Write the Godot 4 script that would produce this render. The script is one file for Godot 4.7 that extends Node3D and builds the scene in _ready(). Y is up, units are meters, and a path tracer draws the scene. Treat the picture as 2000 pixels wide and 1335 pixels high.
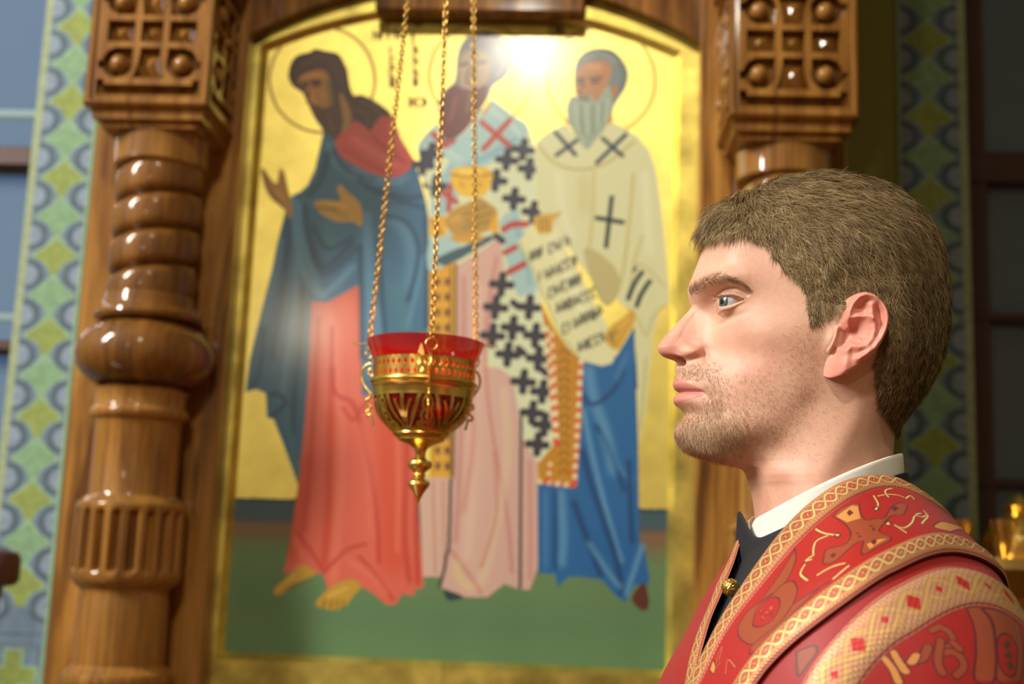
extends Node3D
# A deacon in red brocade before a carved icon frame with a hanging red oil lamp.

var M := {}

const ICON_STROKES = [
	[0,58,86,94,0,0,[-37,1244,1056,1234,1056,1297,-32,1302]],
	[0,96,128,84,0,0,[-32,1302,1056,1290,1061,1623,-4,1667]],
	[2,132,82,60,33.0,0.75,[-19,1314,299,1311,662,1307,1033,1300]],
	[4,128,84,62,0,0,[-19,1314,1034,1370]],
	[2,88,126,86,76.1,0.6,[4,1456,431,1510,1024,1510]],
	[2,92,134,90,63.4,0.5,[13,1573,434,1568,1025,1567]],
	[2,40,60,66,10.1,0.6,[-12,1246,417,1242,1032,1238]],
	[3,186,150,70,6.3,0,[276,189,276,210,272,232,265,252,255,271,243,288,228,302,210,314,192,322,172,328,151,330,130,328,109,324,90,316,71,305,54,291,39,275,27,257,18,237,11,215,8,194,8,172,12,150,18,129,28,110,41,93,56,79,73,67,92,58,112,52,133,50,155,52,176,57,196,65,214,76,231,90,246,107,258,125,267,146,273,167,276,189]],
	[3,186,150,70,6.3,0,[672,171,671,192,667,213,660,233,650,251,638,267,623,281,606,293,588,301,568,306,548,308,528,307,508,303,489,295,471,284,455,271,441,255,430,237,421,217,415,197,412,175,413,154,417,133,424,113,434,94,446,78,461,63,478,52,497,43,516,38,537,36,557,37,577,42,597,50,615,61,631,75,644,91,656,109,664,129,670,149,672,171]],
	[3,186,150,70,6.3,0,[978,179,977,201,972,222,964,243,954,261,941,278,925,293,908,305,889,313,869,319,848,321,827,320,807,315,787,307,769,296,753,282,739,266,727,247,719,227,713,206,711,184,712,161,716,140,723,119,734,100,747,82,763,68,780,56,800,47,820,41,841,39,862,41,883,45,902,54,921,65,937,79,951,96,962,115,971,135,976,157,978,179]],
	[3,120,92,50,5.1,0,[300,41,300,42,300,44,300,45,299,46,298,48,297,49,296,49,295,50,293,50,292,51,290,50,289,50,288,50,286,49,285,48,284,47,283,45,283,44,282,43,282,41,282,40,282,38,283,37,284,35,284,34,285,33,287,32,288,32,289,31,291,31,292,31,294,32,295,32,296,33,297,34,298,35,299,36,300,38,300,39,300,41]],
	[3,120,92,50,5.1,0,[386,34,386,35,386,37,385,38,385,40,384,41,383,42,382,43,380,43,379,44,377,44,376,44,375,43,373,43,372,42,371,41,370,40,369,39,368,37,368,36,368,34,368,33,368,31,369,30,369,29,370,27,371,26,372,26,374,25,375,25,376,24,378,25,379,25,381,25,382,26,383,27,384,28,385,30,385,31,386,32,386,34]],
	[3,120,92,50,5.7,0,[266,59,267,81]],
	[3,120,92,50,5.7,0,[267,70,278,68,278,81]],
	[3,120,92,50,5.7,0,[284,59,286,81]],
	[3,120,92,50,5.7,0,[303,59,304,81]],
	[3,120,92,50,5.7,0,[321,58,322,80]],
	[3,120,92,50,5.7,0,[321,69,332,67,333,80]],
	[3,120,92,50,5.7,0,[365,60,367,88]],
	[3,120,92,50,5.1,0,[310,100,311,121]],
	[3,120,92,50,5.1,0,[312,130,313,151]],
	[3,120,92,50,5.1,0,[312,130,321,129]],
	[3,120,92,50,5.1,0,[313,151,322,151]],
	[3,120,92,50,5.1,0,[313,160,314,181]],
	[3,120,92,50,5.1,0,[313,160,323,159]],
	[3,120,92,50,5.1,0,[314,181,324,181]],
	[3,120,92,50,5.1,0,[315,187,316,208]],
	[3,120,92,50,5.1,0,[324,186,325,208]],
	[3,120,92,50,5.1,0,[316,208,324,186]],
	[3,120,92,50,5.1,0,[370,96,371,118]],
	[3,120,92,50,5.1,0,[370,107,379,104,380,118]],
	[3,120,92,50,5.1,0,[371,126,372,148]],
	[3,120,92,50,5.1,0,[372,137,381,134,382,147]],
	[3,120,92,50,5.1,0,[373,156,374,177]],
	[3,120,92,50,5.1,0,[373,167,382,164,383,177]],
	[3,120,92,50,5.1,0,[374,183,375,204]],
	[3,120,92,50,5.1,0,[383,183,384,204]],
	[3,120,92,50,5.1,0,[375,204,383,183]],
	[3,120,92,50,5.7,0,[366,234,368,258]],
	[3,120,92,50,5.7,0,[366,234,377,246,368,258]],
	[3,120,92,50,5.7,0,[383,234,384,258]],
	[3,120,92,50,5.7,0,[383,234,393,234]],
	[3,120,92,50,5.7,0,[384,258,394,258]],
	[3,120,92,50,5.7,0,[400,234,401,258]],
	[3,120,92,50,5.7,0,[400,234,410,246,401,258]],
	[3,120,92,50,5.1,0,[713,38,713,60]],
	[3,120,92,50,5.1,0,[713,38,720,38]],
	[3,120,92,50,5.1,0,[713,60,721,60]],
	[3,120,92,50,5.1,0,[725,38,726,60]],
	[3,120,92,50,5.1,0,[733,38,734,60]],
	[3,120,92,50,5.1,0,[726,60,733,38]],
	[3,120,92,50,5.1,0,[738,38,739,60]],
	[3,120,92,50,5.1,0,[739,49,746,47,747,60]],
	[3,120,92,50,5.1,0,[695,86,696,108]],
	[3,120,92,50,5.1,0,[695,86,704,97,696,108]],
	[3,120,92,50,5.1,0,[693,118,694,139]],
	[3,120,92,50,5.1,0,[693,118,703,128,694,139]],
	[0,200,84,76,0,0,[210,294,265,263,325,283,349,339,297,383,215,379]],
	[1,78,54,46,0,0,[56,186,58,153,74,128,106,118,120,110,152,116,178,122,197,149,209,190,221,230,243,229,270,240,296,256,317,272,323,286,299,284,286,299,271,325,257,312,228,299,220,338,186,348,166,343,149,319,126,287,109,253,94,227,69,210]],
	[2,112,78,58,6.3,0.6,[71,172,88,142,133,127,173,143,193,183,201,237]],
	[2,112,78,58,6.3,0.6,[83,155,127,138,165,154,183,197]],
	[2,112,78,58,6.3,0.6,[224,240,271,256,291,276]],
	[2,112,78,58,6.3,0.6,[232,264,259,283,267,310]],
	[2,50,34,34,7.6,0.5,[62,186,76,151,116,121]],
	[2,50,34,34,7.6,0.5,[201,156,215,217,238,250]],
	[1,172,118,56,0,0,[82,188,103,173,137,163,158,179,169,224,177,270,164,288,143,292,126,285,114,253,101,223,87,207]],
	[2,206,150,72,11.4,0.7,[94,185,119,178,141,184]],
	[2,205,150,75,8.9,0.7,[114,220,124,246,132,260]],
	[2,200,146,72,8.9,0.6,[143,222,152,241]],
	[2,98,98,44,11.4,0.8,[158,198,170,238,170,281]],
	[3,52,40,34,6.3,0,[90,204,105,199]],
	[3,52,40,34,6.3,0,[114,198,138,193]],
	[3,40,30,30,7.6,0,[121,206,137,203]],
	[3,52,40,34,6.3,0,[95,212,107,209]],
	[3,110,60,40,5.1,0,[112,223,108,250,119,255]],
	[1,88,62,48,0,0,[117,261,132,258,148,265,171,260,191,246,204,291,189,340,168,340,146,315,126,287]],
	[3,140,60,45,5.1,0,[123,271,138,274]],
	[2,120,92,50,7.6,0.6,[162,279,178,325]],
	[1,162,124,58,0,0,[187,227,201,237,219,271,223,311,212,334,197,342,202,298]],
	[0,62,106,136,0,0,[155,326,148,366,139,426,123,468,104,486,88,493,75,519,65,572,56,624,48,689,34,766,21,843,10,907,5,989,31,981,55,990,62,1049,78,1052,116,1133,149,1209,157,1156,159,1027,206,988,288,993,330,975,442,869,441,768,435,641,431,563,423,511,409,466,391,410,335,369,245,370,192,352]],
	[1,200,84,76,0,0,[186,348,228,307,268,325,298,287,323,289,340,326,374,378,386,402,364,431,332,444,294,437,248,419,205,394,188,369]],
	[2,222,112,100,17.8,0.7,[231,344,291,383,350,415]],
	[2,170,58,56,8.9,0.7,[275,333,329,382,369,405]],
	[2,226,120,106,10.1,0.6,[319,309,354,368]],
	[2,168,56,52,7.6,0.6,[209,371,273,410,332,432]],
	[0,212,98,78,0,0,[152,761,192,762,267,716,281,899,290,991,354,971,443,882,453,1018,438,1116,434,1177,438,1262,450,1356,461,1434,442,1439,438,1455,410,1452,395,1478,375,1478,344,1455,313,1438,294,1421,258,1430,235,1450,223,1415,202,1411,175,1395,135,1413,126,1416,140,1344,144,1272,147,1223,153,1089,155,965,153,839]],
	[2,232,132,116,43.1,0.6,[194,788,213,901,227,1025]],
	[2,226,124,104,38.1,0.5,[242,761,263,899,281,998]],
	[2,205,72,44,50.7,0.6,[357,1021,367,1204,390,1406]],
	[2,200,70,44,33.0,0.6,[167,1150,162,1271,151,1379]],
	[2,196,62,40,15.2,0.7,[212,926,218,1087,224,1269,222,1400]],
	[2,224,118,94,20.3,0.7,[243,1024,251,1208,248,1376,245,1423]],
	[2,176,52,40,7.6,0.8,[206,825,220,975,270,1011,307,1121,339,1265,352,1384]],
	[2,190,60,42,8.9,0.7,[172,801,174,977,174,1149,168,1319]],
	[2,178,54,40,6.3,0.8,[294,1010,272,1048,243,1018]],
	[2,218,110,88,17.8,0.6,[291,1060,316,1181,331,1325]],
	[2,182,58,38,11.4,0.7,[391,970,406,1142,409,1310,427,1428]],
	[2,222,118,90,10.1,0.7,[378,1069,389,1215,394,1359]],
	[2,172,50,34,10.1,0.7,[431,1141,434,1274,446,1427]],
	[2,176,54,38,6.3,0.8,[153,1319,193,1366,223,1410]],
	[2,176,54,38,6.3,0.8,[223,1410,272,1357,319,1340]],
	[2,178,56,38,6.3,0.8,[303,1368,354,1419,390,1467]],
	[2,220,116,92,15.2,0.6,[279,1381,329,1408,374,1454]],
	[2,224,116,92,11.4,0.6,[148,1332,170,1379]],
	[0,64,112,142,0,0,[267,712,276,823,288,988,307,978,326,954,365,946,444,882,438,717,388,668,311,644]],
	[2,98,150,180,17.8,0.7,[167,359,203,418,275,452,365,455]],
	[2,36,70,96,11.4,0.8,[183,374,216,424,294,451]],
	[2,98,150,180,12.7,0.6,[235,424,314,451,377,440]],
	[2,36,70,96,12.7,0.7,[250,450,302,481,379,493,417,485]],
	[2,70,128,140,22.8,0.6,[146,439,137,492,126,518]],
	[2,36,70,96,15.2,0.8,[169,385,154,452,125,499]],
	[2,98,150,180,15.2,0.8,[89,499,97,571,123,674,152,725,172,744,202,724,250,671]],
	[2,36,70,96,12.7,0.8,[119,518,130,584,160,660,187,673,246,607]],
	[2,36,70,96,8.9,0.7,[147,648,175,692,212,672,259,619]],
	[2,70,128,140,27.9,0.6,[179,556,183,608,197,634]],
	[2,36,70,96,10.1,0.7,[142,570,184,628,245,594]],
	[2,98,150,180,12.7,0.7,[104,512,119,610,157,706,179,750]],
	[2,36,70,96,15.2,0.7,[80,546,83,650,73,778,63,905]],
	[2,98,150,180,12.7,0.5,[66,611,51,728,34,855,29,956]],
	[2,98,150,180,12.7,0.55,[106,649,111,777,101,904,93,1017]],
	[2,36,70,96,11.4,0.8,[127,726,132,853,125,978,126,1090]],
	[2,36,70,96,12.7,0.7,[39,830,34,931,24,975]],
	[2,70,128,140,12.7,0.7,[109,1029,127,1114,147,1187]],
	[2,36,70,96,12.7,0.8,[62,993,88,992,108,1016]],
	[2,36,70,96,10.1,0.8,[73,1048,91,1029,103,1016]],
	[2,98,150,180,22.8,0.8,[274,541,288,670,301,797,306,948]],
	[2,36,70,96,10.1,0.9,[307,605,322,720,338,847,350,947]],
	[2,36,70,96,8.9,0.8,[264,619,275,773,284,899]],
	[2,98,150,180,33.0,0.5,[331,540,378,584,395,667,385,732]],
	[2,70,128,140,30.4,0.6,[353,720,382,795,387,896]],
	[2,36,70,96,10.1,0.8,[316,540,370,552,404,603,407,667,387,757]],
	[2,98,150,180,10.1,0.6,[420,641,410,718,390,820]],
	[2,36,70,96,15.2,0.7,[422,537,434,666,438,819]],
	[2,98,150,180,12.7,0.6,[312,772,330,872,343,947]],
	[2,36,70,96,10.1,0.7,[342,500,393,512,422,524]],
	[1,176,132,60,0,0,[3,434,9,425,26,448,45,465,50,425,64,441,76,483,87,519,86,556,71,535,55,520,35,505,18,479]],
	[2,120,92,44,6.3,0.7,[10,442,31,488,65,526]],
	[2,214,170,90,6.3,0.6,[46,483,69,506]],
	[1,192,148,62,0,0,[143,513,163,504,207,505,197,475,207,465,226,485,249,502,262,526,263,570,243,559,205,560,174,547,152,531]],
	[2,150,130,56,6.3,0.7,[152,523,191,533,230,547]],
	[2,224,180,90,6.3,0.6,[177,512,228,519]],
	[3,110,84,40,3.2,0,[148,523,203,527]],
	[1,186,146,48,0,0,[178,1393,203,1412,185,1425,152,1439,129,1463,112,1467,106,1454,130,1428,154,1403]],
	[1,186,146,48,0,0,[294,1423,312,1440,297,1459,276,1487,250,1495,221,1491,207,1481,228,1455,258,1432]],
	[3,110,84,30,3.2,0,[229,1473,227,1492]],
	[3,110,84,30,3.2,0,[246,1473,243,1492]],
	[3,110,84,30,3.2,0,[260,1472,258,1491]],
	[3,110,84,30,3.2,0,[274,1472,271,1490]],
	[2,226,190,90,6.3,0.6,[114,1456,154,1417]],
	[2,226,190,90,6.3,0.6,[236,1465,283,1441]],
	[2,120,90,34,5.1,0.6,[138,1453,185,1428]],
	[0,208,216,176,0,0,[391,365,434,300,473,319,560,251,625,276,666,305,683,348,693,414,699,531,686,583,710,710,732,861,754,1082,750,1111,719,1138,679,1084,649,938,573,896,568,815,447,894,436,666,426,511,404,420]],
	[0,204,166,152,0,0,[496,667,574,614,608,580,619,662,597,814,579,910,617,911,651,935,666,1011,681,1084,717,1134,726,1379,708,1432,679,1430,649,1420,610,1452,572,1453,552,1453,512,1437,498,1433,511,1366,514,1330,512,1175,509,1016,503,767]],
	[0,206,172,154,0,0,[434,1177,512,1175,519,1354,510,1409,457,1411,443,1261]],
	[2,188,128,118,10.1,0.6,[521,690,530,892,532,1138,531,1330]],
	[2,222,190,170,27.9,0.5,[560,714,557,953,561,1197,557,1376]],
	[2,190,122,112,7.6,0.7,[600,637,582,815,597,1013,648,1254,666,1396]],
	[2,196,136,122,11.4,0.6,[543,916,562,1076,546,1258]],
	[2,216,198,160,20.3,0.5,[631,963,644,1134,615,1327,595,1422]],
	[2,190,124,112,7.6,0.7,[520,1348,564,1400,596,1445]],
	[2,214,196,140,20.3,0.6,[533,1377,547,1418,583,1434]],
	[2,188,122,108,7.6,0.6,[613,1111,624,1255,593,1387]],
	[2,194,132,120,8.9,0.6,[698,1132,705,1276,709,1406]],
	[2,184,128,116,6.3,0.6,[470,1188,486,1402]],
	[2,188,132,118,6.3,0.6,[494,1187,507,1390]],
	[0,214,160,44,0,0,[436,671,503,654,512,842,519,1177,463,1179,447,894]],
	[3,150,110,40,5.1,0,[489,665,511,1169]],
	[3,120,90,46,6.3,0,[501,658,508,842,517,1177]],
	[3,180,130,40,3.8,0,[445,679,469,1170]],
	[3,96,62,52,6.3,0,[455,698,463,710]],
	[3,96,62,52,5.1,0,[463,698,456,711]],
	[3,96,62,52,6.3,0,[478,697,486,710]],
	[3,96,62,52,5.1,0,[485,697,478,710]],
	[3,96,62,52,6.3,0,[457,736,465,749]],
	[3,96,62,52,5.1,0,[464,736,457,749]],
	[3,96,62,52,6.3,0,[479,735,487,748]],
	[3,96,62,52,5.1,0,[487,735,480,748]],
	[3,96,62,52,6.3,0,[459,774,467,786]],
	[3,96,62,52,5.1,0,[466,774,459,787]],
	[3,96,62,52,6.3,0,[481,773,489,786]],
	[3,96,62,52,5.1,0,[489,773,482,786]],
	[3,96,62,52,6.3,0,[460,812,469,824]],
	[3,96,62,52,5.1,0,[468,812,461,825]],
	[3,96,62,52,6.3,0,[483,811,491,824]],
	[3,96,62,52,5.1,0,[490,811,483,824]],
	[3,96,62,52,6.3,0,[462,850,470,862]],
	[3,96,62,52,5.1,0,[470,849,463,862]],
	[3,96,62,52,6.3,0,[485,849,493,861]],
	[3,96,62,52,5.1,0,[492,849,485,862]],
	[3,96,62,52,6.3,0,[464,887,472,899]],
	[3,96,62,52,5.1,0,[471,887,465,900]],
	[3,96,62,52,6.3,0,[486,887,494,899]],
	[3,96,62,52,5.1,0,[494,886,487,899]],
	[3,96,62,52,6.3,0,[466,925,474,937]],
	[3,96,62,52,5.1,0,[473,924,466,937]],
	[3,96,62,52,6.3,0,[488,924,496,936]],
	[3,96,62,52,5.1,0,[495,924,489,936]],
	[3,96,62,52,6.3,0,[468,962,476,974]],
	[3,96,62,52,5.1,0,[475,962,468,974]],
	[3,96,62,52,6.3,0,[490,961,498,973]],
	[3,96,62,52,5.1,0,[497,961,490,973]],
	[3,96,62,52,6.3,0,[469,999,477,1011]],
	[3,96,62,52,5.1,0,[477,999,470,1011]],
	[3,96,62,52,6.3,0,[491,998,499,1010]],
	[3,96,62,52,5.1,0,[499,998,492,1010]],
	[3,96,62,52,6.3,0,[471,1036,479,1048]],
	[3,96,62,52,5.1,0,[478,1036,472,1048]],
	[3,96,62,52,6.3,0,[493,1035,501,1047]],
	[3,96,62,52,5.1,0,[500,1035,494,1047]],
	[3,96,62,52,6.3,0,[473,1073,481,1085]],
	[3,96,62,52,5.1,0,[480,1072,473,1085]],
	[3,96,62,52,6.3,0,[495,1072,503,1084]],
	[3,96,62,52,5.1,0,[502,1072,495,1084]],
	[3,96,62,52,6.3,0,[474,1109,482,1121]],
	[3,96,62,52,5.1,0,[482,1109,475,1121]],
	[3,96,62,52,6.3,0,[496,1108,504,1120]],
	[3,96,62,52,5.1,0,[504,1108,497,1121]],
	[3,96,62,52,6.3,0,[476,1146,484,1157]],
	[3,96,62,52,5.1,0,[484,1145,477,1158]],
	[3,96,62,52,6.3,0,[498,1145,506,1157]],
	[3,96,62,52,5.1,0,[505,1145,499,1157]],
	[3,52,46,52,6.3,0,[512,1182,515,1330,510,1360,507,1390,497,1433]],
	[3,60,52,56,6.3,0,[674,1011,680,1229,686,1428]],
	[1,160,192,190,0,0,[391,367,428,311,459,339,505,328,560,251,574,236,625,275,664,303,653,351,609,383,566,406,510,437,476,395,431,380]],
	[0,160,192,190,0,0,[603,549,621,526,648,517,674,596,705,704,697,726,656,735,635,687,619,623]],
	[0,150,184,186,0,0,[476,395,510,437,494,510,468,536,435,535,437,472]],
	[1,160,192,190,0,0,[433,602,475,578,511,613,488,652,437,679]],
	[2,190,214,200,11.4,0.6,[411,360,450,366,502,392]],
	[2,120,158,176,10.1,0.7,[503,418,577,377,639,336]],
	[2,196,218,206,10.1,0.6,[573,264,626,303,646,329]],
	[2,128,166,176,10.1,0.6,[641,545,676,660,684,711]],
	[3,178,72,62,14.0,0,[549,295,628,360]],
	[3,178,72,62,14.0,0,[620,288,557,364]],
	[3,178,72,62,14.0,0,[430,329,465,359]],
	[3,178,72,62,14.0,0,[481,346,422,367]],
	[3,178,72,62,15.2,0,[615,569,635,556,670,554]],
	[3,178,72,62,14.0,0,[620,627,647,612]],
	[3,178,72,62,15.2,0,[632,675,668,654]],
	[3,178,72,62,14.0,0,[452,472,497,503]],
	[3,178,72,62,12.7,0,[479,458,477,523]],
	[3,52,56,70,19.0,0,[616,489,659,493]],
	[3,52,56,70,19.0,0,[639,469,636,513]],
	[3,52,56,70,19.0,0,[651,412,694,416]],
	[3,52,56,70,19.0,0,[674,392,671,436]],
	[3,52,56,70,19.0,0,[595,390,638,394]],
	[3,52,56,70,19.0,0,[618,369,614,414]],
	[3,52,56,70,19.0,0,[387,407,430,412]],
	[3,52,56,70,19.0,0,[410,387,407,432]],
	[3,52,56,70,19.0,0,[420,459,463,463]],
	[3,52,56,70,19.0,0,[443,439,440,483]],
	[3,52,56,70,19.0,0,[665,521,708,526]],
	[3,52,56,70,19.0,0,[688,502,685,545]],
	[3,52,56,70,19.0,0,[569,443,612,447]],
	[3,52,56,70,19.0,0,[592,423,589,467]],
	[3,52,56,70,19.0,0,[634,362,677,367]],
	[3,52,56,70,19.0,0,[658,342,654,387]],
	[3,52,56,70,19.0,0,[406,378,449,382]],
	[3,52,56,70,19.0,0,[429,358,426,402]],
	[3,200,210,176,8.9,0,[672,459,692,479]],
	[3,200,210,176,8.9,0,[584,478,605,498]],
	[3,200,210,176,8.9,0,[407,438,429,459]],
	[3,52,50,62,19.0,0,[592,705,638,708]],
	[3,52,50,62,19.0,0,[617,683,614,730]],
	[3,52,50,62,19.0,0,[662,760,707,763]],
	[3,52,50,62,19.0,0,[686,738,683,785]],
	[3,52,50,62,19.0,0,[624,811,670,815]],
	[3,52,50,62,19.0,0,[648,790,645,836]],
	[3,52,50,62,19.0,0,[679,829,724,832]],
	[3,52,50,62,19.0,0,[703,807,700,853]],
	[3,52,50,62,19.0,0,[575,832,621,835]],
	[3,52,50,62,19.0,0,[599,810,597,856]],
	[3,52,50,62,19.0,0,[614,877,660,880]],
	[3,52,50,62,19.0,0,[638,855,635,901]],
	[3,52,50,62,19.0,0,[688,885,734,888]],
	[3,52,50,62,19.0,0,[712,863,709,909]],
	[3,52,50,62,19.0,0,[653,942,699,945]],
	[3,52,50,62,19.0,0,[678,920,675,966]],
	[3,52,50,62,19.0,0,[701,965,746,968]],
	[3,52,50,62,19.0,0,[725,944,722,989]],
	[3,52,50,62,19.0,0,[580,762,626,766]],
	[3,52,50,62,19.0,0,[604,740,601,787]],
	[3,52,50,62,19.0,0,[678,1016,723,1019]],
	[3,52,50,62,19.0,0,[702,995,699,1040]],
	[3,52,50,62,19.0,0,[708,1044,753,1048]],
	[3,52,50,62,19.0,0,[732,1023,729,1068]],
	[3,52,50,62,19.0,0,[693,1091,738,1094]],
	[3,52,50,62,19.0,0,[717,1070,714,1115]],
	[3,52,50,62,15.2,0,[597,585,613,598]],
	[3,52,50,62,15.2,0,[717,911,732,923]],
	[3,52,50,62,15.2,0,[644,750,660,762]],
	[3,52,50,62,15.2,0,[661,863,676,875]],
	[0,60,90,100,0,0,[440,651,487,627,573,588,601,580,586,598,513,645,476,665]],
	[1,222,178,52,0,0,[478,429,494,413,553,410,582,425,576,464,557,486,512,487,487,466]],
	[3,170,124,36,5.1,0,[478,432,529,438,582,427]],
	[2,246,214,110,11.4,0.6,[503,424,554,427]],
	[3,150,108,40,3.8,0,[504,451,511,464]],
	[3,150,108,40,3.8,0,[555,450,549,463]],
	[1,178,140,60,0,0,[468,552,492,518,522,504,550,489,576,503,598,523,592,562,548,584,498,590]],
	[2,122,112,52,5.1,0.8,[514,535,570,508]],
	[2,122,112,52,5.1,0.8,[521,551,583,527]],
	[2,122,112,52,5.1,0.8,[516,568,578,549]],
	[2,216,168,84,12.7,0.6,[486,549,508,542]],
	[0,218,164,40,0,0,[430,543,468,536,475,588,435,592]],
	[0,218,164,40,0,0,[578,560,598,523,603,572,585,579]],
	[3,150,104,34,5.1,0,[439,550,460,582]],
	[1,196,150,56,0,0,[483,591,542,584,567,588,555,602,505,605]],
	[1,122,124,134,0,0,[480,124,495,80,520,63,558,56,594,76,616,116,615,152,600,179,573,201,562,233,535,278,499,328,462,347,444,308,439,246,453,214,475,192,479,162]],
	[1,166,146,116,0,0,[488,127,509,107,547,107,565,136,563,177,545,207,513,215,490,192]],
	[1,108,66,66,0,0,[449,233,474,200,500,208,532,207,558,197,557,237,533,282,499,328,464,342,447,306]],
	[2,150,96,80,10.1,0.6,[482,232,472,293]],
	[2,150,160,160,12.7,0.6,[586,95,600,142,582,176]],
	[3,70,60,62,6.3,0,[491,146,510,140]],
	[3,70,60,62,6.3,0,[532,139,555,136]],
	[3,110,80,60,5.1,0,[514,151,508,189,521,194]],
	[2,150,134,60,7.6,0.5,[520,218,512,272]],
	[0,206,150,60,0,0,[554,264,566,237,570,251,549,291]],
	[0,28,96,152,0,0,[804,871,880,896,901,868,939,800,942,879,952,1063,958,1243,962,1335,970,1305,977,1351,986,1398,978,1415,952,1409,931,1452,905,1434,874,1401,821,1397,797,1398,773,1422,767,1393,726,1392,718,1180,812,1183]],
	[2,110,160,190,25.4,0.6,[832,908,846,981,878,1066,899,1162]],
	[2,14,56,104,8.9,0.8,[821,970,846,993,894,955,917,905]],
	[2,110,160,190,11.4,0.7,[822,1006,843,1103,883,1246,921,1363]],
	[2,14,56,104,12.7,0.8,[821,1104,851,1199,903,1340,923,1433]],
	[2,110,160,190,20.3,0.6,[773,1202,782,1297,780,1380]],
	[2,14,56,104,12.7,0.8,[804,1225,843,1319,874,1394]],
	[2,14,56,104,10.1,0.7,[853,1042,898,1126,923,1197]],
	[2,70,126,170,10.1,0.7,[863,1066,916,1149,944,1166]],
	[2,110,160,190,11.4,0.7,[968,1320,951,1373,931,1438]],
	[2,110,160,190,12.7,0.6,[843,1319,892,1387,922,1421]],
	[2,14,56,104,10.1,0.8,[932,1124,939,1244,944,1315]],
	[2,14,56,104,8.9,0.7,[761,1202,766,1380]],
	[2,70,126,170,10.1,0.7,[738,1203,744,1381]],
	[2,14,56,104,7.6,0.8,[946,830,946,953]],
	[2,70,126,170,12.7,0.6,[899,930,923,868]],
	[0,186,128,28,0,0,[711,748,745,810,781,859,815,886,818,1031,810,1189,722,1183,717,1138,754,1092,741,935,723,811]],
	[3,132,86,20,3.2,0,[782,872,782,873,781,875,781,876,780,878,779,879,778,880,777,881,775,881,774,882,772,882,771,882,769,882,768,881,766,880,765,879,764,878,763,877,763,875,762,874,762,872,762,871,763,869,763,868,764,866,765,865,766,864,767,863,769,863,770,862,772,862,773,862,775,862,776,863,777,864,779,865,780,866,781,867,781,869,782,870,782,872]],
	[2,220,170,60,5.1,0.6,[760,880,785,882]],
	[3,132,86,20,3.2,0,[782,894,782,896,782,897,781,899,781,900,780,901,779,902,777,903,776,904,774,904,773,904,771,904,770,904,768,903,767,903,766,902,765,900,764,899,763,898,763,896,763,895,763,893,763,892,764,890,764,889,765,888,767,887,768,886,769,885,771,885,772,884,774,885,775,885,777,885,778,886,779,887,780,888,781,890,782,891,782,893,782,894]],
	[2,220,170,60,5.1,0.6,[761,902,785,904]],
	[3,132,86,20,3.2,0,[783,916,783,918,783,919,782,921,781,922,780,923,779,925,778,925,777,926,775,926,774,927,772,927,770,926,769,926,768,925,767,924,765,923,765,921,764,920,764,919,763,917,764,915,764,914,764,912,765,911,766,910,767,909,769,908,770,907,771,907,773,907,774,907,776,907,777,908,779,909,780,909,781,911,782,912,782,913,783,915,783,916]],
	[2,220,170,60,5.1,0.6,[761,924,786,926]],
	[3,132,86,20,3.2,0,[784,939,784,940,783,942,783,943,782,945,781,946,780,947,779,948,777,948,776,949,774,949,773,949,771,948,770,948,768,947,767,946,766,945,765,944,765,942,764,941,764,939,764,938,764,936,765,935,766,933,767,932,768,931,769,930,771,930,772,929,774,929,775,929,777,929,778,930,779,931,781,932,782,933,782,934,783,936,783,937,784,939]],
	[2,220,170,60,5.1,0.6,[762,947,786,948]],
	[3,132,86,20,3.2,0,[784,961,784,962,784,964,783,965,783,967,782,968,780,969,779,970,778,970,776,971,775,971,773,971,772,971,770,970,769,969,768,968,767,967,766,966,765,964,765,963,765,961,765,960,765,958,766,957,766,956,767,954,769,953,770,952,771,952,773,951,774,951,776,951,777,952,779,952,780,953,781,954,782,955,783,956,784,958,784,959,784,961]],
	[2,220,170,60,5.1,0.6,[763,969,787,971]],
	[3,132,86,20,3.2,0,[785,983,785,985,784,986,784,987,783,989,782,990,781,991,780,992,778,993,777,993,775,993,774,993,772,993,771,992,770,991,768,990,767,989,767,988,766,987,766,985,765,984,765,982,766,981,766,979,767,978,768,977,769,976,770,975,772,974,773,974,775,973,776,974,778,974,779,974,781,975,782,976,783,977,784,979,784,980,785,981,785,983]],
	[2,220,170,60,5.1,0.6,[763,991,788,993]],
	[3,132,86,20,3.2,0,[785,1005,785,1007,785,1008,785,1010,784,1011,783,1012,782,1013,780,1014,779,1015,778,1015,776,1015,775,1015,773,1015,772,1014,770,1013,769,1013,768,1011,767,1010,767,1009,766,1007,766,1006,766,1004,766,1003,767,1001,768,1000,769,999,770,998,771,997,772,996,774,996,775,996,777,996,778,996,780,996,781,997,782,998,783,999,784,1001,785,1002,785,1004,785,1005]],
	[2,220,170,60,5.1,0.6,[764,1013,788,1015]],
	[3,132,86,20,3.2,0,[786,1027,786,1029,786,1030,785,1032,784,1033,783,1034,782,1035,781,1036,780,1037,778,1037,777,1037,775,1037,774,1037,772,1036,771,1035,770,1035,769,1033,768,1032,767,1031,767,1029,767,1028,767,1026,767,1025,768,1023,768,1022,769,1021,770,1020,772,1019,773,1018,775,1018,776,1018,778,1018,779,1018,781,1019,782,1019,783,1020,784,1021,785,1023,786,1024,786,1026,786,1027]],
	[2,220,170,60,5.1,0.6,[765,1035,789,1037]],
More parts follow.
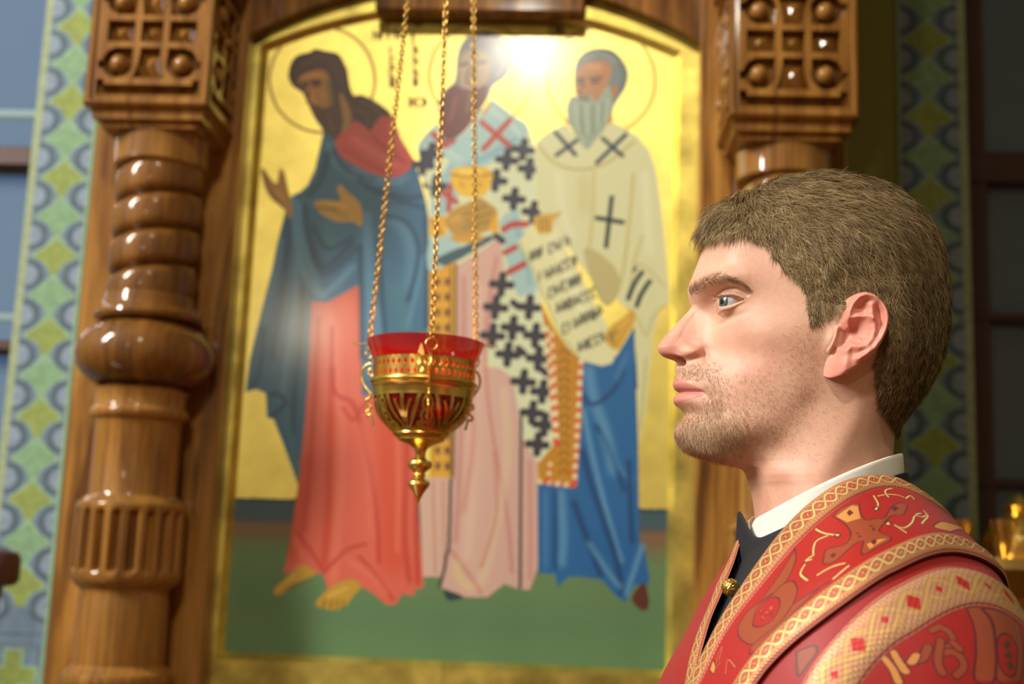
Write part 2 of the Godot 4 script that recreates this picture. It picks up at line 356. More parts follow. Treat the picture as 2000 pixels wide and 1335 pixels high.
	[3,132,86,20,3.2,0,[787,1049,787,1051,786,1052,786,1054,785,1055,784,1056,783,1057,782,1058,780,1059,779,1059,777,1059,776,1059,774,1059,773,1058,772,1057,770,1056,769,1055,768,1054,768,1053,767,1051,767,1050,767,1048,768,1047,768,1045,769,1044,770,1043,771,1042,772,1041,774,1040,775,1040,777,1040,778,1040,780,1040,781,1041,782,1041,784,1042,785,1043,786,1045,786,1046,787,1048,787,1049]],
	[2,220,170,60,5.1,0.6,[765,1057,790,1059]],
	[3,132,86,20,3.2,0,[787,1071,787,1073,787,1074,786,1075,786,1077,785,1078,784,1079,782,1080,781,1080,779,1081,778,1081,776,1081,775,1081,773,1080,772,1079,771,1078,770,1077,769,1076,768,1075,768,1073,768,1072,768,1070,768,1069,769,1067,770,1066,771,1065,772,1064,773,1063,774,1062,776,1062,777,1062,779,1062,780,1062,782,1062,783,1063,784,1064,785,1065,786,1067,787,1068,787,1069,787,1071]],
	[2,220,170,60,5.1,0.6,[766,1079,790,1081]],
	[3,132,86,20,3.2,0,[788,1093,788,1094,788,1096,787,1097,786,1099,785,1100,784,1101,783,1102,782,1102,780,1103,779,1103,777,1103,776,1102,774,1102,773,1101,772,1100,771,1099,770,1098,769,1096,769,1095,769,1093,769,1092,769,1090,769,1089,770,1088,771,1087,772,1085,774,1085,775,1084,776,1084,778,1083,779,1084,781,1084,782,1084,784,1085,785,1086,786,1087,787,1088,787,1090,788,1091,788,1093]],
	[2,220,170,60,5.1,0.6,[767,1101,791,1102]],
	[3,132,86,20,3.2,0,[789,1115,788,1116,788,1118,788,1119,787,1120,786,1122,785,1123,784,1123,782,1124,781,1124,779,1125,778,1125,776,1124,775,1124,773,1123,772,1122,771,1121,770,1120,770,1118,769,1117,769,1115,769,1114,770,1112,770,1111,771,1110,772,1108,773,1107,774,1106,776,1106,777,1105,779,1105,780,1105,782,1106,783,1106,784,1107,786,1108,787,1109,787,1110,788,1112,788,1113,789,1115]],
	[2,220,170,60,5.1,0.6,[767,1123,792,1124]],
	[3,132,86,20,3.2,0,[789,1136,789,1138,789,1139,788,1141,787,1142,787,1143,785,1144,784,1145,783,1146,781,1146,780,1146,778,1146,777,1146,775,1145,774,1145,773,1144,772,1143,771,1141,770,1140,770,1139,770,1137,770,1136,770,1134,771,1133,771,1131,772,1130,774,1129,775,1128,776,1128,778,1127,779,1127,781,1127,782,1127,784,1128,785,1129,786,1130,787,1131,788,1132,789,1133,789,1135,789,1136]],
	[2,220,170,60,5.1,0.6,[768,1144,792,1146]],
	[3,132,86,20,3.2,0,[790,1158,790,1160,789,1161,789,1163,788,1164,787,1165,786,1166,785,1167,783,1167,782,1168,780,1168,779,1168,777,1168,776,1167,775,1166,773,1165,772,1164,772,1163,771,1162,771,1160,770,1159,771,1157,771,1156,771,1154,772,1153,773,1152,774,1151,775,1150,777,1149,778,1149,780,1149,781,1149,783,1149,784,1150,786,1150,787,1151,788,1153,789,1154,789,1155,790,1157,790,1158]],
	[2,220,170,60,5.1,0.6,[769,1166,793,1168]],
	[3,226,220,170,8.9,0,[728,811,730,824]],
	[3,206,82,48,8.9,0,[730,824,731,837]],
	[3,226,220,170,8.9,0,[731,837,732,850]],
	[3,206,82,48,8.9,0,[732,850,733,862]],
	[3,226,220,170,8.9,0,[733,862,735,875]],
	[3,206,82,48,8.9,0,[735,875,736,888]],
	[3,226,220,170,8.9,0,[736,888,737,901]],
	[3,206,82,48,8.9,0,[737,901,739,914]],
	[3,226,220,170,8.9,0,[739,914,740,927]],
	[3,206,82,48,8.9,0,[740,927,741,939]],
	[3,226,220,170,8.9,0,[741,939,743,952]],
	[3,206,82,48,8.9,0,[743,952,744,965]],
	[3,226,220,170,8.9,0,[744,965,745,978]],
	[3,206,82,48,8.9,0,[745,978,746,990]],
	[3,226,220,170,8.9,0,[746,990,748,1003]],
	[3,206,82,48,8.9,0,[748,1003,749,1016]],
	[3,226,220,170,8.9,0,[749,1016,750,1028]],
	[3,206,82,48,8.9,0,[750,1028,752,1041]],
	[3,226,220,170,8.9,0,[752,1041,753,1054]],
	[3,206,82,48,8.9,0,[753,1054,754,1066]],
	[3,226,220,170,8.9,0,[754,1066,755,1079]],
	[3,206,82,48,8.9,0,[755,1079,757,1091]],
	[3,226,220,170,7.6,0,[741,823,742,837]],
	[3,206,82,48,7.6,0,[742,837,743,850]],
	[3,226,220,170,7.6,0,[743,850,744,864]],
	[3,206,82,48,7.6,0,[744,864,746,878]],
	[3,226,220,170,7.6,0,[746,878,747,891]],
	[3,206,82,48,7.6,0,[747,891,748,905]],
	[3,226,220,170,7.6,0,[748,905,749,919]],
	[3,206,82,48,7.6,0,[749,919,750,932]],
	[3,226,220,170,7.6,0,[750,932,751,946]],
	[3,206,82,48,7.6,0,[751,946,753,959]],
	[3,226,220,170,7.6,0,[753,959,754,973]],
	[3,206,82,48,7.6,0,[754,973,755,986]],
	[3,226,220,170,7.6,0,[755,986,756,1000]],
	[3,206,82,48,7.6,0,[756,1000,757,1013]],
	[3,226,220,170,7.6,0,[757,1013,758,1027]],
	[3,206,82,48,7.6,0,[758,1027,759,1040]],
	[3,226,220,170,7.6,0,[759,1040,761,1054]],
	[3,206,82,48,7.6,0,[761,1054,762,1067]],
	[3,226,220,170,7.6,0,[762,1067,763,1080]],
	[3,206,82,48,7.6,0,[763,1080,764,1094]],
	[3,226,220,170,10.1,0,[813,888,813,901]],
	[3,206,82,48,10.1,0,[813,901,812,914]],
	[3,226,220,170,10.1,0,[812,914,812,927]],
	[3,206,82,48,10.1,0,[812,927,811,940]],
	[3,226,220,170,10.1,0,[811,940,811,953]],
	[3,206,82,48,10.1,0,[811,953,811,966]],
	[3,226,220,170,10.1,0,[811,966,810,979]],
	[3,206,82,48,10.1,0,[810,979,810,992]],
	[3,226,220,170,10.1,0,[810,992,810,1005]],
	[3,206,82,48,10.1,0,[810,1005,809,1018]],
	[3,226,220,170,10.1,0,[809,1018,809,1031]],
	[3,206,82,48,10.1,0,[809,1031,809,1043]],
	[3,226,220,170,10.1,0,[809,1043,808,1055]],
	[3,206,82,48,10.1,0,[808,1055,808,1067]],
	[3,226,220,170,10.1,0,[808,1067,808,1079]],
	[3,206,82,48,10.1,0,[808,1079,808,1091]],
	[3,226,220,170,10.1,0,[808,1091,807,1103]],
	[3,206,82,48,10.1,0,[807,1103,807,1115]],
	[3,226,220,170,10.1,0,[807,1115,807,1127]],
	[3,206,82,48,10.1,0,[807,1127,806,1139]],
	[3,226,220,170,10.1,0,[806,1139,806,1151]],
	[3,206,82,48,10.1,0,[806,1151,806,1163]],
	[3,226,220,170,10.1,0,[806,1163,806,1175]],
	[3,206,82,48,10.1,0,[806,1175,805,1186]],
	[3,226,220,170,10.1,0,[723,1180,733,1180]],
	[3,206,82,48,10.1,0,[733,1180,744,1181]],
	[3,226,220,170,10.1,0,[744,1181,754,1182]],
	[3,206,82,48,10.1,0,[754,1182,764,1183]],
	[3,226,220,170,10.1,0,[764,1183,775,1184]],
	[3,206,82,48,10.1,0,[775,1184,785,1185]],
	[3,226,220,170,10.1,0,[785,1185,795,1186]],
	[3,206,82,48,10.1,0,[795,1186,805,1186]],
	[3,226,220,170,7.6,0,[747,1137,746,1147]],
	[3,206,82,48,7.6,0,[746,1147,745,1158]],
	[3,226,220,170,7.6,0,[745,1158,744,1168]],
	[3,206,82,48,7.6,0,[744,1168,742,1179]],
	[0,204,206,158,0,0,[687,344,715,318,759,294,785,326,811,359,872,286,898,300,936,323,966,361,983,407,997,498,1009,601,1019,702,1022,740,1000,756,984,816,972,977,958,1087,949,953,944,867,941,805,924,761,876,719,826,682,761,594,710,557,694,479,686,388]],
	[1,182,172,116,0,0,[812,621,837,615,887,655,903,705,875,753,845,722]],
	[2,176,160,90,6.3,0.8,[693,351,730,393,787,412,856,397,930,336]],
	[2,186,172,104,6.3,0.8,[831,417,832,528,824,618]],
	[2,184,168,100,6.3,0.8,[929,422,920,552,906,680,877,750]],
	[2,220,222,184,22.8,0.5,[744,426,759,530,786,593]],
	[2,222,224,186,22.8,0.5,[957,421,965,525,973,627]],
	[2,184,174,108,5.1,0.8,[954,576,936,641,926,717]],
	[2,188,176,110,5.1,0.8,[1012,746,982,779,967,823,945,780,920,755]],
	[2,196,186,122,25.4,0.5,[807,437,812,528]],
	[2,186,174,104,5.1,0.7,[1011,702,961,653,930,647]],
	[2,180,168,100,5.1,0.7,[968,879,962,978,958,1051]],
	[3,38,54,76,9.5,0,[734,318,786,376]],
	[3,38,54,76,9.5,0,[788,337,738,377]],
	[3,38,54,76,9.5,0,[908,320,837,395]],
	[3,38,54,76,9.5,0,[851,331,902,376]],
	[3,30,46,54,10.1,0,[877,481,866,607]],
	[3,30,46,54,10.1,0,[841,534,906,544]],
	[3,30,46,54,10.1,0,[954,667,935,699,922,735]],
	[3,30,46,54,10.1,0,[973,689,953,723,943,751]],
	[3,30,46,54,5.1,0,[940,656,934,666]],
	[0,214,214,164,0,0,[651,597,673,573,711,569,748,556,767,607,803,672,840,742,878,807,899,856,888,892,863,900,822,890,781,859,749,810,716,735,684,660]],
	[2,190,184,120,7.6,0.7,[655,603,689,666,722,742,756,816,800,871]],
	[2,232,232,190,20.3,0.5,[736,595,776,683,816,771]],
	[3,96,98,80,4.6,0,[682,622,683,645]],
	[3,96,98,80,4.6,0,[690,621,691,644]],
	[3,96,98,80,4.6,0,[683,645,690,621]],
	[3,96,98,80,4.6,0,[696,615,697,638]],
	[3,96,98,80,4.6,0,[704,615,705,638]],
	[3,96,98,80,4.6,0,[697,638,704,615]],
	[3,96,98,80,4.6,0,[709,608,710,631]],
	[3,96,98,80,4.6,0,[727,601,727,624]],
	[3,96,98,80,4.6,0,[727,601,735,601]],
	[3,96,98,80,4.6,0,[727,624,735,624]],
	[3,96,98,80,4.6,0,[740,595,741,618]],
	[3,96,98,80,4.6,0,[740,606,749,604,749,617]],
	[3,96,98,80,4.6,0,[754,588,754,611]],
	[3,96,98,80,4.6,0,[767,581,768,604]],
	[3,96,98,80,4.6,0,[767,593,776,590,776,604]],
	[3,96,98,80,4.6,0,[706,672,707,695]],
	[3,96,98,80,4.6,0,[720,665,721,688]],
	[3,96,98,80,4.6,0,[720,677,728,674,729,688]],
	[3,96,98,80,4.6,0,[733,659,734,682]],
	[3,96,98,80,4.6,0,[733,659,742,670,734,682]],
	[3,96,98,80,4.6,0,[747,652,747,675]],
	[3,96,98,80,4.6,0,[747,663,755,661,756,675]],
	[3,96,98,80,4.6,0,[758,645,758,668]],
	[3,96,98,80,4.6,0,[758,645,766,645]],
	[3,96,98,80,4.6,0,[758,668,767,668]],
	[3,96,98,80,4.6,0,[771,639,772,662]],
	[3,96,98,80,4.6,0,[771,639,779,638]],
	[3,96,98,80,4.6,0,[772,662,780,661]],
	[3,96,98,80,4.6,0,[785,632,785,655]],
	[3,96,98,80,4.6,0,[793,632,794,655]],
	[3,96,98,80,4.6,0,[785,655,793,632]],
	[3,96,98,80,4.6,0,[730,712,731,735]],
	[3,96,98,80,4.6,0,[730,712,738,712]],
	[3,96,98,80,4.6,0,[731,735,739,735]],
	[3,96,98,80,4.6,0,[743,706,744,728]],
	[3,96,98,80,4.6,0,[743,706,752,717,744,728]],
	[3,96,98,80,4.6,0,[757,699,758,722]],
	[3,96,98,80,4.6,0,[764,694,765,716]],
	[3,96,98,80,4.6,0,[764,694,772,693]],
	[3,96,98,80,4.6,0,[765,716,773,716]],
	[3,96,98,80,4.6,0,[778,687,778,710]],
	[3,96,98,80,4.6,0,[786,687,786,710]],
	[3,96,98,80,4.6,0,[778,710,786,687]],
	[3,96,98,80,4.6,0,[791,680,792,703]],
	[3,96,98,80,4.6,0,[799,680,800,703]],
	[3,96,98,80,4.6,0,[792,703,799,680]],
	[3,96,98,80,4.6,0,[805,673,805,696]],
	[3,96,98,80,4.6,0,[751,750,752,772]],
	[3,96,98,80,4.6,0,[751,750,760,761,752,772]],
	[3,96,98,80,4.6,0,[764,743,765,766]],
	[3,96,98,80,4.6,0,[773,743,773,765]],
	[3,96,98,80,4.6,0,[765,766,773,743]],
	[3,96,98,80,4.6,0,[778,736,779,759]],
	[3,96,98,80,4.6,0,[778,736,786,736]],
	[3,96,98,80,4.6,0,[779,759,787,759]],
	[3,96,98,80,4.6,0,[780,736,781,759]],
	[3,96,98,80,4.6,0,[780,736,789,747,781,759]],
	[3,96,98,80,4.6,0,[794,730,794,752]],
	[3,96,98,80,4.6,0,[794,730,802,741,794,752]],
	[3,96,98,80,4.6,0,[807,723,808,746]],
	[3,96,98,80,4.6,0,[807,723,815,723]],
	[3,96,98,80,4.6,0,[808,746,816,745]],
	[3,96,98,80,4.6,0,[821,716,821,739]],
	[3,96,98,80,4.6,0,[821,716,829,716]],
	[3,96,98,80,4.6,0,[821,739,829,739]],
	[3,96,98,80,4.6,0,[834,710,835,732]],
	[3,96,98,80,4.6,0,[834,710,842,709]],
	[3,96,98,80,4.6,0,[835,732,843,732]],
	[3,96,98,80,4.6,0,[767,800,768,822]],
	[3,96,98,80,4.6,0,[767,800,775,799]],
	[3,96,98,80,4.6,0,[768,822,776,822]],
	[3,96,98,80,4.6,0,[781,793,781,816]],
	[3,96,98,80,4.6,0,[794,786,795,809]],
	[3,96,98,80,4.6,0,[794,786,803,797,795,809]],
	[3,96,98,80,4.6,0,[807,780,808,802]],
	[3,96,98,80,4.6,0,[821,773,821,796]],
	[3,96,98,80,4.6,0,[834,766,835,789]],
	[3,96,98,80,4.6,0,[835,778,843,775,843,789]],
	[3,96,98,80,4.6,0,[811,773,812,796]],
	[3,96,98,80,4.6,0,[811,773,819,784,812,796]],
	[3,96,98,80,4.6,0,[824,767,825,789]],
	[3,96,98,80,4.6,0,[824,767,833,778,825,789]],
	[3,96,98,80,4.6,0,[838,760,838,783]],
	[3,96,98,80,4.6,0,[838,771,846,769,846,782]],
	[3,96,98,80,4.6,0,[851,753,852,776]],
	[3,96,98,80,4.6,0,[851,753,860,764,852,776]],
	[3,96,98,80,4.6,0,[806,844,806,866]],
	[3,96,98,80,4.6,0,[806,844,814,855,806,866]],
	[3,96,98,80,4.6,0,[819,837,819,859]],
	[3,96,98,80,4.6,0,[827,837,828,859]],
	[3,96,98,80,4.6,0,[819,859,827,837]],
	[3,96,98,80,4.6,0,[832,830,833,853]],
	[3,96,98,80,4.6,0,[832,830,840,830]],
	[3,96,98,80,4.6,0,[833,853,841,853]],
	[3,96,98,80,4.6,0,[846,824,846,846]],
	[3,96,98,80,4.6,0,[846,824,854,824]],
	[3,96,98,80,4.6,0,[846,846,854,846]],
	[3,96,98,80,4.6,0,[859,817,859,840]],
	[3,96,98,80,4.6,0,[859,828,867,826,868,839]],
	[1,200,160,62,0,0,[687,538,709,528,737,525,754,519,752,530,735,546,733,572,718,577,698,575]],
	[3,140,112,44,3.2,0,[702,537,705,570]],
	[3,140,112,44,3.2,0,[712,537,716,569]],
	[3,140,112,44,3.2,0,[722,537,726,569]],
	[1,198,156,60,0,0,[934,760,940,785,918,830,902,858,879,851,868,826,883,801,908,783]],
	[2,140,120,48,7.6,0.8,[881,819,891,846]],
	[2,226,180,80,7.6,0.6,[903,806,927,778]],
	[3,120,96,40,3.2,0,[879,832,897,812]],
	[1,108,120,118,0,0,[777,176,780,135,798,109,830,96,868,100,893,122,910,157,905,197,885,233,872,254,858,225,788,226]],
	[1,170,116,68,0,0,[783,159,809,132,850,129,868,142,866,171,856,201,834,234,795,234,781,197]],
	[1,142,158,138,0,0,[773,221,788,226,801,215,816,218,834,234,861,193,875,235,873,273,854,308,830,340,812,360,786,327,764,288,760,248]],
	[2,180,190,166,6.3,0.6,[783,247,788,300,807,346]],
	[2,180,190,166,6.3,0.6,[808,246,814,319]],
	[2,180,190,166,6.3,0.6,[840,245,839,299]],
	[2,180,190,166,6.3,0.6,[860,232,856,285]],
	[2,100,116,100,5.1,0.6,[795,246,801,326]],
	[2,100,116,100,5.1,0.6,[825,246,827,321]],
	[2,100,116,100,5.1,0.6,[850,239,846,292]],
	[3,70,58,50,6.3,0,[783,178,802,175]],
	[3,70,58,50,6.3,0,[815,175,846,172]],
	[3,44,36,36,6.3,0,[820,186,838,184]],
	[3,44,36,36,6.3,0,[787,188,800,186]],
	[2,216,160,100,7.6,0.7,[794,208,803,213]],
	[2,210,150,90,10.1,0.7,[812,145,844,145]],
	[3,120,74,50,5.1,0,[803,189,793,216,809,219]],
	[3,90,80,70,6.3,0,[789,229,814,229]],
	[1,172,108,56,0,0,[872,195,884,198,882,219,872,222]],
	[2,150,166,160,8.9,0.6,[798,125,836,110,882,131]],
	[2,80,94,96,7.6,0.6,[881,120,901,164,892,211]],
	[0,196,140,70,0,0,[861,285,873,267,877,281,866,298]],
	[1,88,46,32,0,0,[972,1405,985,1442,982,1465,965,1466,945,1441]],
	[1,44,58,60,0,0,[509,1439,555,1453,527,1463,514,1458]],
]
const HEAD_FRONT = [[-166.6,-44.5],[-143.1,-45.3],[-123.4,-46.6],[-105.6,-48.2],[-94.1,-50.3],[-84.5,-52.7],[-77.8,-55.2],[-74.2,-58.0],[-72.8,-62.4],[-71.4,-69.6],[-70.1,-77.7],[-67.9,-85.7],[-65.5,-93.8],[-63.5,-100.3],[-60.0,-105.6],[-55.7,-109.3],[-51.7,-111.0],[-47.6,-111.4],[-42.2,-110.3],[-36.4,-107.1],[-32.7,-105.2],[-27.8,-106.4],[-21.2,-108.2],[-14.7,-109.1],[-8.9,-110.0],[-3.1,-110.9],[2.2,-111.3],[7.6,-111.0],[11.9,-108.6],[19.1,-104.2],[31.7,-100.3],[44.4,-98.4],[54.9,-98.9],[59.9,-100.6],[65.4,-101.9],[70.9,-101.6],[77.8,-99.6],[87.7,-96.0],[96.8,-92.8],[106.3,-89.6],[115.8,-86.0],[125.4,-80.7],[134.3,-73.2],[142.3,-62.9],[149.5,-50.5],[155.5,-35.9],[159.3,-21.4],[161.1,-8.9],[162.1,3.5]]
const NOSE_RIDGE = [[7.7,-109.4],[9.9,-110.6],[11.5,-113.1],[12.7,-117.2],[14.2,-120.9],[16.4,-123.8],[18.5,-125.1],[20.6,-125.6],[23.1,-125.0],[26.1,-123.2],[31.2,-119.2],[38.1,-113.5],[45.6,-107.0],[51.9,-101.4],[56.6,-98.1]]
const HEAD_BACK = [[-162.2,72.3],[-127.2,68.2],[-107.6,64.2],[-91.8,61.7],[-77.9,60.3],[-65.9,59.7],[-55.8,59.8],[-46.9,60.8],[-38.8,62.5],[-30.6,65.4],[-21.9,70.7],[-12.7,77.3],[-2.2,84.2],[9.4,90.5],[22.8,95.6],[37.4,99.1],[52.0,101.0],[68.7,101.3],[85.5,100.1],[102.4,96.8],[117.6,91.4],[131.5,83.5],[142.4,74.2],[151.3,63.3],[156.6,51.0],[160.2,36.6],[161.8,20.1],[162.1,3.5]]
const HEAD_WIDTHS = [[-42.5,135.3,30.0],[-18.8,141.6,32.0],[13.3,143.2,32.0],[37.7,139.3,30.0],[-63.2,122.4,34.0],[-26.6,118.5,54.0],[11.6,118.3,58.0],[49.6,117.9,45.0],[-74.0,103.4,42.0],[-39.0,96.8,58.0],[-2.4,94.9,69.0],[36.3,96.4,67.0],[68.5,94.4,46.0],[-85.9,99.4,24.0],[-76.0,87.5,43.0],[-57.7,89.5,53.0],[-90.2,84.4,20.0],[-84.1,82.5,34.0],[-73.2,79.9,46.0],[-57.8,78.4,54.0],[-39.3,75.4,60.0],[-10.3,73.8,70.0],[26.2,70.2,76.0],[60.0,70.4,62.0],[80.7,73.9,40.0],[-99.7,68.2,11.0],[-95.3,65.4,24.0],[-88.9,63.8,36.0],[-80.0,62.9,45.0],[-69.0,61.5,51.0],[-50.2,58.9,56.0],[-20.9,51.8,65.0],[8.0,47.2,72.0],[41.5,47.6,74.0],[-96.5,61.8,12.0],[-90.0,59.4,20.0],[-83.9,58.9,27.0],[-75.3,57.4,39.0],[-95.8,53.7,6.5],[-90.1,52.3,10.0],[-84.5,52.3,15.0],[-81.5,52.8,21.0],[-79.8,52.6,30.0],[-74.5,51.3,39.0],[-64.2,51.2,45.0],[-55.4,48.8,52.0],[-39.3,44.4,60.0],[-17.4,39.8,66.5],[4.6,35.8,70.0],[-95.0,41.7,8.0],[-87.4,40.1,13.0],[-81.0,40.4,21.0],[-76.2,39.5,31.0],[-67.7,38.4,42.0],[-57.2,36.2,51.0],[-39.4,31.6,61.0],[-17.5,28.0,66.5],[-93.7,29.8,12.0],[-84.8,27.8,20.0],[-76.1,26.1,31.0],[-65.8,24.2,43.0],[-50.1,22.3,56.0],[-32.1,22.0,63.0],[-10.0,23.5,67.0],[12.0,24.3,70.0],[-89.3,14.5,18.0],[-81.1,13.7,24.0],[-70.6,12.2,35.0],[-56.5,10.7,47.0],[-38.7,9.5,57.0],[-16.9,9.2,63.0],[5.4,9.5,65.0],[-104.6,1.9,12.0],[-98.4,1.0,19.0],[-91.1,0.3,25.0],[-81.8,-0.3,31.0],[-67.4,-1.6,42.0],[-45.8,-2.6,53.0],[-23.8,-2.9,59.0],[-1.4,-2.5,61.0],[-104.9,-15.9,13.0],[-98.4,-16.7,21.0],[-90.0,-18.2,28.0],[-81.9,-17.8,33.0],[-67.3,-18.6,42.0],[-45.4,-19.1,51.0],[-23.5,-19.3,57.0],[-6.4,-18.7,57.0],[-101.5,-33.2,13.0],[-94.3,-34.8,22.0],[-83.4,-35.5,31.0],[-67.0,-35.3,40.0],[-45.0,-33.6,48.5],[-26.6,-30.9,53.0],[-12.3,-26.3,54.0],[-108.6,-49.3,10.0],[-101.9,-50.9,20.0],[-92.8,-51.4,28.0],[-78.0,-50.1,35.5],[-63.2,-47.0,41.0],[-48.5,-43.2,46.0],[-33.8,-37.7,50.0],[-102.3,-59.9,13.0],[-93.6,-61.6,22.0],[-82.7,-59.9,30.0],[-68.0,-54.6,37.0],[-55.6,-50.4,42.0],[-40.9,-44.6,47.0],[-85.6,-66.8,17.0],[-75.9,-68.7,19.0],[-64.2,-70.3,20.0],[-74.8,-64.1,26.0],[-61.6,-62.4,30.0],[-50.7,-59.3,35.0],[-51.4,-69.7,27.0],[-40.0,-55.6,41.0],[-35.7,-64.2,38.0],[-27.7,-46.6,48.0],[-17.1,-34.0,53.0],[-51.5,-80.6,14.0],[-47.2,-81.2,25.0],[-37.7,-81.8,39.0],[-26.2,-82.1,50.0],[-8.6,-82.0,57.0],[14.1,-79.2,56.0],[36.0,-73.8,43.0],[48.6,-68.2,26.0],[-22.2,-58.9,49.0],[-8.1,-51.3,55.0],[10.4,-50.9,57.0],[31.3,-51.3,48.0],[47.8,-52.7,27.0],[-44.8,-100.5,22.0],[-38.8,-102.8,34.0],[-27.8,-103.0,48.0],[-8.9,-99.0,58.0],[17.3,-94.3,58.0],[39.6,-89.0,43.0],[51.9,-85.6,24.0],[-39.1,-123.9,36.0],[-9.9,-119.8,63.0],[24.1,-114.8,60.0],[47.5,-113.3,40.0],[-31.7,-146.4,60.0],[2.2,-141.5,75.0],[33.7,-140.3,65.0],[28.0,-1.5,65.0],[37.2,-17.4,57.0],[25.7,-29.3,57.0],[10.4,-24.1,58.0],[-0.6,-30.0,56.0],[9.7,-9.3,62.0],[59.1,46.3,64.0],[69.0,28.8,54.0],[56.2,8.2,58.0],[54.7,-11.8,48.0],[46.8,-30.5,40.0],[30.5,-40.2,52.0],[84.1,52.6,36.0],[80.3,28.0,38.0],[26.4,24.2,73.0]]
const HAIR_REGION = [[-85.9,114.1],[-83.5,108.0],[-76.0,105.8],[-62.3,103.5],[-52.0,97.6],[-43.9,88.1],[-36.9,76.2],[-28.6,67.8],[-22.8,60.0],[-18.8,50.8],[-18.5,40.6],[-16.2,28.9],[-12.4,31.4],[-3.7,39.0],[4.5,44.9],[26.6,42.8],[32.7,28.4],[31.8,5.9],[31.1,-7.0],[34.6,-16.7],[39.0,-28.3],[48.4,-35.3],[59.3,-41.3],[82.1,-51.1],[143.5,20.1],[149.0,211.4],[-122.3,206.0],[-112.6,117.8]]
const HAIR_FLOW = [[-87.2,120.3,-0.97,-0.25,22,14.5],[-79.2,109.3,-0.76,-0.65,14,7],[-68.5,111.8,-0.36,-0.93,14,7],[-72.3,131.6,-0.86,-0.51,25,16],[-54.6,136.3,0.27,-0.96,24,12],[-45.6,115.1,0.65,-0.76,20,7.5],[-41.3,144.1,0.83,-0.55,24,9],[-1.9,144.0,0.95,-0.30,24,8],[-8.7,104.6,0.76,-0.65,20,7],[35.3,132.2,0.80,-0.60,22,8.5],[28.4,91.9,0.60,-0.80,18,7],[67.2,121.1,0.65,-0.76,20,9],[60.5,70.8,0.41,-0.91,16,7],[97.1,66.1,0.20,-0.98,16,7],[89.9,23.4,-0.05,-1.00,14,7.5],[57.0,8.7,0.15,-0.99,14,6],[47.6,-21.4,-0.20,-0.98,9,5],[41.7,-33.2,-0.41,-0.91,6,2.5],[72.2,-16.2,-0.20,-0.98,9,8],[-31.5,82.4,0.60,-0.80,13,3.2],[-24.0,65.5,0.41,-0.91,9,2.2],[-14.7,41.5,0.10,-1.00,7,1.6],[4.5,51.2,0.51,-0.86,9,2.6],[8.7,75.1,0.54,-0.84,15,5.5],[-54.1,100.5,0.36,-0.93,9,3.5],[34.2,-8.5,-0.20,-0.98,7,2.5]]
const EAR_RIM = [[4.3,44.6],[10.4,50.0],[15.8,52.7],[21.8,53.6],[27.2,51.8],[31.8,48.1],[35.1,43.3],[37.4,37.8],[37.7,32.4],[36.3,25.5],[33.5,18.5],[29.4,10.8],[24.6,5.1],[19.3,0.2],[12.6,-4.2],[7.2,-7.4],[2.5,-9.0],[-1.5,-9.2],[-4.9,-7.4],[-6.8,-3.2],[-7.2,0.9],[-6.6,6.7],[-5.1,13.6],[-2.4,22.1],[-0.1,30.6],[1.8,38.4]]
const EAR_HELIX = [[9.6,27.4],[8.6,32.6],[9.7,38.9],[12.4,44.5],[16.2,49.1],[21.6,50.9],[27.0,49.4],[31.6,45.0],[34.9,38.9],[35.6,32.6],[34.4,25.7],[31.3,18.0],[26.5,11.0],[21.1,6.7],[15.7,3.1]]
const EAR_ANTIHELIX = [[24.9,42.8],[24.8,36.5],[26.7,29.6],[26.7,24.1],[24.9,17.8],[20.8,12.6],[15.8,11.7],[11.1,13.7],[6.4,10.4]]
const EAR_CRUS = [[12.3,33.7],[16.7,34.9],[22.1,35.0],[25.1,33.0]]
const EAR_TRAGUS = [[2.5,27.2],[1.5,22.0],[-0.6,16.4],[-2.1,11.6]]
const EAR_CRUS_HELIX = [[9.6,27.4],[13.2,21.0],[16.9,17.6]]
const EAR_CONCHA = [13.4,26.9]
const EAR_CAVUM = [7.6,18.4]
const EAR_FOSSA = [17.9,43.0]
const EAR_NOTCH = [0.9,10.6]
const EAR_LOBE = [2.1,0.3]
const EAR_TRAG = [1.9,21.0]
const EAR_SCAPHA = [30.6,36.4]
const ROBE_RINGS = [[0,6.5,60,66,-116,-82,-68,2.0],[1,8,72,106,-142,-104,-94,2.0],[2,10,90,152,-172,-128,-121,2.05],[3,12,110,192,-206,-158,-152,2.15],[4,14,130,218,-245,-205,-198,2.3],[5,16,146,232,-310,-280,-275,2.4],[6,18,156,242,-430,-420,-420,2.4],[7,20,215,285,-1632,-1632,-1632,2.2]]
const BAND_U1 = [[0.190,5.440],[0.211,5.266],[0.233,5.092],[0.256,4.915],[0.280,4.730],[0.308,4.530],[0.339,4.316],[0.375,4.093],[0.412,3.862],[0.445,3.614],[0.471,3.337],[0.501,3.041],[0.544,2.739],[0.600,2.435],[0.660,2.120],[0.729,1.796],[0.816,1.484],[0.930,1.204],[1.073,0.958],[1.235,0.730],[1.406,0.502],[1.584,0.289],[1.778,0.144],[1.981,0.133],[2.171,0.285],[2.330,0.558],[2.472,0.851],[2.615,1.101],[2.762,1.320],[2.906,1.540]]
const BAND_L1 = [[0.347,5.500],[0.367,5.335],[0.388,5.169],[0.409,5.002],[0.432,4.829],[0.457,4.644],[0.485,4.443],[0.515,4.228],[0.542,3.995],[0.564,3.739],[0.586,3.465],[0.621,3.197],[0.677,2.952],[0.751,2.725],[0.833,2.491],[0.920,2.242],[1.017,1.990],[1.127,1.747],[1.249,1.508],[1.378,1.269],[1.514,1.034],[1.662,0.822],[1.829,0.673],[2.009,0.637],[2.184,0.741],[2.338,0.947],[2.473,1.175],[2.606,1.380],[2.739,1.575],[2.871,1.780]]
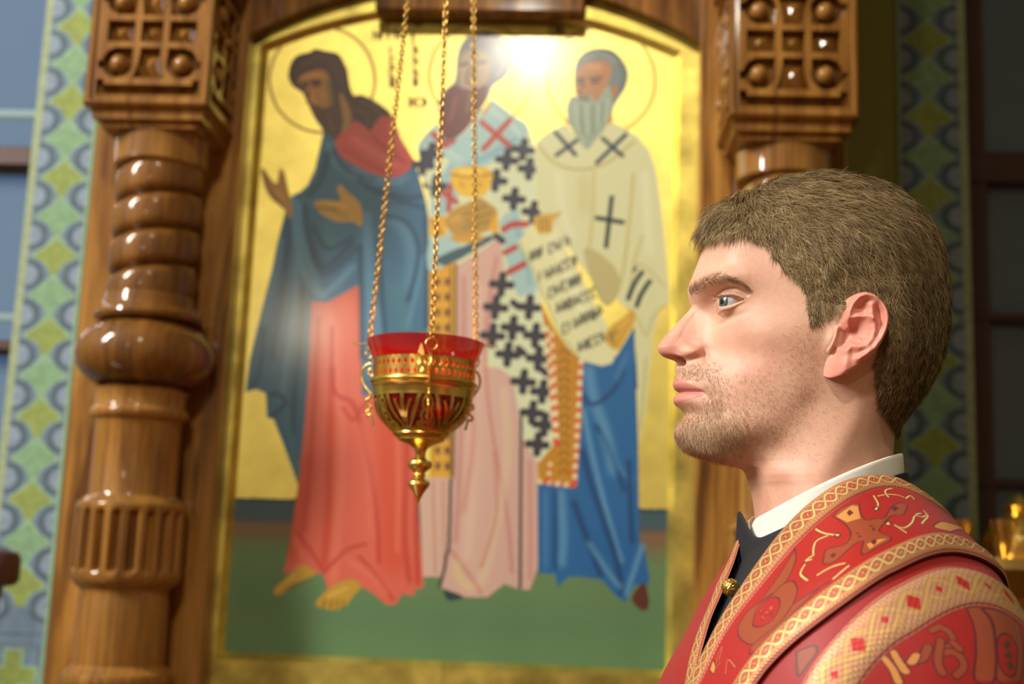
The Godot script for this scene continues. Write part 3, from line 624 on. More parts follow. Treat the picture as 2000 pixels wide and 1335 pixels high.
const BAND_U2 = [[0.565,5.580],[0.586,5.413],[0.607,5.245],[0.628,5.076],[0.651,4.900],[0.676,4.712],[0.706,4.509],[0.740,4.297],[0.782,4.085],[0.836,3.878],[0.903,3.678],[0.982,3.489],[1.074,3.310],[1.174,3.135],[1.281,2.952],[1.391,2.755],[1.505,2.548],[1.622,2.345],[1.748,2.168],[1.883,2.036],[2.028,1.966],[2.175,1.970],[2.315,2.053],[2.435,2.204],[2.538,2.379],[2.635,2.531],[2.734,2.653],[2.831,2.772],[2.923,2.908],[3.011,3.060]]
const BAND_L2 = [[0.695,5.640],[0.714,5.490],[0.733,5.340],[0.752,5.190],[0.771,5.036],[0.793,4.874],[0.818,4.698],[0.846,4.509],[0.878,4.317],[0.920,4.131],[0.975,3.957],[1.046,3.797],[1.128,3.644],[1.217,3.493],[1.310,3.332],[1.405,3.157],[1.502,2.971],[1.604,2.788],[1.715,2.626],[1.834,2.498],[1.960,2.419],[2.089,2.403],[2.215,2.462],[2.331,2.585],[2.435,2.731],[2.534,2.860],[2.629,2.970],[2.720,3.083],[2.806,3.214],[2.889,3.360]]
const BAND_U3 = [[0.905,5.720],[0.921,5.587],[0.938,5.453],[0.955,5.320],[0.971,5.186],[0.989,5.048],[1.010,4.898],[1.033,4.733],[1.060,4.556],[1.089,4.375],[1.124,4.192],[1.169,4.007],[1.225,3.820],[1.292,3.631],[1.366,3.443],[1.447,3.255],[1.536,3.073],[1.632,2.903],[1.738,2.758],[1.853,2.654],[1.974,2.608],[2.096,2.638],[2.213,2.739],[2.322,2.876],[2.424,3.005],[2.520,3.111],[2.611,3.207],[2.696,3.315],[2.777,3.441],[2.854,3.580]]
const BAND_L3 = [[1.166,5.760],[1.180,5.646],[1.195,5.531],[1.209,5.417],[1.223,5.302],[1.238,5.187],[1.253,5.067],[1.271,4.937],[1.292,4.791],[1.315,4.634],[1.340,4.473],[1.368,4.312],[1.405,4.153],[1.454,3.997],[1.512,3.846],[1.578,3.703],[1.653,3.571],[1.738,3.456],[1.831,3.366],[1.930,3.314],[2.031,3.314],[2.127,3.368],[2.218,3.461],[2.305,3.559],[2.389,3.646],[2.469,3.726],[2.546,3.811],[2.618,3.908],[2.685,4.019],[2.749,4.140]]
const BAND_UF = [[0.017,0.580],[0.017,0.854],[0.017,1.122],[0.017,1.380],[0.017,1.626],[0.017,1.862],[0.017,2.091],[0.017,2.314],[0.017,2.531],[0.017,2.745],[0.017,2.954],[0.017,3.159],[0.017,3.360],[0.017,3.552],[0.015,3.729],[0.013,3.890],[0.010,4.041],[0.007,4.188],[0.004,4.333],[0.001,4.474],[-0.002,4.603],[-0.003,4.718],[-0.005,4.823],[-0.006,4.923],[-0.007,5.022],[-0.008,5.122],[-0.009,5.221],[-0.010,5.321],[-0.011,5.420],[-0.013,5.520]]
const BAND_LF = [[-0.026,0.700],[-0.008,0.968],[0.006,1.230],[0.014,1.485],[0.017,1.732],[0.017,1.970],[0.017,2.202],[0.017,2.427],[0.017,2.648],[0.017,2.864],[0.017,3.076],[0.017,3.283],[0.017,3.484],[0.017,3.674],[0.015,3.848],[0.013,4.005],[0.010,4.153],[0.006,4.297],[0.003,4.440],[0.000,4.576],[-0.002,4.702],[-0.004,4.813],[-0.005,4.915],[-0.006,5.013],[-0.007,5.111],[-0.008,5.209],[-0.009,5.307],[-0.010,5.404],[-0.011,5.502],[-0.013,5.600]]
const ROBE_EDGE = [[0.190,5.440],[0.233,5.092],[0.280,4.730],[0.339,4.316],[0.412,3.862],[0.471,3.337],[0.544,2.739],[0.600,2.435],[0.660,2.120],[0.729,1.796],[0.816,1.484],[0.930,1.204],[1.073,0.958],[1.235,0.730],[1.406,0.502],[1.584,0.289],[1.778,0.144],[1.981,0.133],[2.171,0.285],[2.330,0.558],[2.472,0.851],[2.615,1.101],[2.762,1.320],[2.906,1.540]]
const ORARION_STROKES = [[1,150,66,34,0,0,[966,151,997,136,1043,136,1050,151,1027,182,1004,235,1031,242,1054,250,1127,205,1174,189,1185,205,1151,235,1116,258,1081,250,1020,280,989,303,989,341,966,356,893,364,893,349,927,318,912,311,866,318,835,318,823,296,843,273,866,258,896,288,935,265,958,212]],[3,96,26,34,4,0,[966,151,997,136,1043,136,1050,151,1027,182,1004,235,1031,242,1054,250,1127,205,1174,189,1185,205,1151,235,1116,258,1081,250,1020,280,989,303,989,341,966,356,893,364,893,349,927,318,912,311,866,318,835,318,823,296,843,273,866,258,896,288,935,265,958,212,966,151]],[1,206,140,72,0,0,[970,159,1031,144,1039,159,1000,220,966,212]],[1,206,140,72,0,0,[958,334,977,341,912,356,923,334]],[1,96,26,34,0,0,[997,167,1012,159,1008,182,989,189]],[1,96,26,34,0,0,[935,334,954,326,947,341,931,349]],[1,96,26,34,0,0,[1116,212,1139,205,1139,220,1108,235]],[1,96,26,34,0,0,[850,288,862,288,858,303,846,303]],[1,96,26,34,0,0,[943,273,950,273,950,280,943,280]],[1,96,26,34,0,0,[935,288,943,288,943,296,935,296]],[1,96,26,34,0,0,[989,265,997,265,997,273,989,273]],[1,96,26,34,0,0,[985,280,993,280,989,288,977,296]],[3,96,26,34,9,0,[912,151,908,189,912,220,920,242]],[3,226,186,112,5,0,[912,151,908,189,912,220,920,242]],[3,96,26,34,9,0,[904,212,881,197,858,212,839,235]],[3,226,186,112,5,0,[904,212,881,197,858,212,839,235]],[3,96,26,34,9,0,[839,235,827,227,819,227,827,242]],[3,226,186,112,5,0,[839,235,827,227,819,227,827,242]],[3,96,26,34,9,0,[1120,129,1100,174,1074,197]],[3,226,186,112,5,0,[1120,129,1100,174,1074,197]],[3,96,26,34,9,0,[1131,136,1174,136,1204,144,1216,159]],[3,226,186,112,5,0,[1131,136,1174,136,1204,144,1216,159]],[3,96,26,34,9,0,[1216,159,1254,129,1251,151]],[3,226,186,112,5,0,[1216,159,1254,129,1251,151]],[3,96,26,34,9,0,[1047,296,1058,318,1104,303,1158,265,1193,250]],[3,226,186,112,5,0,[1047,296,1058,318,1104,303,1158,265,1193,250]],[3,96,26,34,9,0,[1158,265,1177,273,1204,258]],[3,226,186,112,5,0,[1158,265,1177,273,1204,258]],[3,96,26,34,9,0,[1047,296,1043,341]],[3,226,186,112,5,0,[1047,296,1043,341]],[3,96,26,34,9,0,[1062,83,1031,83,993,106]],[3,226,186,112,5,0,[1062,83,1031,83,993,106]],[3,96,26,34,9,0,[839,364,816,364,793,364]],[3,226,186,112,5,0,[839,364,816,364,793,364]],[3,96,26,34,9,0,[1135,311,1204,265,1224,227]],[3,226,186,112,5,0,[1135,311,1204,265,1224,227]],[3,96,26,34,9,0,[1158,151,1174,113,1208,98]],[3,226,186,112,5,0,[1158,151,1174,113,1208,98]],[3,96,26,34,9,0,[808,235,781,250,769,296]],[3,226,186,112,5,0,[808,235,781,250,769,296]],[3,96,26,34,9,0,[789,311,819,326,843,349]],[3,226,186,112,5,0,[789,311,819,326,843,349]],[1,96,26,34,0,0,[912,227,927,227,920,250,904,250]],[1,226,186,112,0,0,[916,227,920,235,920,242,912,242]],[1,96,26,34,0,0,[1066,189,1089,182,1081,205,1058,212]],[1,226,186,112,0,0,[1066,197,1081,189,1081,197,1066,205]],[1,96,26,34,0,0,[1031,273,1054,265,1047,288,1024,296]],[1,226,186,112,0,0,[1031,280,1047,273,1039,288,1031,288]],[1,150,66,34,0,0,[766,167,835,151,843,144,819,182,773,212,727,220,708,189,681,174]],[3,96,26,34,4,0,[766,167,835,151,843,144,819,182,773,212,727,220,708,189,681,174,766,167]],[1,150,66,34,0,0,[708,205,742,212,758,242,742,288,712,318,673,341,600,349,577,303,585,212,612,151,658,144]],[3,96,26,34,4,0,[708,205,742,212,758,242,742,288,712,318,673,341,600,349,577,303,585,212,612,151,658,144,708,205]],[1,168,24,21,0,0,[631,220,669,182,700,205,708,242,689,280,650,303,627,280,623,242]],[3,96,26,34,4,0,[631,220,669,182,700,205,708,242,689,280,650,303,627,280,623,242,631,220]],[1,96,26,34,0,0,[646,242,654,242,654,258,642,258]],[1,190,90,56,0,0,[650,242,654,242,650,258,646,258]],[1,96,26,34,0,0,[662,242,669,242,665,258,658,258]],[1,190,90,56,0,0,[662,242,669,242,665,258,662,250]],[1,96,26,34,0,0,[677,242,685,242,681,265,673,258]],[1,190,90,56,0,0,[677,242,685,242,681,258,673,258]],[1,96,26,34,0,0,[662,205,669,205,665,227,658,227]],[1,190,90,56,0,0,[662,212,669,205,665,220,662,220]],[1,96,26,34,0,0,[662,265,669,265,665,288,658,288]],[1,190,90,56,0,0,[662,273,665,273,665,280,662,280]],[1,150,66,34,0,0,[704,326,750,349,785,364,762,356,696,356,646,356,562,349,569,311,642,341]],[3,96,26,34,4,0,[704,326,750,349,785,364,762,356,696,356,646,356,562,349,569,311,642,341,704,326]],[1,206,140,72,0,0,[1162,326,1247,273,1316,242,1524,121,1235,326,1177,334]],[3,96,26,34,4,0,[1162,326,1247,273,1316,242,1524,121,1235,326,1177,334,1162,326]],[3,96,26,34,9,0,[485,174,523,136,550,129,512,167]],[3,206,90,56,5,0,[485,174,523,136,550,129,512,167]],[3,96,26,34,9,0,[488,265,523,227,512,303]],[3,206,90,56,5,0,[488,265,523,227,512,303]],[3,96,26,34,9,0,[492,174,512,182]],[3,206,90,56,5,0,[492,174,512,182]],[1,206,140,72,0,0,[481,136,508,121,496,167,477,182]],[3,96,26,34,4,0,[481,136,508,121,496,167,477,182,481,136]]]
const ROBE_STROKES = [[1,150,66,34,0,0,[457,590,485,559,468,583,437,624,403,675,394,675,423,621]],[3,96,26,34,4,0,[457,590,485,559,468,583,437,624,403,675,394,675,423,621,457,590]],[1,150,66,34,0,0,[360,645,386,638,392,651,380,672,366,689]],[3,96,26,34,4,0,[360,645,386,638,392,651,380,672,366,689,360,645]],[1,150,66,34,0,0,[625,566,653,566,662,600,647,645,619,706,591,703,608,651,622,604]],[3,96,26,34,4,0,[625,566,653,566,662,600,647,645,619,706,591,703,608,651,622,604,625,566]],[1,150,66,34,0,0,[659,570,699,580,744,614,673,709,625,706,650,645,667,597]],[3,96,26,34,4,0,[659,570,699,580,744,614,673,709,625,706,650,645,667,597,659,570]],[1,168,24,21,0,0,[647,651,664,631,687,628,699,648,684,675,662,699,645,699,639,679]],[3,96,26,34,4,0,[647,651,664,631,687,628,699,648,684,675,662,699,645,699,639,679,647,651]],[1,92,52,30,0,0,[662,648,679,638,684,648,667,658]],[1,92,52,30,0,0,[656,665,670,658,676,669,662,675]],[1,92,52,30,0,0,[650,682,664,675,670,686,656,692]],[3,96,26,34,15,0,[548,614,562,607,574,617,574,638,559,651]],[3,150,66,34,10,0,[548,614,562,607,574,617,574,638,559,651]],[3,96,26,34,15,0,[551,658,568,655,579,665,579,682,565,696]],[3,150,66,34,10,0,[551,658,568,655,579,665,579,682,565,696]],[3,96,26,34,15,0,[556,634,545,672,548,692]],[3,150,66,34,10,0,[556,634,545,672,548,692]],[3,96,26,34,15,0,[517,672,528,665,537,645]],[3,150,66,34,10,0,[517,672,528,665,537,645]],[3,96,26,34,15,0,[574,638,582,651]],[3,150,66,34,10,0,[574,638,582,651]],[3,96,26,34,12,0,[485,669,494,686,500,709]],[3,206,140,72,8,0,[485,669,494,686,500,709]],[3,96,26,34,12,0,[497,658,502,675,508,692]],[3,206,140,72,8,0,[497,658,502,675,508,692]],[3,96,26,34,12,0,[514,675,520,662]],[3,206,140,72,8,0,[514,675,520,662]]]


class Shape:
	var v := PackedVector3Array()
	var n := PackedVector3Array()
	var uv := PackedVector2Array()
	var c := PackedColorArray()
	var i := PackedInt32Array()

	func quad_flat(a: Vector3, b: Vector3, cc: Vector3, d: Vector3) -> void:
		# a b c d counter-clockwise seen from outside
		var nn := (b - a).cross(cc - a).normalized()
		var k := v.size()
		for p in [a, b, cc, d]:
			v.append(p); n.append(nn); uv.append(Vector2(p.x, p.y)); c.append(Color.WHITE)
		for t in [0, 2, 1, 0, 3, 2]:
			i.append(k + t)

	func tri_flat(a: Vector3, b: Vector3, cc: Vector3) -> void:
		var nn := (b - a).cross(cc - a).normalized()
		var k := v.size()
		for p in [a, b, cc]:
			v.append(p); n.append(nn); uv.append(Vector2(p.x, p.y)); c.append(Color.WHITE)
		for t in [0, 2, 1]:
			i.append(k + t)

	func grid(p: PackedVector3Array, nu: int, nv: int, wrap := false, flip := false, tex := PackedVector2Array(), col := PackedColorArray(), skip := PackedByteArray()) -> void:
		var k := v.size()
		var s := -1.0 if flip else 1.0
		for j in nv:
			for a in nu:
				var am := a - 1 if a > 0 else (nu - 1 if wrap else 0)
				var ap := a + 1 if a < nu - 1 else (0 if wrap else nu - 1)
				var jm := maxi(j - 1, 0)
				var jp := mini(j + 1, nv - 1)
				var du := p[j * nu + ap] - p[j * nu + am]
				var dv := p[jp * nu + a] - p[jm * nu + a]
				var nn := du.cross(dv)
				if nn.length_squared() < 1e-18:
					nn = p[j * nu + a] - p[(nv / 2) * nu + a]
					nn *= s
				n.append(nn.normalized() * s)
		v.append_array(p)
		if tex.size() == p.size():
			uv.append_array(tex)
		else:
			for q in p:
				uv.append(Vector2(q.x, q.y))
		if col.size() == p.size():
			c.append_array(col)
		else:
			for q in p:
				c.append(Color.WHITE)
		for j in nv - 1:
			for a in (nu if wrap else nu - 1):
				if skip.size() and skip[j * nu + a]:
					continue
				var b := (a + 1) % nu
				var q0 := k + j * nu + a
				var q1 := k + j * nu + b
				var q2 := k + (j + 1) * nu + b
				var q3 := k + (j + 1) * nu + a
				if flip:
					i.append(q0); i.append(q1); i.append(q2); i.append(q0); i.append(q2); i.append(q3)
				else:
					i.append(q0); i.append(q2); i.append(q1); i.append(q0); i.append(q3); i.append(q2)

	func lathe(prof: Array, segs: int, at := Vector3.ZERO, crease := 45.0) -> void:
		# prof: Vector2(radius, height) listed from the bottom up
		var m := prof.size()
		var sn := []
		for k in m - 1:
			var d: Vector2 = prof[k + 1] - prof[k]
			sn.append(Vector2(d.y, -d.x).normalized())
		for k in m - 1:
			var n0: Vector2 = sn[k]
			var n1: Vector2 = sn[k]
			if k > 0 and rad_to_deg(absf(sn[k].angle_to(sn[k - 1]))) < crease:
				n0 = (sn[k] + sn[k - 1]).normalized()
			if k < m - 2 and rad_to_deg(absf(sn[k].angle_to(sn[k + 1]))) < crease:
				n1 = (sn[k] + sn[k + 1]).normalized()
			var base := v.size()
			for e in 2:
				var pr: Vector2 = prof[k + e]
				var nn: Vector2 = n0 if e == 0 else n1
				for a in segs + 1:
					var t := TAU * a / segs
					var dir := Vector3(cos(t), 0, -sin(t))
					v.append(at + dir * pr.x + Vector3(0, pr.y, 0))
					n.append((dir * nn.x + Vector3(0, nn.y, 0)).normalized())
					uv.append(Vector2(float(a) / segs, pr.y)); c.append(Color.WHITE)
			for a in segs:
				var q0 := base + a
				var q1 := base + a + 1
				var q2 := base + segs + 1 + a + 1
				var q3 := base + segs + 1 + a
				for t in [q0, q2, q1, q0, q3, q2]:
					i.append(t)

	func box(lo: Vector3, hi: Vector3, b := 0.002) -> void:
		# a box with chamfered edges
		var ce := (lo + hi) / 2.0
		var h := (hi - lo) / 2.0
		b = minf(b, minf(h.x, minf(h.y, h.z)) * 0.9)
		var corner := func(sx, sy, sz, ax): # the corner vertex lying on the face across axis ax
			var o := Vector3(h.x - b, h.y - b, h.z - b)
			o[ax] += b
			return ce + Vector3(o.x * sx, o.y * sy, o.z * sz)
		for ax in 3:
			for s in [-1, 1]:
				var u := (ax + 1) % 3
				var w := (ax + 2) % 3
				var q := []
				for k in [[-1, -1], [1, -1], [1, 1], [-1, 1]]:
					var sg := [0, 0, 0]
					sg[ax] = s; sg[u] = k[0]; sg[w] = k[1]
					q.append(corner.call(sg[0], sg[1], sg[2], ax))
				if s > 0:
					quad_flat(q[0], q[1], q[2], q[3])
				else:
					quad_flat(q[3], q[2], q[1], q[0])
		for ax in 3: # edges along ax
			var u := (ax + 1) % 3
			var w := (ax + 2) % 3
			for su in [-1, 1]:
				for sw in [-1, 1]:
					var sg := [0, 0, 0]
					sg[u] = su; sg[w] = sw
					sg[ax] = -1
					var a = corner.call(sg[0], sg[1], sg[2], u)
					var bb = corner.call(sg[0], sg[1], sg[2], w)
					sg[ax] = 1
					var cc = corner.call(sg[0], sg[1], sg[2], w)
					var d = corner.call(sg[0], sg[1], sg[2], u)
					if su * sw > 0:
						quad_flat(a, bb, cc, d)
					else:
						quad_flat(d, cc, bb, a)
		for sx in [-1, 1]:
			for sy in [-1, 1]:
				for sz in [-1, 1]:
					var a = corner.call(sx, sy, sz, 0)
					var bb = corner.call(sx, sy, sz, 1)
					var cc = corner.call(sx, sy, sz, 2)
					if sx * sy * sz > 0:
						tri_flat(a, bb, cc)
					else:
						tri_flat(a, cc, bb)

	func tube(path: PackedVector3Array, r: float, segs := 8, closed := false) -> void:
		var m := path.size()
		var pts := PackedVector3Array()
		var side := Vector3.ZERO
		for k in (m + 1 if closed else m):
			var kk := k % m
			var t: Vector3
			if closed:
				t = (path[(kk + 1) % m] - path[(kk - 1 + m) % m]).normalized()
			else:
				t = (path[mini(kk + 1, m - 1)] - path[maxi(kk - 1, 0)]).normalized()
			if side == Vector3.ZERO:
				side = t.cross(Vector3(0.31, 0.9, 0.2)).normalized()
			side = (side - t * side.dot(t)).normalized()
			var up := t.cross(side)
			for a in segs:
				var w := TAU * a / segs
				pts.append(path[kk] + (side * cos(w) + up * sin(w)) * r)
		grid(pts, segs, pts.size() / segs, true, false)

	func ball(at: Vector3, r: Vector3, nu := 20, nv := 12) -> void:
		var pts := PackedVector3Array()
		for j in nv + 1:
			var t := clampf(PI * j / nv, 0.01, PI - 0.01)
			for a in nu:
				var w := TAU * a / nu
				pts.append(at + Vector3(sin(t) * cos(w) * r.x, cos(t) * r.y, sin(t) * sin(w) * r.z))
		grid(pts, nu, nv + 1, true, false)

	func extrude(outline: PackedVector2Array, z0: float, z1: float) -> void:
		# outline in the xy plane, made solid between z0 < z1
		var o := outline.duplicate()
		if Geometry2D.is_polygon_clockwise(o):
			o.reverse()
		var tri := Geometry2D.triangulate_polygon(o)
		for t in range(0, tri.size(), 3):
			var a := o[tri[t]]; var b := o[tri[t + 1]]; var d := o[tri[t + 2]]
			if (b - a).cross(d - a) < 0.0:
				var s := b; b = d; d = s
			tri_flat(Vector3(a.x, a.y, z1), Vector3(b.x, b.y, z1), Vector3(d.x, d.y, z1))
			tri_flat(Vector3(a.x, a.y, z0), Vector3(d.x, d.y, z0), Vector3(b.x, b.y, z0))
		for k in o.size():
			var a := o[k]; var b := o[(k + 1) % o.size()]
			quad_flat(Vector3(a.x, a.y, z0), Vector3(b.x, b.y, z0), Vector3(b.x, b.y, z1), Vector3(a.x, a.y, z1))

	func mesh() -> ArrayMesh:
		var arr := []
		arr.resize(Mesh.ARRAY_MAX)
		arr[Mesh.ARRAY_VERTEX] = v
		arr[Mesh.ARRAY_NORMAL] = n
		arr[Mesh.ARRAY_TEX_UV] = uv
		arr[Mesh.ARRAY_COLOR] = c
		arr[Mesh.ARRAY_INDEX] = i
		var am := ArrayMesh.new()
		am.add_surface_from_arrays(Mesh.PRIMITIVE_TRIANGLES, arr)
		return am


func part(called: String, shape, material: Material, parent: Node, at := Vector3.ZERO) -> MeshInstance3D:
	var o := MeshInstance3D.new()
	o.name = called
	o.mesh = shape.mesh() if shape is Shape else shape
	o.material_override = material
	o.position = at
	parent.add_child(o, true)
	return o


func thing(called: String, label: String, category: String, at := Vector3.ZERO, group := "") -> Node3D:
	var o := Node3D.new()
	o.name = called
	o.position = at
	add_child(o, true)
	tag(o, label, category, group)
	return o


func tag(o: Node, label: String, category: String, group := "") -> void:
	o.set_meta("label", label)
	o.set_meta("category", category)
	if group:
		o.set_meta("group", group)


func structure(called: String, shape, material: Material, label := "", category := "", parent: Node = self) -> MeshInstance3D:
	var o := part(called, shape, material, parent)
	if parent == self:
		o.set_meta("kind", "structure")
		if label:
			tag(o, label, category)
	return o


func srgb(r: float, g: float, b: float) -> Color:
	return Color(r / 255.0, g / 255.0, b / 255.0)


func mat(col: Color, rough: float, metal := 0.0) -> StandardMaterial3D:
	var m := StandardMaterial3D.new()
	m.albedo_color = col
	m.roughness = rough
	m.metallic = metal
	return m


func fbm(sd: int, freq: float, oct := 4) -> FastNoiseLite:
	var f := FastNoiseLite.new()
	f.seed = sd
	f.frequency = freq
	f.fractal_octaves = oct
	f.noise_type = FastNoiseLite.TYPE_SIMPLEX_SMOOTH
	return f


func wood_image(sd: int, dark: Color, mid: Color, light: Color) -> ImageTexture:
	var w := 384
	var img := Image.create(w, w, false, Image.FORMAT_RGB8)
	var a := fbm(sd, 1.0, 3)
	var b := fbm(sd + 7, 1.0, 4)
	for y in w:
		for x in w:
			var fx := float(x) / w
			var fy := float(y) / w
			# seamless by walking round two circles
			var cx := cos(TAU * fx); var sx := sin(TAU * fx)
			var cy := cos(TAU * fy) * 0.22; var sy := sin(TAU * fy) * 0.22
			var big := a.get_noise_3d(cx * 0.9 + cy * 2.0, sx * 0.9, sy * 2.0)
			var fine := b.get_noise_3d(cx * 9.0 + cy, sx * 9.0, sy * 3.0 + big)
			var pore := b.get_noise_3d(cx * 26.0, sx * 26.0 + cy * 9.0, sy * 9.0)
			var t := 0.5 + 0.75 * big + 0.55 * fine
			var col := dark.lerp(mid, clampf(t * 2.0, 0, 1)).lerp(light, clampf(t * 2.0 - 1.0, 0, 1))
			if pore > 0.42:
				col = col.lerp(dark, 0.45)
			img.set_pixel(x, y, col)
	return ImageTexture.create_from_image(img)


func wood_mat(sd: int, dark: Color, mid: Color, light: Color, scale: Vector3) -> StandardMaterial3D:
	var m := mat(Color.WHITE, 0.55)
	m.metallic_specular = 0.3
	m.albedo_texture = wood_image(sd, dark, mid, light)
	m.uv1_triplanar = true
	m.uv1_scale = scale
	m.clearcoat_enabled = true
	m.clearcoat = 0.75
	m.clearcoat_roughness = 0.06
	return m


func arc(centre: Vector2, r: float, a0: float, a1: float, steps: int) -> PackedVector2Array:
	var o := PackedVector2Array()
	for k in steps + 1:
		var t := lerpf(a0, a1, float(k) / steps)
		o.append(centre + Vector2(cos(t), sin(t)) * r)
	return o


func spline(pts: Array, t: float) -> Variant:
	# Catmull-Rom through equally spaced points, t from 0 to size - 1
	var m := pts.size()
	var k := clampi(int(floor(t)), 0, m - 2)
	var f := t - k
	var p0 = pts[maxi(k - 1, 0)]; var p1 = pts[k]; var p2 = pts[k + 1]; var p3 = pts[mini(k + 2, m - 1)]
	return p1 + (p2 - p0) * (0.5 * f) + (p0 * 2.0 - p1 * 5.0 + p2 * 4.0 - p3) * (0.5 * f * f) + (p1 * 3.0 - p0 - p2 * 3.0 + p3) * (0.5 * f * f * f)


func curve(xs: Array, t: float) -> float:
	# pairs [t, value] in rising t, joined by smooth cubic pieces
	if t <= xs[0][0]:
		return xs[0][1]
	var m := xs.size()
	if t >= xs[m - 1][0]:
		return xs[m - 1][1]
	var k := 0
	while xs[k + 1][0] < t:
		k += 1
	var h: float = xs[k + 1][0] - xs[k][0]
	var f: float = (t - xs[k][0]) / h
	var s: float = (xs[k + 1][1] - xs[k][1]) / h
	var s0: float = s if k == 0 else (xs[k][1] - xs[k - 1][1]) / (xs[k][0] - xs[k - 1][0])
	var s1: float = s if k + 2 >= m else (xs[k + 2][1] - xs[k + 1][1]) / (xs[k + 2][0] - xs[k + 1][0])
	var m0 := 0.0 if s0 * s <= 0.0 else 2.0 * s0 * s / (s0 + s)
	var m1 := 0.0 if s1 * s <= 0.0 else 2.0 * s1 * s / (s1 + s)
	var f2 := f * f
	var f3 := f2 * f
	return (2 * f3 - 3 * f2 + 1) * xs[k][1] + (f3 - 2 * f2 + f) * h * m0 + (3 * f2 - 2 * f3) * xs[k + 1][1] + (f3 - f2) * h * m1


func _ready() -> void:
	# ---- camera
	var cam := Camera3D.new()
	cam.name = "camera"
	cam.fov = 30.4806
	cam.position = Vector3(0, 1.49, 0)
	cam.basis = Basis(Vector3.UP, deg_to_rad(3.05)) * Basis(Vector3.RIGHT, deg_to_rad(9.77)) * Basis(Vector3.BACK, deg_to_rad(2.13))
	cam.near = 0.02
	cam.far = 60.0
	var at := CameraAttributesPhysical.new()
	at.frustum_focal_length = 44.0
	at.frustum_focus_distance = 0.955
	at.exposure_aperture = 4.7
	at.frustum_near = 0.02
	at.frustum_far = 60.0
	cam.attributes = at
	cam.current = true
	add_child(cam)
	# ---- sky at dusk outside the windows
	var env := Environment.new()
	env.tonemap_mode = Environment.TONE_MAPPER_LINEAR
	env.tonemap_exposure = 1.3
	env.background_mode = Environment.BG_SKY
	var sky := Sky.new()
	var sm := ProceduralSkyMaterial.new()
	sm.sky_top_color = srgb(62, 104, 158)
	sm.sky_horizon_color = srgb(92, 130, 168)
	sm.ground_horizon_color = srgb(70, 90, 110)
	sm.ground_bottom_color = srgb(50, 60, 70)
	sm.energy_multiplier = 0.42
	sky.sky_material = sm
	env.sky = sky
	env.sdfgi_enabled = true
	env.ssao_enabled = true
	env.ssil_enabled = true
	var we := WorldEnvironment.new()
	we.name = "world"
	we.environment = env
	add_child(we)
	materials()
	# ---- unseen lamps of the hall, each a glowing fitting with its light
	lamps()
	# ---- setting
	room()
	# ---- carved frame, icon, hanging lamp
	screen()
	hanging_lamp()
	# ---- the deacon
	person()


func materials() -> void:
	M.wood = wood_mat(3, srgb(88, 53, 16), srgb(146, 99, 38), srgb(176, 127, 58), Vector3(3.2, 0.9, 3.2))
	M.wood_dark = wood_mat(11, srgb(72, 41, 12), srgb(120, 77, 26), srgb(152, 104, 42), Vector3(4.0, 1.1, 4.0))
	M.gold = mat(srgb(246, 224, 122), 0.46, 1.0)
	var gi := Image.create(256, 256, false, Image.FORMAT_RGB8)
	var f := fbm(5, 0.02, 4)
	for y in 256:
		for x in 256:
			var k := 0.86 + 0.28 * f.get_noise_2d(x, y)
			gi.set_pixel(x, y, Color(k, k, k * 0.97))
	M.gold.albedo_texture = ImageTexture.create_from_image(gi)
	M.gold.uv1_triplanar = true
	M.gold.uv1_scale = Vector3(2, 2, 2)
	M.brass = mat(srgb(240, 200, 108), 0.27, 1.0)
	M.brass_old = mat(srgb(214, 174, 98), 0.32, 1.0)
	M.wall_paint = mat(srgb(136, 140, 70), 0.8)
	M.plaster = mat(srgb(140, 130, 110), 0.9)
	M.floor = wood_mat(21, srgb(70, 44, 22), srgb(104, 66, 34), srgb(128, 84, 46), Vector3(1.2, 1.2, 4.0))
	M.sash = mat(srgb(72, 44, 38), 0.45)
	M.sash_pale = mat(srgb(150, 176, 168), 0.6)
	var g := mat(Color(0.75, 0.85, 0.95, 0.12), 0.02)
	g.transparency = BaseMaterial3D.TRANSPARENCY_ALPHA
	M.pane = g


func lit(called: String, colour: Color, glow: float) -> StandardMaterial3D:
	var m := mat(colour, 0.5)
	m.emission_enabled = true
	m.emission = colour
	m.emission_energy_multiplier = glow
	return m


func globe(at: Vector3, r: float, colour: Color, energy: float, glow: float, label: String) -> void:
	var t := thing("unseen_globe_lamp", label, "lamp", at, "unseen lamps of the hall")
	var s := Shape.new()
	s.ball(Vector3.ZERO, Vector3(r, r, r), 24, 14)
	part("lamp_globe", s, lit("glow", colour, glow), t)
	var rod := Shape.new()
	rod.lathe([Vector2(0.008, r), Vector2(0.008, 6.2 - at.y)], 10)
	part("lamp_rod", rod, M.brass_old, t)
	var l := OmniLight3D.new()
	l.name = "lamp_light"
	l.light_color = colour
	l.light_energy = energy
	l.light_size = r
	l.omni_range = 14.0
	l.omni_attenuation = 2.0
	l.shadow_enabled = true
	t.add_child(l)


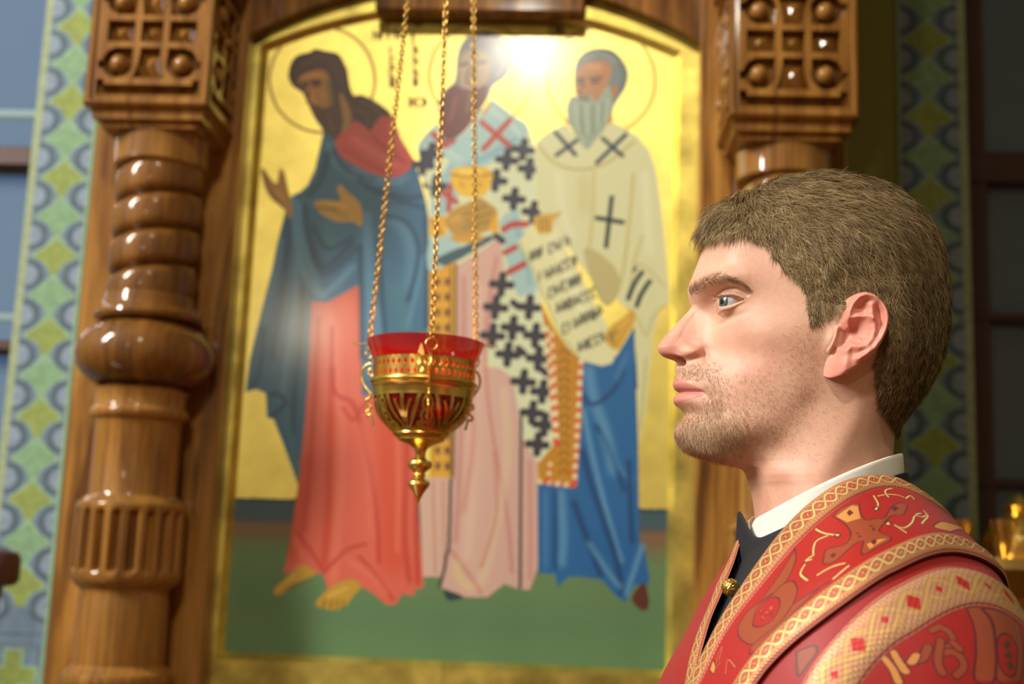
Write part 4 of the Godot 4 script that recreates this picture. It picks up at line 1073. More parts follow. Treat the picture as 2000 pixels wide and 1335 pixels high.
func lamps() -> void:
	# tall luminous panel, unseen beyond the left edge, lights the scene from there
	var t := thing("unseen_light_panel", "unseen tall white light panel, out of view, lighting the scene from the left", "lamp", Vector3(-4.4, 4.7, 0.9))
	var to := Vector3(0.1, 1.65, -1.5)
	t.look_at_from_position(t.position, to, Vector3.UP)
	var fr := Shape.new()
	fr.box(Vector3(-0.34, -1.24, 0.0), Vector3(0.34, 1.24, 0.06), 0.01)
	part("housing", fr, M.plaster, t)
	var df := Shape.new()
	df.box(Vector3(-0.3, -1.2, -0.012), Vector3(0.3, 1.2, 0.0), 0.004)
	part("lamp_diffuser", df, lit("panel", Color(1.0, 0.97, 0.9), 6.0), t)
	var al := AreaLight3D.new()
	al.name = "panel_light"
	al.area_size = Vector2(0.58, 2.38)
	al.light_color = Color(1.0, 0.98, 0.95)
	al.light_energy = 31.0
	al.area_range = 14.0
	al.area_attenuation = 2.0
	al.shadow_enabled = true
	al.position = Vector3(0, 0, -0.02)
	t.add_child(al)
	globe(Vector3(-0.25, 3.6, 1.05), 0.09, Color(1.0, 0.96, 0.88), 2.3, 14.0, "unseen white globe lamp on a rod, out of view, lighting the icon from the front")  # out of view; lights the icon and the glow on its gold
	globe(Vector3(-1.3, 2.55, 2.0), 0.09, Color(1.0, 0.94, 0.82), 0.5, 8.0, "unseen white globe lamp low on a long rod, out of view, for the sheen on the icon")  # unseen lamp behind the camera, gives the pale sheen on the icon
	shade_cloth()


func shade_cloth() -> void:
	# unseen cloth, placed out of view to shade the wall beside the screen
	var t := thing("unseen_shade_cloth", "unseen red cloth on a crossbar, out of view, shading the wall beside the screen", "shade_cloth", Vector3(0.42, 2.42, -0.6))
	var s := Shape.new()
	var pts := PackedVector3Array()
	for j in 12:
		for a in 40:
			var x := (a / 39.0 - 0.5) * 0.62
			pts.append(Vector3(x, j / 11.0 * 0.95, 0.012 * sin(x * 38.0)))
	s.grid(pts, 40, 12)
	var q := PackedVector3Array()
	for p in pts:
		q.append(p - Vector3(0, 0, 0.004))
	s.grid(q, 40, 12, false, true)
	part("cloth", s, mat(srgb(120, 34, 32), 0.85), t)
	var r := Shape.new()
	r.tube(PackedVector3Array([Vector3(-0.36, 0.955, 0), Vector3(0.36, 0.955, 0)]), 0.012, 10)
	r.tube(PackedVector3Array([Vector3(0, 0.95, 0), Vector3(0, 3.78, 0)]), 0.01, 10)
	part("crossbar", r, M.brass_old, t)


func slab(s: Shape, x0: float, x1: float, y0: float, y1: float, z0: float, z1: float, b := 0.003) -> void:
	s.box(Vector3(x0, y0, z0), Vector3(x1, y1, z1), b)


func room() -> void:
	var s := Shape.new()
	slab(s, -5.4, 4.0, -0.2, 0.0, -3.2, 5.3, 0.0)
	structure("floor", s, M.floor, "brown plank floor of the hall", "floor")
	s = Shape.new()
	slab(s, -5.4, 4.0, 6.2, 6.4, -2.5, 5.3, 0.0)
	structure("ceiling", s, M.plaster, "pale plaster ceiling over the hall", "ceiling")
	s = Shape.new()
	slab(s, -5.4, -5.2, 0.0, 6.2, -2.5, 5.3, 0.0)
	structure("wall_left", s, M.plaster, "pale plaster side wall behind the unseen light panel", "wall")
	s = Shape.new()
	slab(s, 3.8, 4.0, 0.0, 6.2, -2.5, 5.3, 0.0)
	structure("wall_right", s, M.plaster, "pale plaster side wall on the far side of the hall", "wall")
	s = Shape.new()
	slab(s, -5.2, 3.8, 0.0, 6.2, 5.1, 5.3, 0.0)
	structure("wall_back", s, M.plaster, "pale plaster wall closing the back of the hall", "wall")
	# the wall behind the carved screen, with two window openings
	s = Shape.new()
	slab(s, -5.2, -2.0, 0.0, 6.2, -2.45, -2.15, 0.0)
	slab(s, -1.0, 0.672, 0.0, 6.2, -2.45, -2.15, 0.004)
	slab(s, 1.75, 3.8, 0.0, 6.2, -2.45, -2.15, 0.0)
	slab(s, -2.0, -1.0, 0.0, 1.0, -2.45, -2.15, 0.0)
	slab(s, -2.0, -1.0, 3.3, 6.2, -2.45, -2.15, 0.0)
	slab(s, 0.672, 1.75, 0.0, 1.0, -2.45, -2.15, 0.0)
	slab(s, 0.672, 1.75, 3.3, 6.2, -2.45, -2.15, 0.0)
	var wf := structure("wall_front", s, M.wall_paint, "olive green painted wall behind the carved screen", "wall")
	# stencilled borders beside both windows
	var bm := mat(Color.WHITE, 0.75)
	bm.albedo_texture = border_texture()
	bm.texture_repeat = false
	for side in 2:
		var x0: float = -1.004 if side == 0 else 0.5536
		var x1: float = -0.888 if side == 0 else 0.6755
		# long faces are cut so that the painted length fits its place
		var pl := Shape.new()
		for e in [[0.9, 1.18], [1.18, 2.62], [2.62, 3.2]]:
			var q := [Vector3(x0, e[0], -2.147), Vector3(x1, e[0], -2.147), Vector3(x1, e[1], -2.147), Vector3(x0, e[1], -2.147)]
			pl.quad_flat(q[0], q[1], q[2], q[3])
			for k in 4:
				var vv: Vector3 = q[k]
				var u := (vv.x - x0) / (x1 - x0)
				pl.uv[pl.uv.size() - 4 + k] = Vector2(u if side == 0 else 1.0 - u, clampf((2.62 - vv.y) / 1.44, 0.001, 0.999))
		pl.quad_flat(Vector3(x0, 0.9, -2.16), Vector3(x0, 0.9, -2.147), Vector3(x0, 3.2, -2.147), Vector3(x0, 3.2, -2.16))
		pl.quad_flat(Vector3(x1, 0.9, -2.147), Vector3(x1, 0.9, -2.16), Vector3(x1, 3.2, -2.16), Vector3(x1, 3.2, -2.147))
		for k in range(pl.uv.size() - 8, pl.uv.size()):
			pl.uv[k] = Vector2(0.02, 0.5)
		var pb := part("painted_border", pl, bm, wf)
		pb.set_meta("label", "stencilled border of yellow and green leaves on blue")
	# window beside the lit border: brown inner sash, pale outer sash
	window("window_1", -2.0, -1.0, "tall window with blue dusk behind its brown and pale bars", M.sash, [[2.198, 2.236], [1.838, 1.858], [2.9, 2.93]], M.sash_pale, [[-1.052, -1.036], [-1.36, -1.34]], [[2.345, 2.362], [1.92, 1.935], [2.75, 2.77]], 0.012)
	window("window_2", 0.672, 1.75, "tall dark window with a heavy brown frame beside shaded border", M.sash, [[2.205, 2.265], [1.945, 1.96], [1.645, 1.66], [2.9, 2.93]], M.sash, [[1.2, 1.22]], [], 0.075)
	# dark backdrop outside the second window, placed to darken its panes
	var hd := thing("dark_backdrop", "dark green backdrop outside the heavy framed window, darkening its panes", "dark_backdrop", Vector3(1.6, 0, -4.2))
	var hs := Shape.new()
	var pts := PackedVector3Array()
	var nf := fbm(9, 3.0, 3)
	for j in 41:
		for a in 41:
			var x := (a / 40.0 - 0.35) * 5.0
			var y := j / 40.0 * 4.6 - 0.3
			pts.append(Vector3(x, y, 0.3 * nf.get_noise_2d(x, y)))
	hs.grid(pts, 41, 41)
	slab(hs, -1.75, 3.25, -0.3, 4.3, -0.9, -0.35, 0.05)
	part("backdrop_face", hs, mat(srgb(30, 42, 36), 0.9), hd)
	# small brown knob of a coat stand at the very edge of the picture
	var st := thing("coat_stand", "dark brown wooden stand with a round knob before the stencilled border", "stand", Vector3(-0.918, 0, -1.98))
	var pole := Shape.new()
	pole.lathe([Vector2(0.1, 0.0), Vector2(0.1, 0.03), Vector2(0.03, 0.06), Vector2(0.018, 0.2), Vector2(0.016, 1.39), Vector2(0.0185, 1.405), Vector2(0.0195, 1.415)], 20)
	part("pole", pole, M.sash, st)
	var kn := Shape.new()
	kn.lathe([Vector2(0.0195, 1.415), Vector2(0.038, 1.419), Vector2(0.043, 1.427), Vector2(0.043, 1.459), Vector2(0.038, 1.469), Vector2(0.02, 1.474), Vector2(0.001, 1.475)], 24)
	part("knob", kn, M.sash, st)
	# gilded candle stand far right, out of focus
	var cs := thing("candle_stand", "gilded candle stand catching the light behind the deacon's shoulder", "candle stand", Vector3(0.675, 0.0, -1.95))
	var base := Shape.new()
	base.lathe([Vector2(0.17, 0.0), Vector2(0.17, 0.02), Vector2(0.05, 0.06), Vector2(0.025, 0.2), Vector2(0.022, 1.24), Vector2(0.04, 1.32), Vector2(0.07, 1.46), Vector2(0.15, 1.50), Vector2(0.15, 1.515), Vector2(0.01, 1.518)], 32)
	part("stem", base, M.brass_old, cs)
	for k in 9:
		var a := TAU * k / 9.0
		var cup := Shape.new()
		cup.lathe([Vector2(0.004, 1.515), Vector2(0.009, 1.53), Vector2(0.016, 1.555), Vector2(0.018, 1.57), Vector2(0.009, 1.571)], 14)
		part("candle_cup", cup, M.brass, cs, Vector3(cos(a) * 0.11, 0, sin(a) * 0.11))
	var dome := Shape.new()
	dome.lathe([Vector2(0.05, 1.515), Vector2(0.055, 1.54), Vector2(0.04, 1.57), Vector2(0.018, 1.585), Vector2(0.022, 1.595), Vector2(0.008, 1.61), Vector2(0.001, 1.615)], 24)
	part("finial", dome, M.brass, cs)


func window(called: String, x0: float, x1: float, label: String, sash: Material, bars: Array, outer: Material, vbars: Array, hbars: Array, side: float) -> void:
	var s := Shape.new()
	slab(s, x0, x0 + side, 1.0, 3.3, -2.34, -2.27)
	slab(s, x1 - side, x1, 1.0, 3.3, -2.34, -2.27)
	slab(s, x0, x1, 1.0, 1.06, -2.34, -2.27)
	slab(s, x0, x1, 3.24, 3.3, -2.34, -2.27)
	var w := structure(called, s, sash, label, "window")
	for b in bars:
		var q := Shape.new()
		slab(q, x0 + 0.005, x1 - 0.005, b[0], b[1], -2.335, -2.265)
		part("sash_bar", q, sash, w)
	for b in vbars:
		var q := Shape.new()
		slab(q, b[0], b[1], 1.0, 3.3, -2.43, -2.41)
		part("outer_bar", q, outer, w)
	for b in hbars:
		var q := Shape.new()
		slab(q, x0, x1, b[0], b[1], -2.43, -2.41)
		part("outer_bar", q, outer, w)
	var p := Shape.new()
	slab(p, x0 + 0.005, x1 - 0.005, 1.03, 3.27, -2.306, -2.302, 0.0)
	part("pane", p, M.pane, w)


func fill(img: Image, pts: PackedVector2Array, col: Color) -> void:
	# even-odd scanline fill
	var y0 := 1e9; var y1 := -1e9
	for p in pts:
		y0 = minf(y0, p.y); y1 = maxf(y1, p.y)
	for y in range(maxi(int(floor(y0)), 0), mini(int(ceil(y1)), img.get_height() - 1) + 1):
		var xs := []
		for k in pts.size():
			var a := pts[k]; var b := pts[(k + 1) % pts.size()]
			if (a.y <= y + 0.5) != (b.y <= y + 0.5):
				xs.append(a.x + (y + 0.5 - a.y) / (b.y - a.y) * (b.x - a.x))
		xs.sort()
		for k in range(0, xs.size() - 1, 2):
			var xa := maxi(int(round(xs[k])), 0)
			var xb := mini(int(round(xs[k + 1])), img.get_width())
			if xb > xa:
				img.fill_rect(Rect2i(xa, y, xb - xa, 1), col)


func disc(img: Image, c: Vector2, r: float, col: Color) -> void:
	fill(img, arc(c, r, 0, TAU, 28), col)


func border_texture() -> ImageTexture:
	var w := 160
	var h := 2048
	var px := 1.44 / h
	var img := Image.create(w, h, false, Image.FORMAT_RGB8)
	img.fill(srgb(106, 128, 148))
	img.fill_rect(Rect2i(0, 0, 19, h), srgb(150, 164, 128))
	img.fill_rect(Rect2i(w - 9, 0, 9, h), srgb(134, 166, 134))
	var cx := 88.0
	var pitch := 0.0724 / px
	# centre line of the leaf in the photograph: a yellow one at 2.2837 m
	var y0 := (2.62 - 2.2837) / px
	for k in range(-6, 18):
		var y := y0 + k * pitch
		if y > (2.62 - 1.345) / px:
			break
		for sx in [-1, 1]:
			disc(img, Vector2(cx + sx * 62, y + pitch * 0.5), 40, srgb(78, 98, 112))
	for k in range(-6, 18):
		var y := y0 + k * pitch
		if y > (2.62 - 1.345) / px:
			break
		for sx in [-1, 1]:
			disc(img, Vector2(cx + sx * 66, y + pitch * 0.5), 26, srgb(128, 146, 166))
	img.fill_rect(Rect2i(0, 0, 19, h), srgb(150, 164, 128))
	img.fill_rect(Rect2i(w - 9, 0, 9, h), srgb(134, 166, 134))
	for k in range(-6, 18):
		var y := y0 + k * pitch
		if y > (2.62 - 1.345) / px:
			break
		var last := y + pitch > (2.62 - 1.345) / px
		for e in 2:
			var g: float = 1.0 if e == 0 else 0.86
			var up := -0.58 * pitch if e == 0 else -0.42 * pitch
			var o := PackedVector2Array()
			var half := [[0.0, up], [13, up * 0.74], [30, up * 0.4], [50 * g, -9], [60 * g, 2], [55 * g, 9], [36 * g, 15], [23 * g, 25], [15 * g, 38], [10 * g, pitch * 0.52]]
			for q in half:
				o.append(Vector2(cx + q[0], y + q[1]))
			half.reverse()
			for q in half:
				o.append(Vector2(cx - q[0], y + q[1]))
			var col := srgb(134, 168, 134)
			if e == 1:
				col = srgb(134, 150, 76) if posmod(k, 2) == 0 else srgb(122, 158, 122)
			fill(img, o, col)
	# foot of the border: a line and a square with a plus sign
	var yf := int((2.62 - 1.345) / px)
	img.fill_rect(Rect2i(19, yf + 6, w - 28, h - yf), srgb(106, 128, 148))
	img.fill_rect(Rect2i(19, yf + 14, w - 28, 6), srgb(84, 106, 122))
	img.fill_rect(Rect2i(30, yf + 40, 118, 5), srgb(92, 112, 130))
	img.fill_rect(Rect2i(140, yf + 40, 6, 130), srgb(92, 112, 130))
	for e in 2:
		var g := 8 - e * 8
		var col := srgb(134, 166, 134) if e == 0 else srgb(130, 146, 70)
		img.fill_rect(Rect2i(68 - g, yf + 58 - g, 34 + 2 * g, 112 + 2 * g), col)
	for e in 2:
		var g := 8 - e * 8
		var col := srgb(134, 166, 134) if e == 0 else srgb(130, 146, 70)
		if e == 0:
			img.fill_rect(Rect2i(32 - g, yf + 98 - g, 106 + 2 * g, 34 + 2 * g), col)
			img.fill_rect(Rect2i(68, yf + 58, 34, 112), srgb(130, 146, 70))
		else:
			img.fill_rect(Rect2i(32, yf + 98, 106, 34), col)
	var nf := fbm(31, 0.03, 4)
	for y in h:
		for x in w:
			var k := 1.0 + 0.1 * nf.get_noise_2d(x, y)
			var c := img.get_pixel(x, y)
			img.set_pixel(x, y, Color(c.r * k, c.g * k, c.b * k))
	return ImageTexture.create_from_image(img)


func screen() -> void:
	# boards, spandrel, plinth and entablature of the carved screen
	var sc := thing("carved_screen", "brown oak screen with upright boards framing the gilded icon", "screen", Vector3.ZERO)
	for b in [["board", -0.783, -0.546], ["board", 0.182, 0.41]]:
		var s := Shape.new()
		slab(s, b[1], b[2], 0.0, 2.75, -2.148, -1.895, 0.004)
		part(b[0], s, M.wood, sc)
	var sp := PackedVector2Array([Vector2(-0.56, 2.72), Vector2(-0.56, 2.2)])
	sp.append(Vector2(-0.5503, 2.2))
	var cr := 0.697
	var cc := Vector2(-0.1836, 2.418 - cr)
	var half := asin(0.3667 / cr)
	for p in arc(cc, cr, PI / 2 + half, PI / 2 - half, 40):
		sp.append(p)
	sp.append(Vector2(0.183, 2.2)); sp.append(Vector2(0.196, 2.2)); sp.append(Vector2(0.196, 2.72))
	var ss := Shape.new()
	ss.extrude(sp, -1.9305, -1.905)
	part("spandrel", ss, M.wood_dark, sc)
	for x in [-0.49, 0.118]:
		var rs := Shape.new()
		rs.lathe([Vector2(0.034, -0.012), Vector2(0.034, 0.004), Vector2(0.028, 0.01), Vector2(0.024, 0.004), Vector2(0.012, 0.006), Vector2(0.006, 0.014), Vector2(0.0005, 0.015)], 20)
		var r := part("rosette", rs, M.wood_dark, sc, Vector3(x, 2.425, -1.907))
		r.rotation.x = PI / 2
	var bl := Shape.new()
	slab(bl, -0.343, -0.004, 2.356, 2.62, -1.93, -1.893, 0.003)
	part("centre_block", bl, M.wood_dark, sc)
	var pl := Shape.new()
	slab(pl, -0.546, 0.182, 0.0, 1.272, -2.1, -1.93, 0.004)
	part("plinth", pl, M.wood, sc)
	var en := Shape.new()
	slab(en, -0.83, 0.46, 2.72, 2.98, -2.148, -1.72, 0.01)
	part("entablature", en, M.wood, sc)
	# the icon
	icon()
	var cap := capital_face()
	column("carved_column", Vector3(-0.655, 0, -1.85), cap, "turned oak column with spiral shaft and round bulb beside the stencilled border")
	column("carved_column_001", Vector3(0.304, 0, -1.85), cap, "turned oak column half hidden behind the deacon's head")


func icon_path(dx0: float, dx1: float, dy: float, spring: float, peak: float, n := 48) -> PackedVector2Array:
	# outline of an arched panel, starting bottom left, counter-clockwise
	var o := PackedVector2Array([Vector2(dx0, dy), Vector2(dx1, dy)])
	var h := (dx1 - dx0) / 2.0
	var sag := peak - spring
	var r := (h * h + sag * sag) / (2.0 * sag)
	var c := Vector2((dx0 + dx1) / 2.0, peak - r)
	var a := asin(h / r)
	for p in arc(c, r, PI / 2 - a, PI / 2 + a, n):
		o.append(p)
	return o


func icon() -> void:
	var t := thing("icon", "arched gilded icon painted with three standing haloed saints", "icon", Vector3(-0.191, 1.28, -1.945))
	var off := -t.position
	var a := icon_path(-0.526, 0.144, 1.333, 2.302, 2.376)
	var b := icon_path(-0.536, 0.154, 1.323, 2.309, 2.386)
	var d := icon_path(-0.5456, 0.1816, 1.274, 2.3245, 2.43)
	# painted panel
	var s := Shape.new()
	var c := Vector2(-0.191, 1.8)
	for k in a.size():
		var p := a[k]; var q := a[(k + 1) % a.size()]
		s.tri_flat(Vector3(c.x, c.y, 0), Vector3(p.x, p.y, 0), Vector3(q.x, q.y, 0))
	for k in s.v.size():
		var p := s.v[k]
		s.uv[k] = Vector2((p.x + 0.526) / 0.67, (2.38 - p.y) / 1.047)
		s.v[k] = Vector3(p.x + off.x, p.y + off.y, 0)
	var back := Shape.new()
	slab(back, -0.54, 0.17, 1.29, 2.32, -1.985, -1.948, 0.002)
	for k in back.v.size():
		back.v[k] += off
	part("backing_board", back, M.wood, t)
	part("painted_panel", s, icon_material(), t)
	# sloping edge between the sunk panel and the raised border
	var bv := Shape.new()
	var bo := Shape.new()
	for k in a.size():
		var j := (k + 1) % a.size()
		var A0 := Vector3(a[k].x, a[k].y, -1.945) + off; var A1 := Vector3(a[j].x, a[j].y, -1.945) + off
		var B0 := Vector3(b[k].x, b[k].y, -1.932) + off; var B1 := Vector3(b[j].x, b[j].y, -1.932) + off
		var D0 := Vector3(d[k].x, d[k].y, -1.932) + off; var D1 := Vector3(d[j].x, d[j].y, -1.932) + off
		bv.quad_flat(B0, B1, A1, A0)
		bo.quad_flat(D0, D1, B1, B0)
		bo.quad_flat(D0 - Vector3(0, 0, 0.04), D1 - Vector3(0, 0, 0.04), D1, D0)
	part("sloping_edge", bv, M.gold, t)
	part("border", bo, M.gold, t)


func icon_material() -> StandardMaterial3D:
	var w := 1024
	var h := 1600
	var img := Image.create(w, h, false, Image.FORMAT_RGBA8)
	img.fill(Color(0, 0, 0, 0)) # bare gold leaf where nothing is painted
	for o in ICON_STROKES:
		var kind: int = o[0]
		var col := srgb(o[1], o[2], o[3])
		var raw: Array = o[6]
		var pts := PackedVector2Array()
		for k in range(0, raw.size(), 2):
			pts.append(Vector2(raw[k], raw[k + 1]))
		if kind == 0:
			fill(img, pts, col)
		elif kind == 1:
			var sm := PackedVector2Array()
			var m := pts.size()
			for k in m:
				var p0 := pts[(k - 1 + m) % m]; var p1 := pts[k]; var p2 := pts[(k + 1) % m]; var p3 := pts[(k + 2) % m]
				for e in 4:
					sm.append(p1.cubic_interpolate(p2, p0, p3, e / 4.0))
			fill(img, sm, col)
		elif kind == 2 or kind == 3:
			brush(img, pts, o[4], col, o[5] if kind == 2 else 1.0, kind == 3)
		elif kind == 4:
			var rng := RandomNumberGenerator.new()
			rng.seed = 77
			for k in 5200:
				var f := rng.randf()
				var fy := rng.randf() * rng.randf()
				var x := lerpf(pts[0].x, pts[1].x, f)
				var y := lerpf(pts[0].y, pts[1].y, fy)
				var q := rng.randi_range(1, 4)
				img.fill_rect(Rect2i(int(x), int(y), q, q), col.lerp(srgb(110, 124, 78), rng.randf() * 0.7))
	# gold leaf under the paint, with faint leaf edges and rubbing
	var leaf := Image.create(w, h, false, Image.FORMAT_RGBA8)
	var metal := Image.create(w, h, false, Image.FORMAT_R8)
	var nf := fbm(12, 0.008, 4)
	var data := img.get_data()
	var out := PackedByteArray()
	out.resize(w * h * 4)
	var md := PackedByteArray()
	md.resize(w * h)
	for y in h:
		for x in w:
			var k := (y * w + x) * 4
			var n := nf.get_noise_2d(x, y) if (x + y) % 2 == 0 or x == 0 else 0.0
			if (x + y) % 2 != 0 and x > 0:
				n = 0.0
			if data[k + 3] > 127:
				out[k] = data[k]; out[k + 1] = data[k + 1]; out[k + 2] = data[k + 2]
				md[y * w + x] = 0
			else:
				var s := 1.0 + 0.16 * n
				out[k] = int(clampf(246 * s, 0, 255)); out[k + 1] = int(clampf(226 * s, 0, 255)); out[k + 2] = int(clampf(124 * s, 0, 255))
				md[y * w + x] = 255
			out[k + 3] = 255
	leaf.set_data(w, h, false, Image.FORMAT_RGBA8, out)
	metal.set_data(w, h, false, Image.FORMAT_R8, md)
	var m := mat(Color.WHITE, 0.46, 1.0)
	m.albedo_texture = ImageTexture.create_from_image(leaf)
	m.metallic_texture = ImageTexture.create_from_image(metal)
	m.metallic_texture_channel = BaseMaterial3D.TEXTURE_CHANNEL_RED
	m.clearcoat_enabled = true
	m.clearcoat = 0.42
	m.clearcoat_roughness = 0.15
	m.texture_repeat = false
	return m


func brush(img: Image, pts: PackedVector2Array, width: float, col: Color, alpha: float, hard: bool) -> void:
	var d := maxi(int(ceil(width * (1.0 if hard else 1.7))), 2)
	var st := Image.create(d, d, false, Image.FORMAT_RGBA8)
	for y in d:
		for x in d:
			var r := Vector2(x + 0.5 - d / 2.0, y + 0.5 - d / 2.0).length() / (d / 2.0)
			var a := 1.0 if r <= 1.0 else 0.0
			if not hard:
				a = alpha * pow(clampf(1.0 - r, 0, 1), 0.8) * 0.75
			st.set_pixel(x, y, Color(col.r, col.g, col.b, a))
	# a smooth line through the points, stamped at even steps
	var m := pts.size()
	var line := PackedVector2Array()
	for k in m - 1:
		var p0 := pts[maxi(k - 1, 0)]; var p3 := pts[mini(k + 2, m - 1)]
		for e in 12:
			line.append(pts[k].cubic_interpolate(pts[k + 1], p0, p3, e / 12.0))
	line.append(pts[m - 1])
	var gap := maxf(1.0, d * (0.16 if hard else 0.3))
	var left := 0.0
	for k in line.size() - 1:
		var seg := line[k].distance_to(line[k + 1])
		while left <= seg:
			var p := line[k].lerp(line[k + 1], left / maxf(seg, 0.001))
			img.blend_rect(st, Rect2i(0, 0, d, d), Vector2i(int(round(p.x - d / 2.0)), int(round(p.y - d / 2.0))))
			left += gap
		left -= seg


func capital_face() -> Mesh:
	# pierced lattice of one capital face: a plate with round and square openings
	var w := 120
	var h := 130
	var solid := PackedByteArray()
	for j in h:
		for i in w:
			var x := absf((i + 0.5) / w - 0.5) * 0.158
			var y := absf((j + 0.5) / h - 0.5) * 0.17
			var open := x < 0.0166 and y < 0.0166
			open = open or (x > 0.0262 and x < 0.068 and y < 0.0166)
			open = open or (y > 0.0262 and y < 0.0745 and x < 0.0158 + 0.009 * pow((y - 0.0262) / 0.048, 2.0))
			open = open or Vector2(x - 0.0487, y - 0.0505).length() < 0.0243
			open = open or (absf(x - 0.0375) < 0.0113 and absf(y - 0.0385) < 0.0123)
			open = open or (absf(x - 0.0735) < 0.0065 and absf(y - 0.0535) < 0.006)
			open = open or (absf(x - 0.0735) < 0.006 and y > 0.077)
			solid.append(0 if open else 1)
	var s := Shape.new()
	var at := func(i, j, z): return Vector3((float(i) / w - 0.5) * 0.158, (float(j) / h - 0.5) * 0.17, z)
	for j in h:
		var i := 0
		while i < w:
			if not solid[j * w + i]:
				i += 1
				continue
			var e := i
			while e < w and solid[j * w + e]:
				e += 1
			s.quad_flat(at.call(i, j, 0.007), at.call(e, j, 0.007), at.call(e, j + 1, 0.007), at.call(i, j + 1, 0.007))
			s.quad_flat(at.call(i, j, -0.007), at.call(i, j, 0.007), at.call(i, j + 1, 0.007), at.call(i, j + 1, -0.007))
			s.quad_flat(at.call(e, j, 0.007), at.call(e, j, -0.007), at.call(e, j + 1, -0.007), at.call(e, j + 1, 0.007))
			i = e
	for i in w:
		for j in h + 1:
			var below := solid[(j - 1) * w + i] if j > 0 else 0
			var above := solid[j * w + i] if j < h else 0
			if below and not above:
				s.quad_flat(at.call(i, j, 0.007), at.call(i + 1, j, 0.007), at.call(i + 1, j, -0.007), at.call(i, j, -0.007))
			elif above and not below:
				s.quad_flat(at.call(i, j, -0.007), at.call(i + 1, j, -0.007), at.call(i + 1, j, 0.007), at.call(i, j, 0.007))
	return s.mesh()


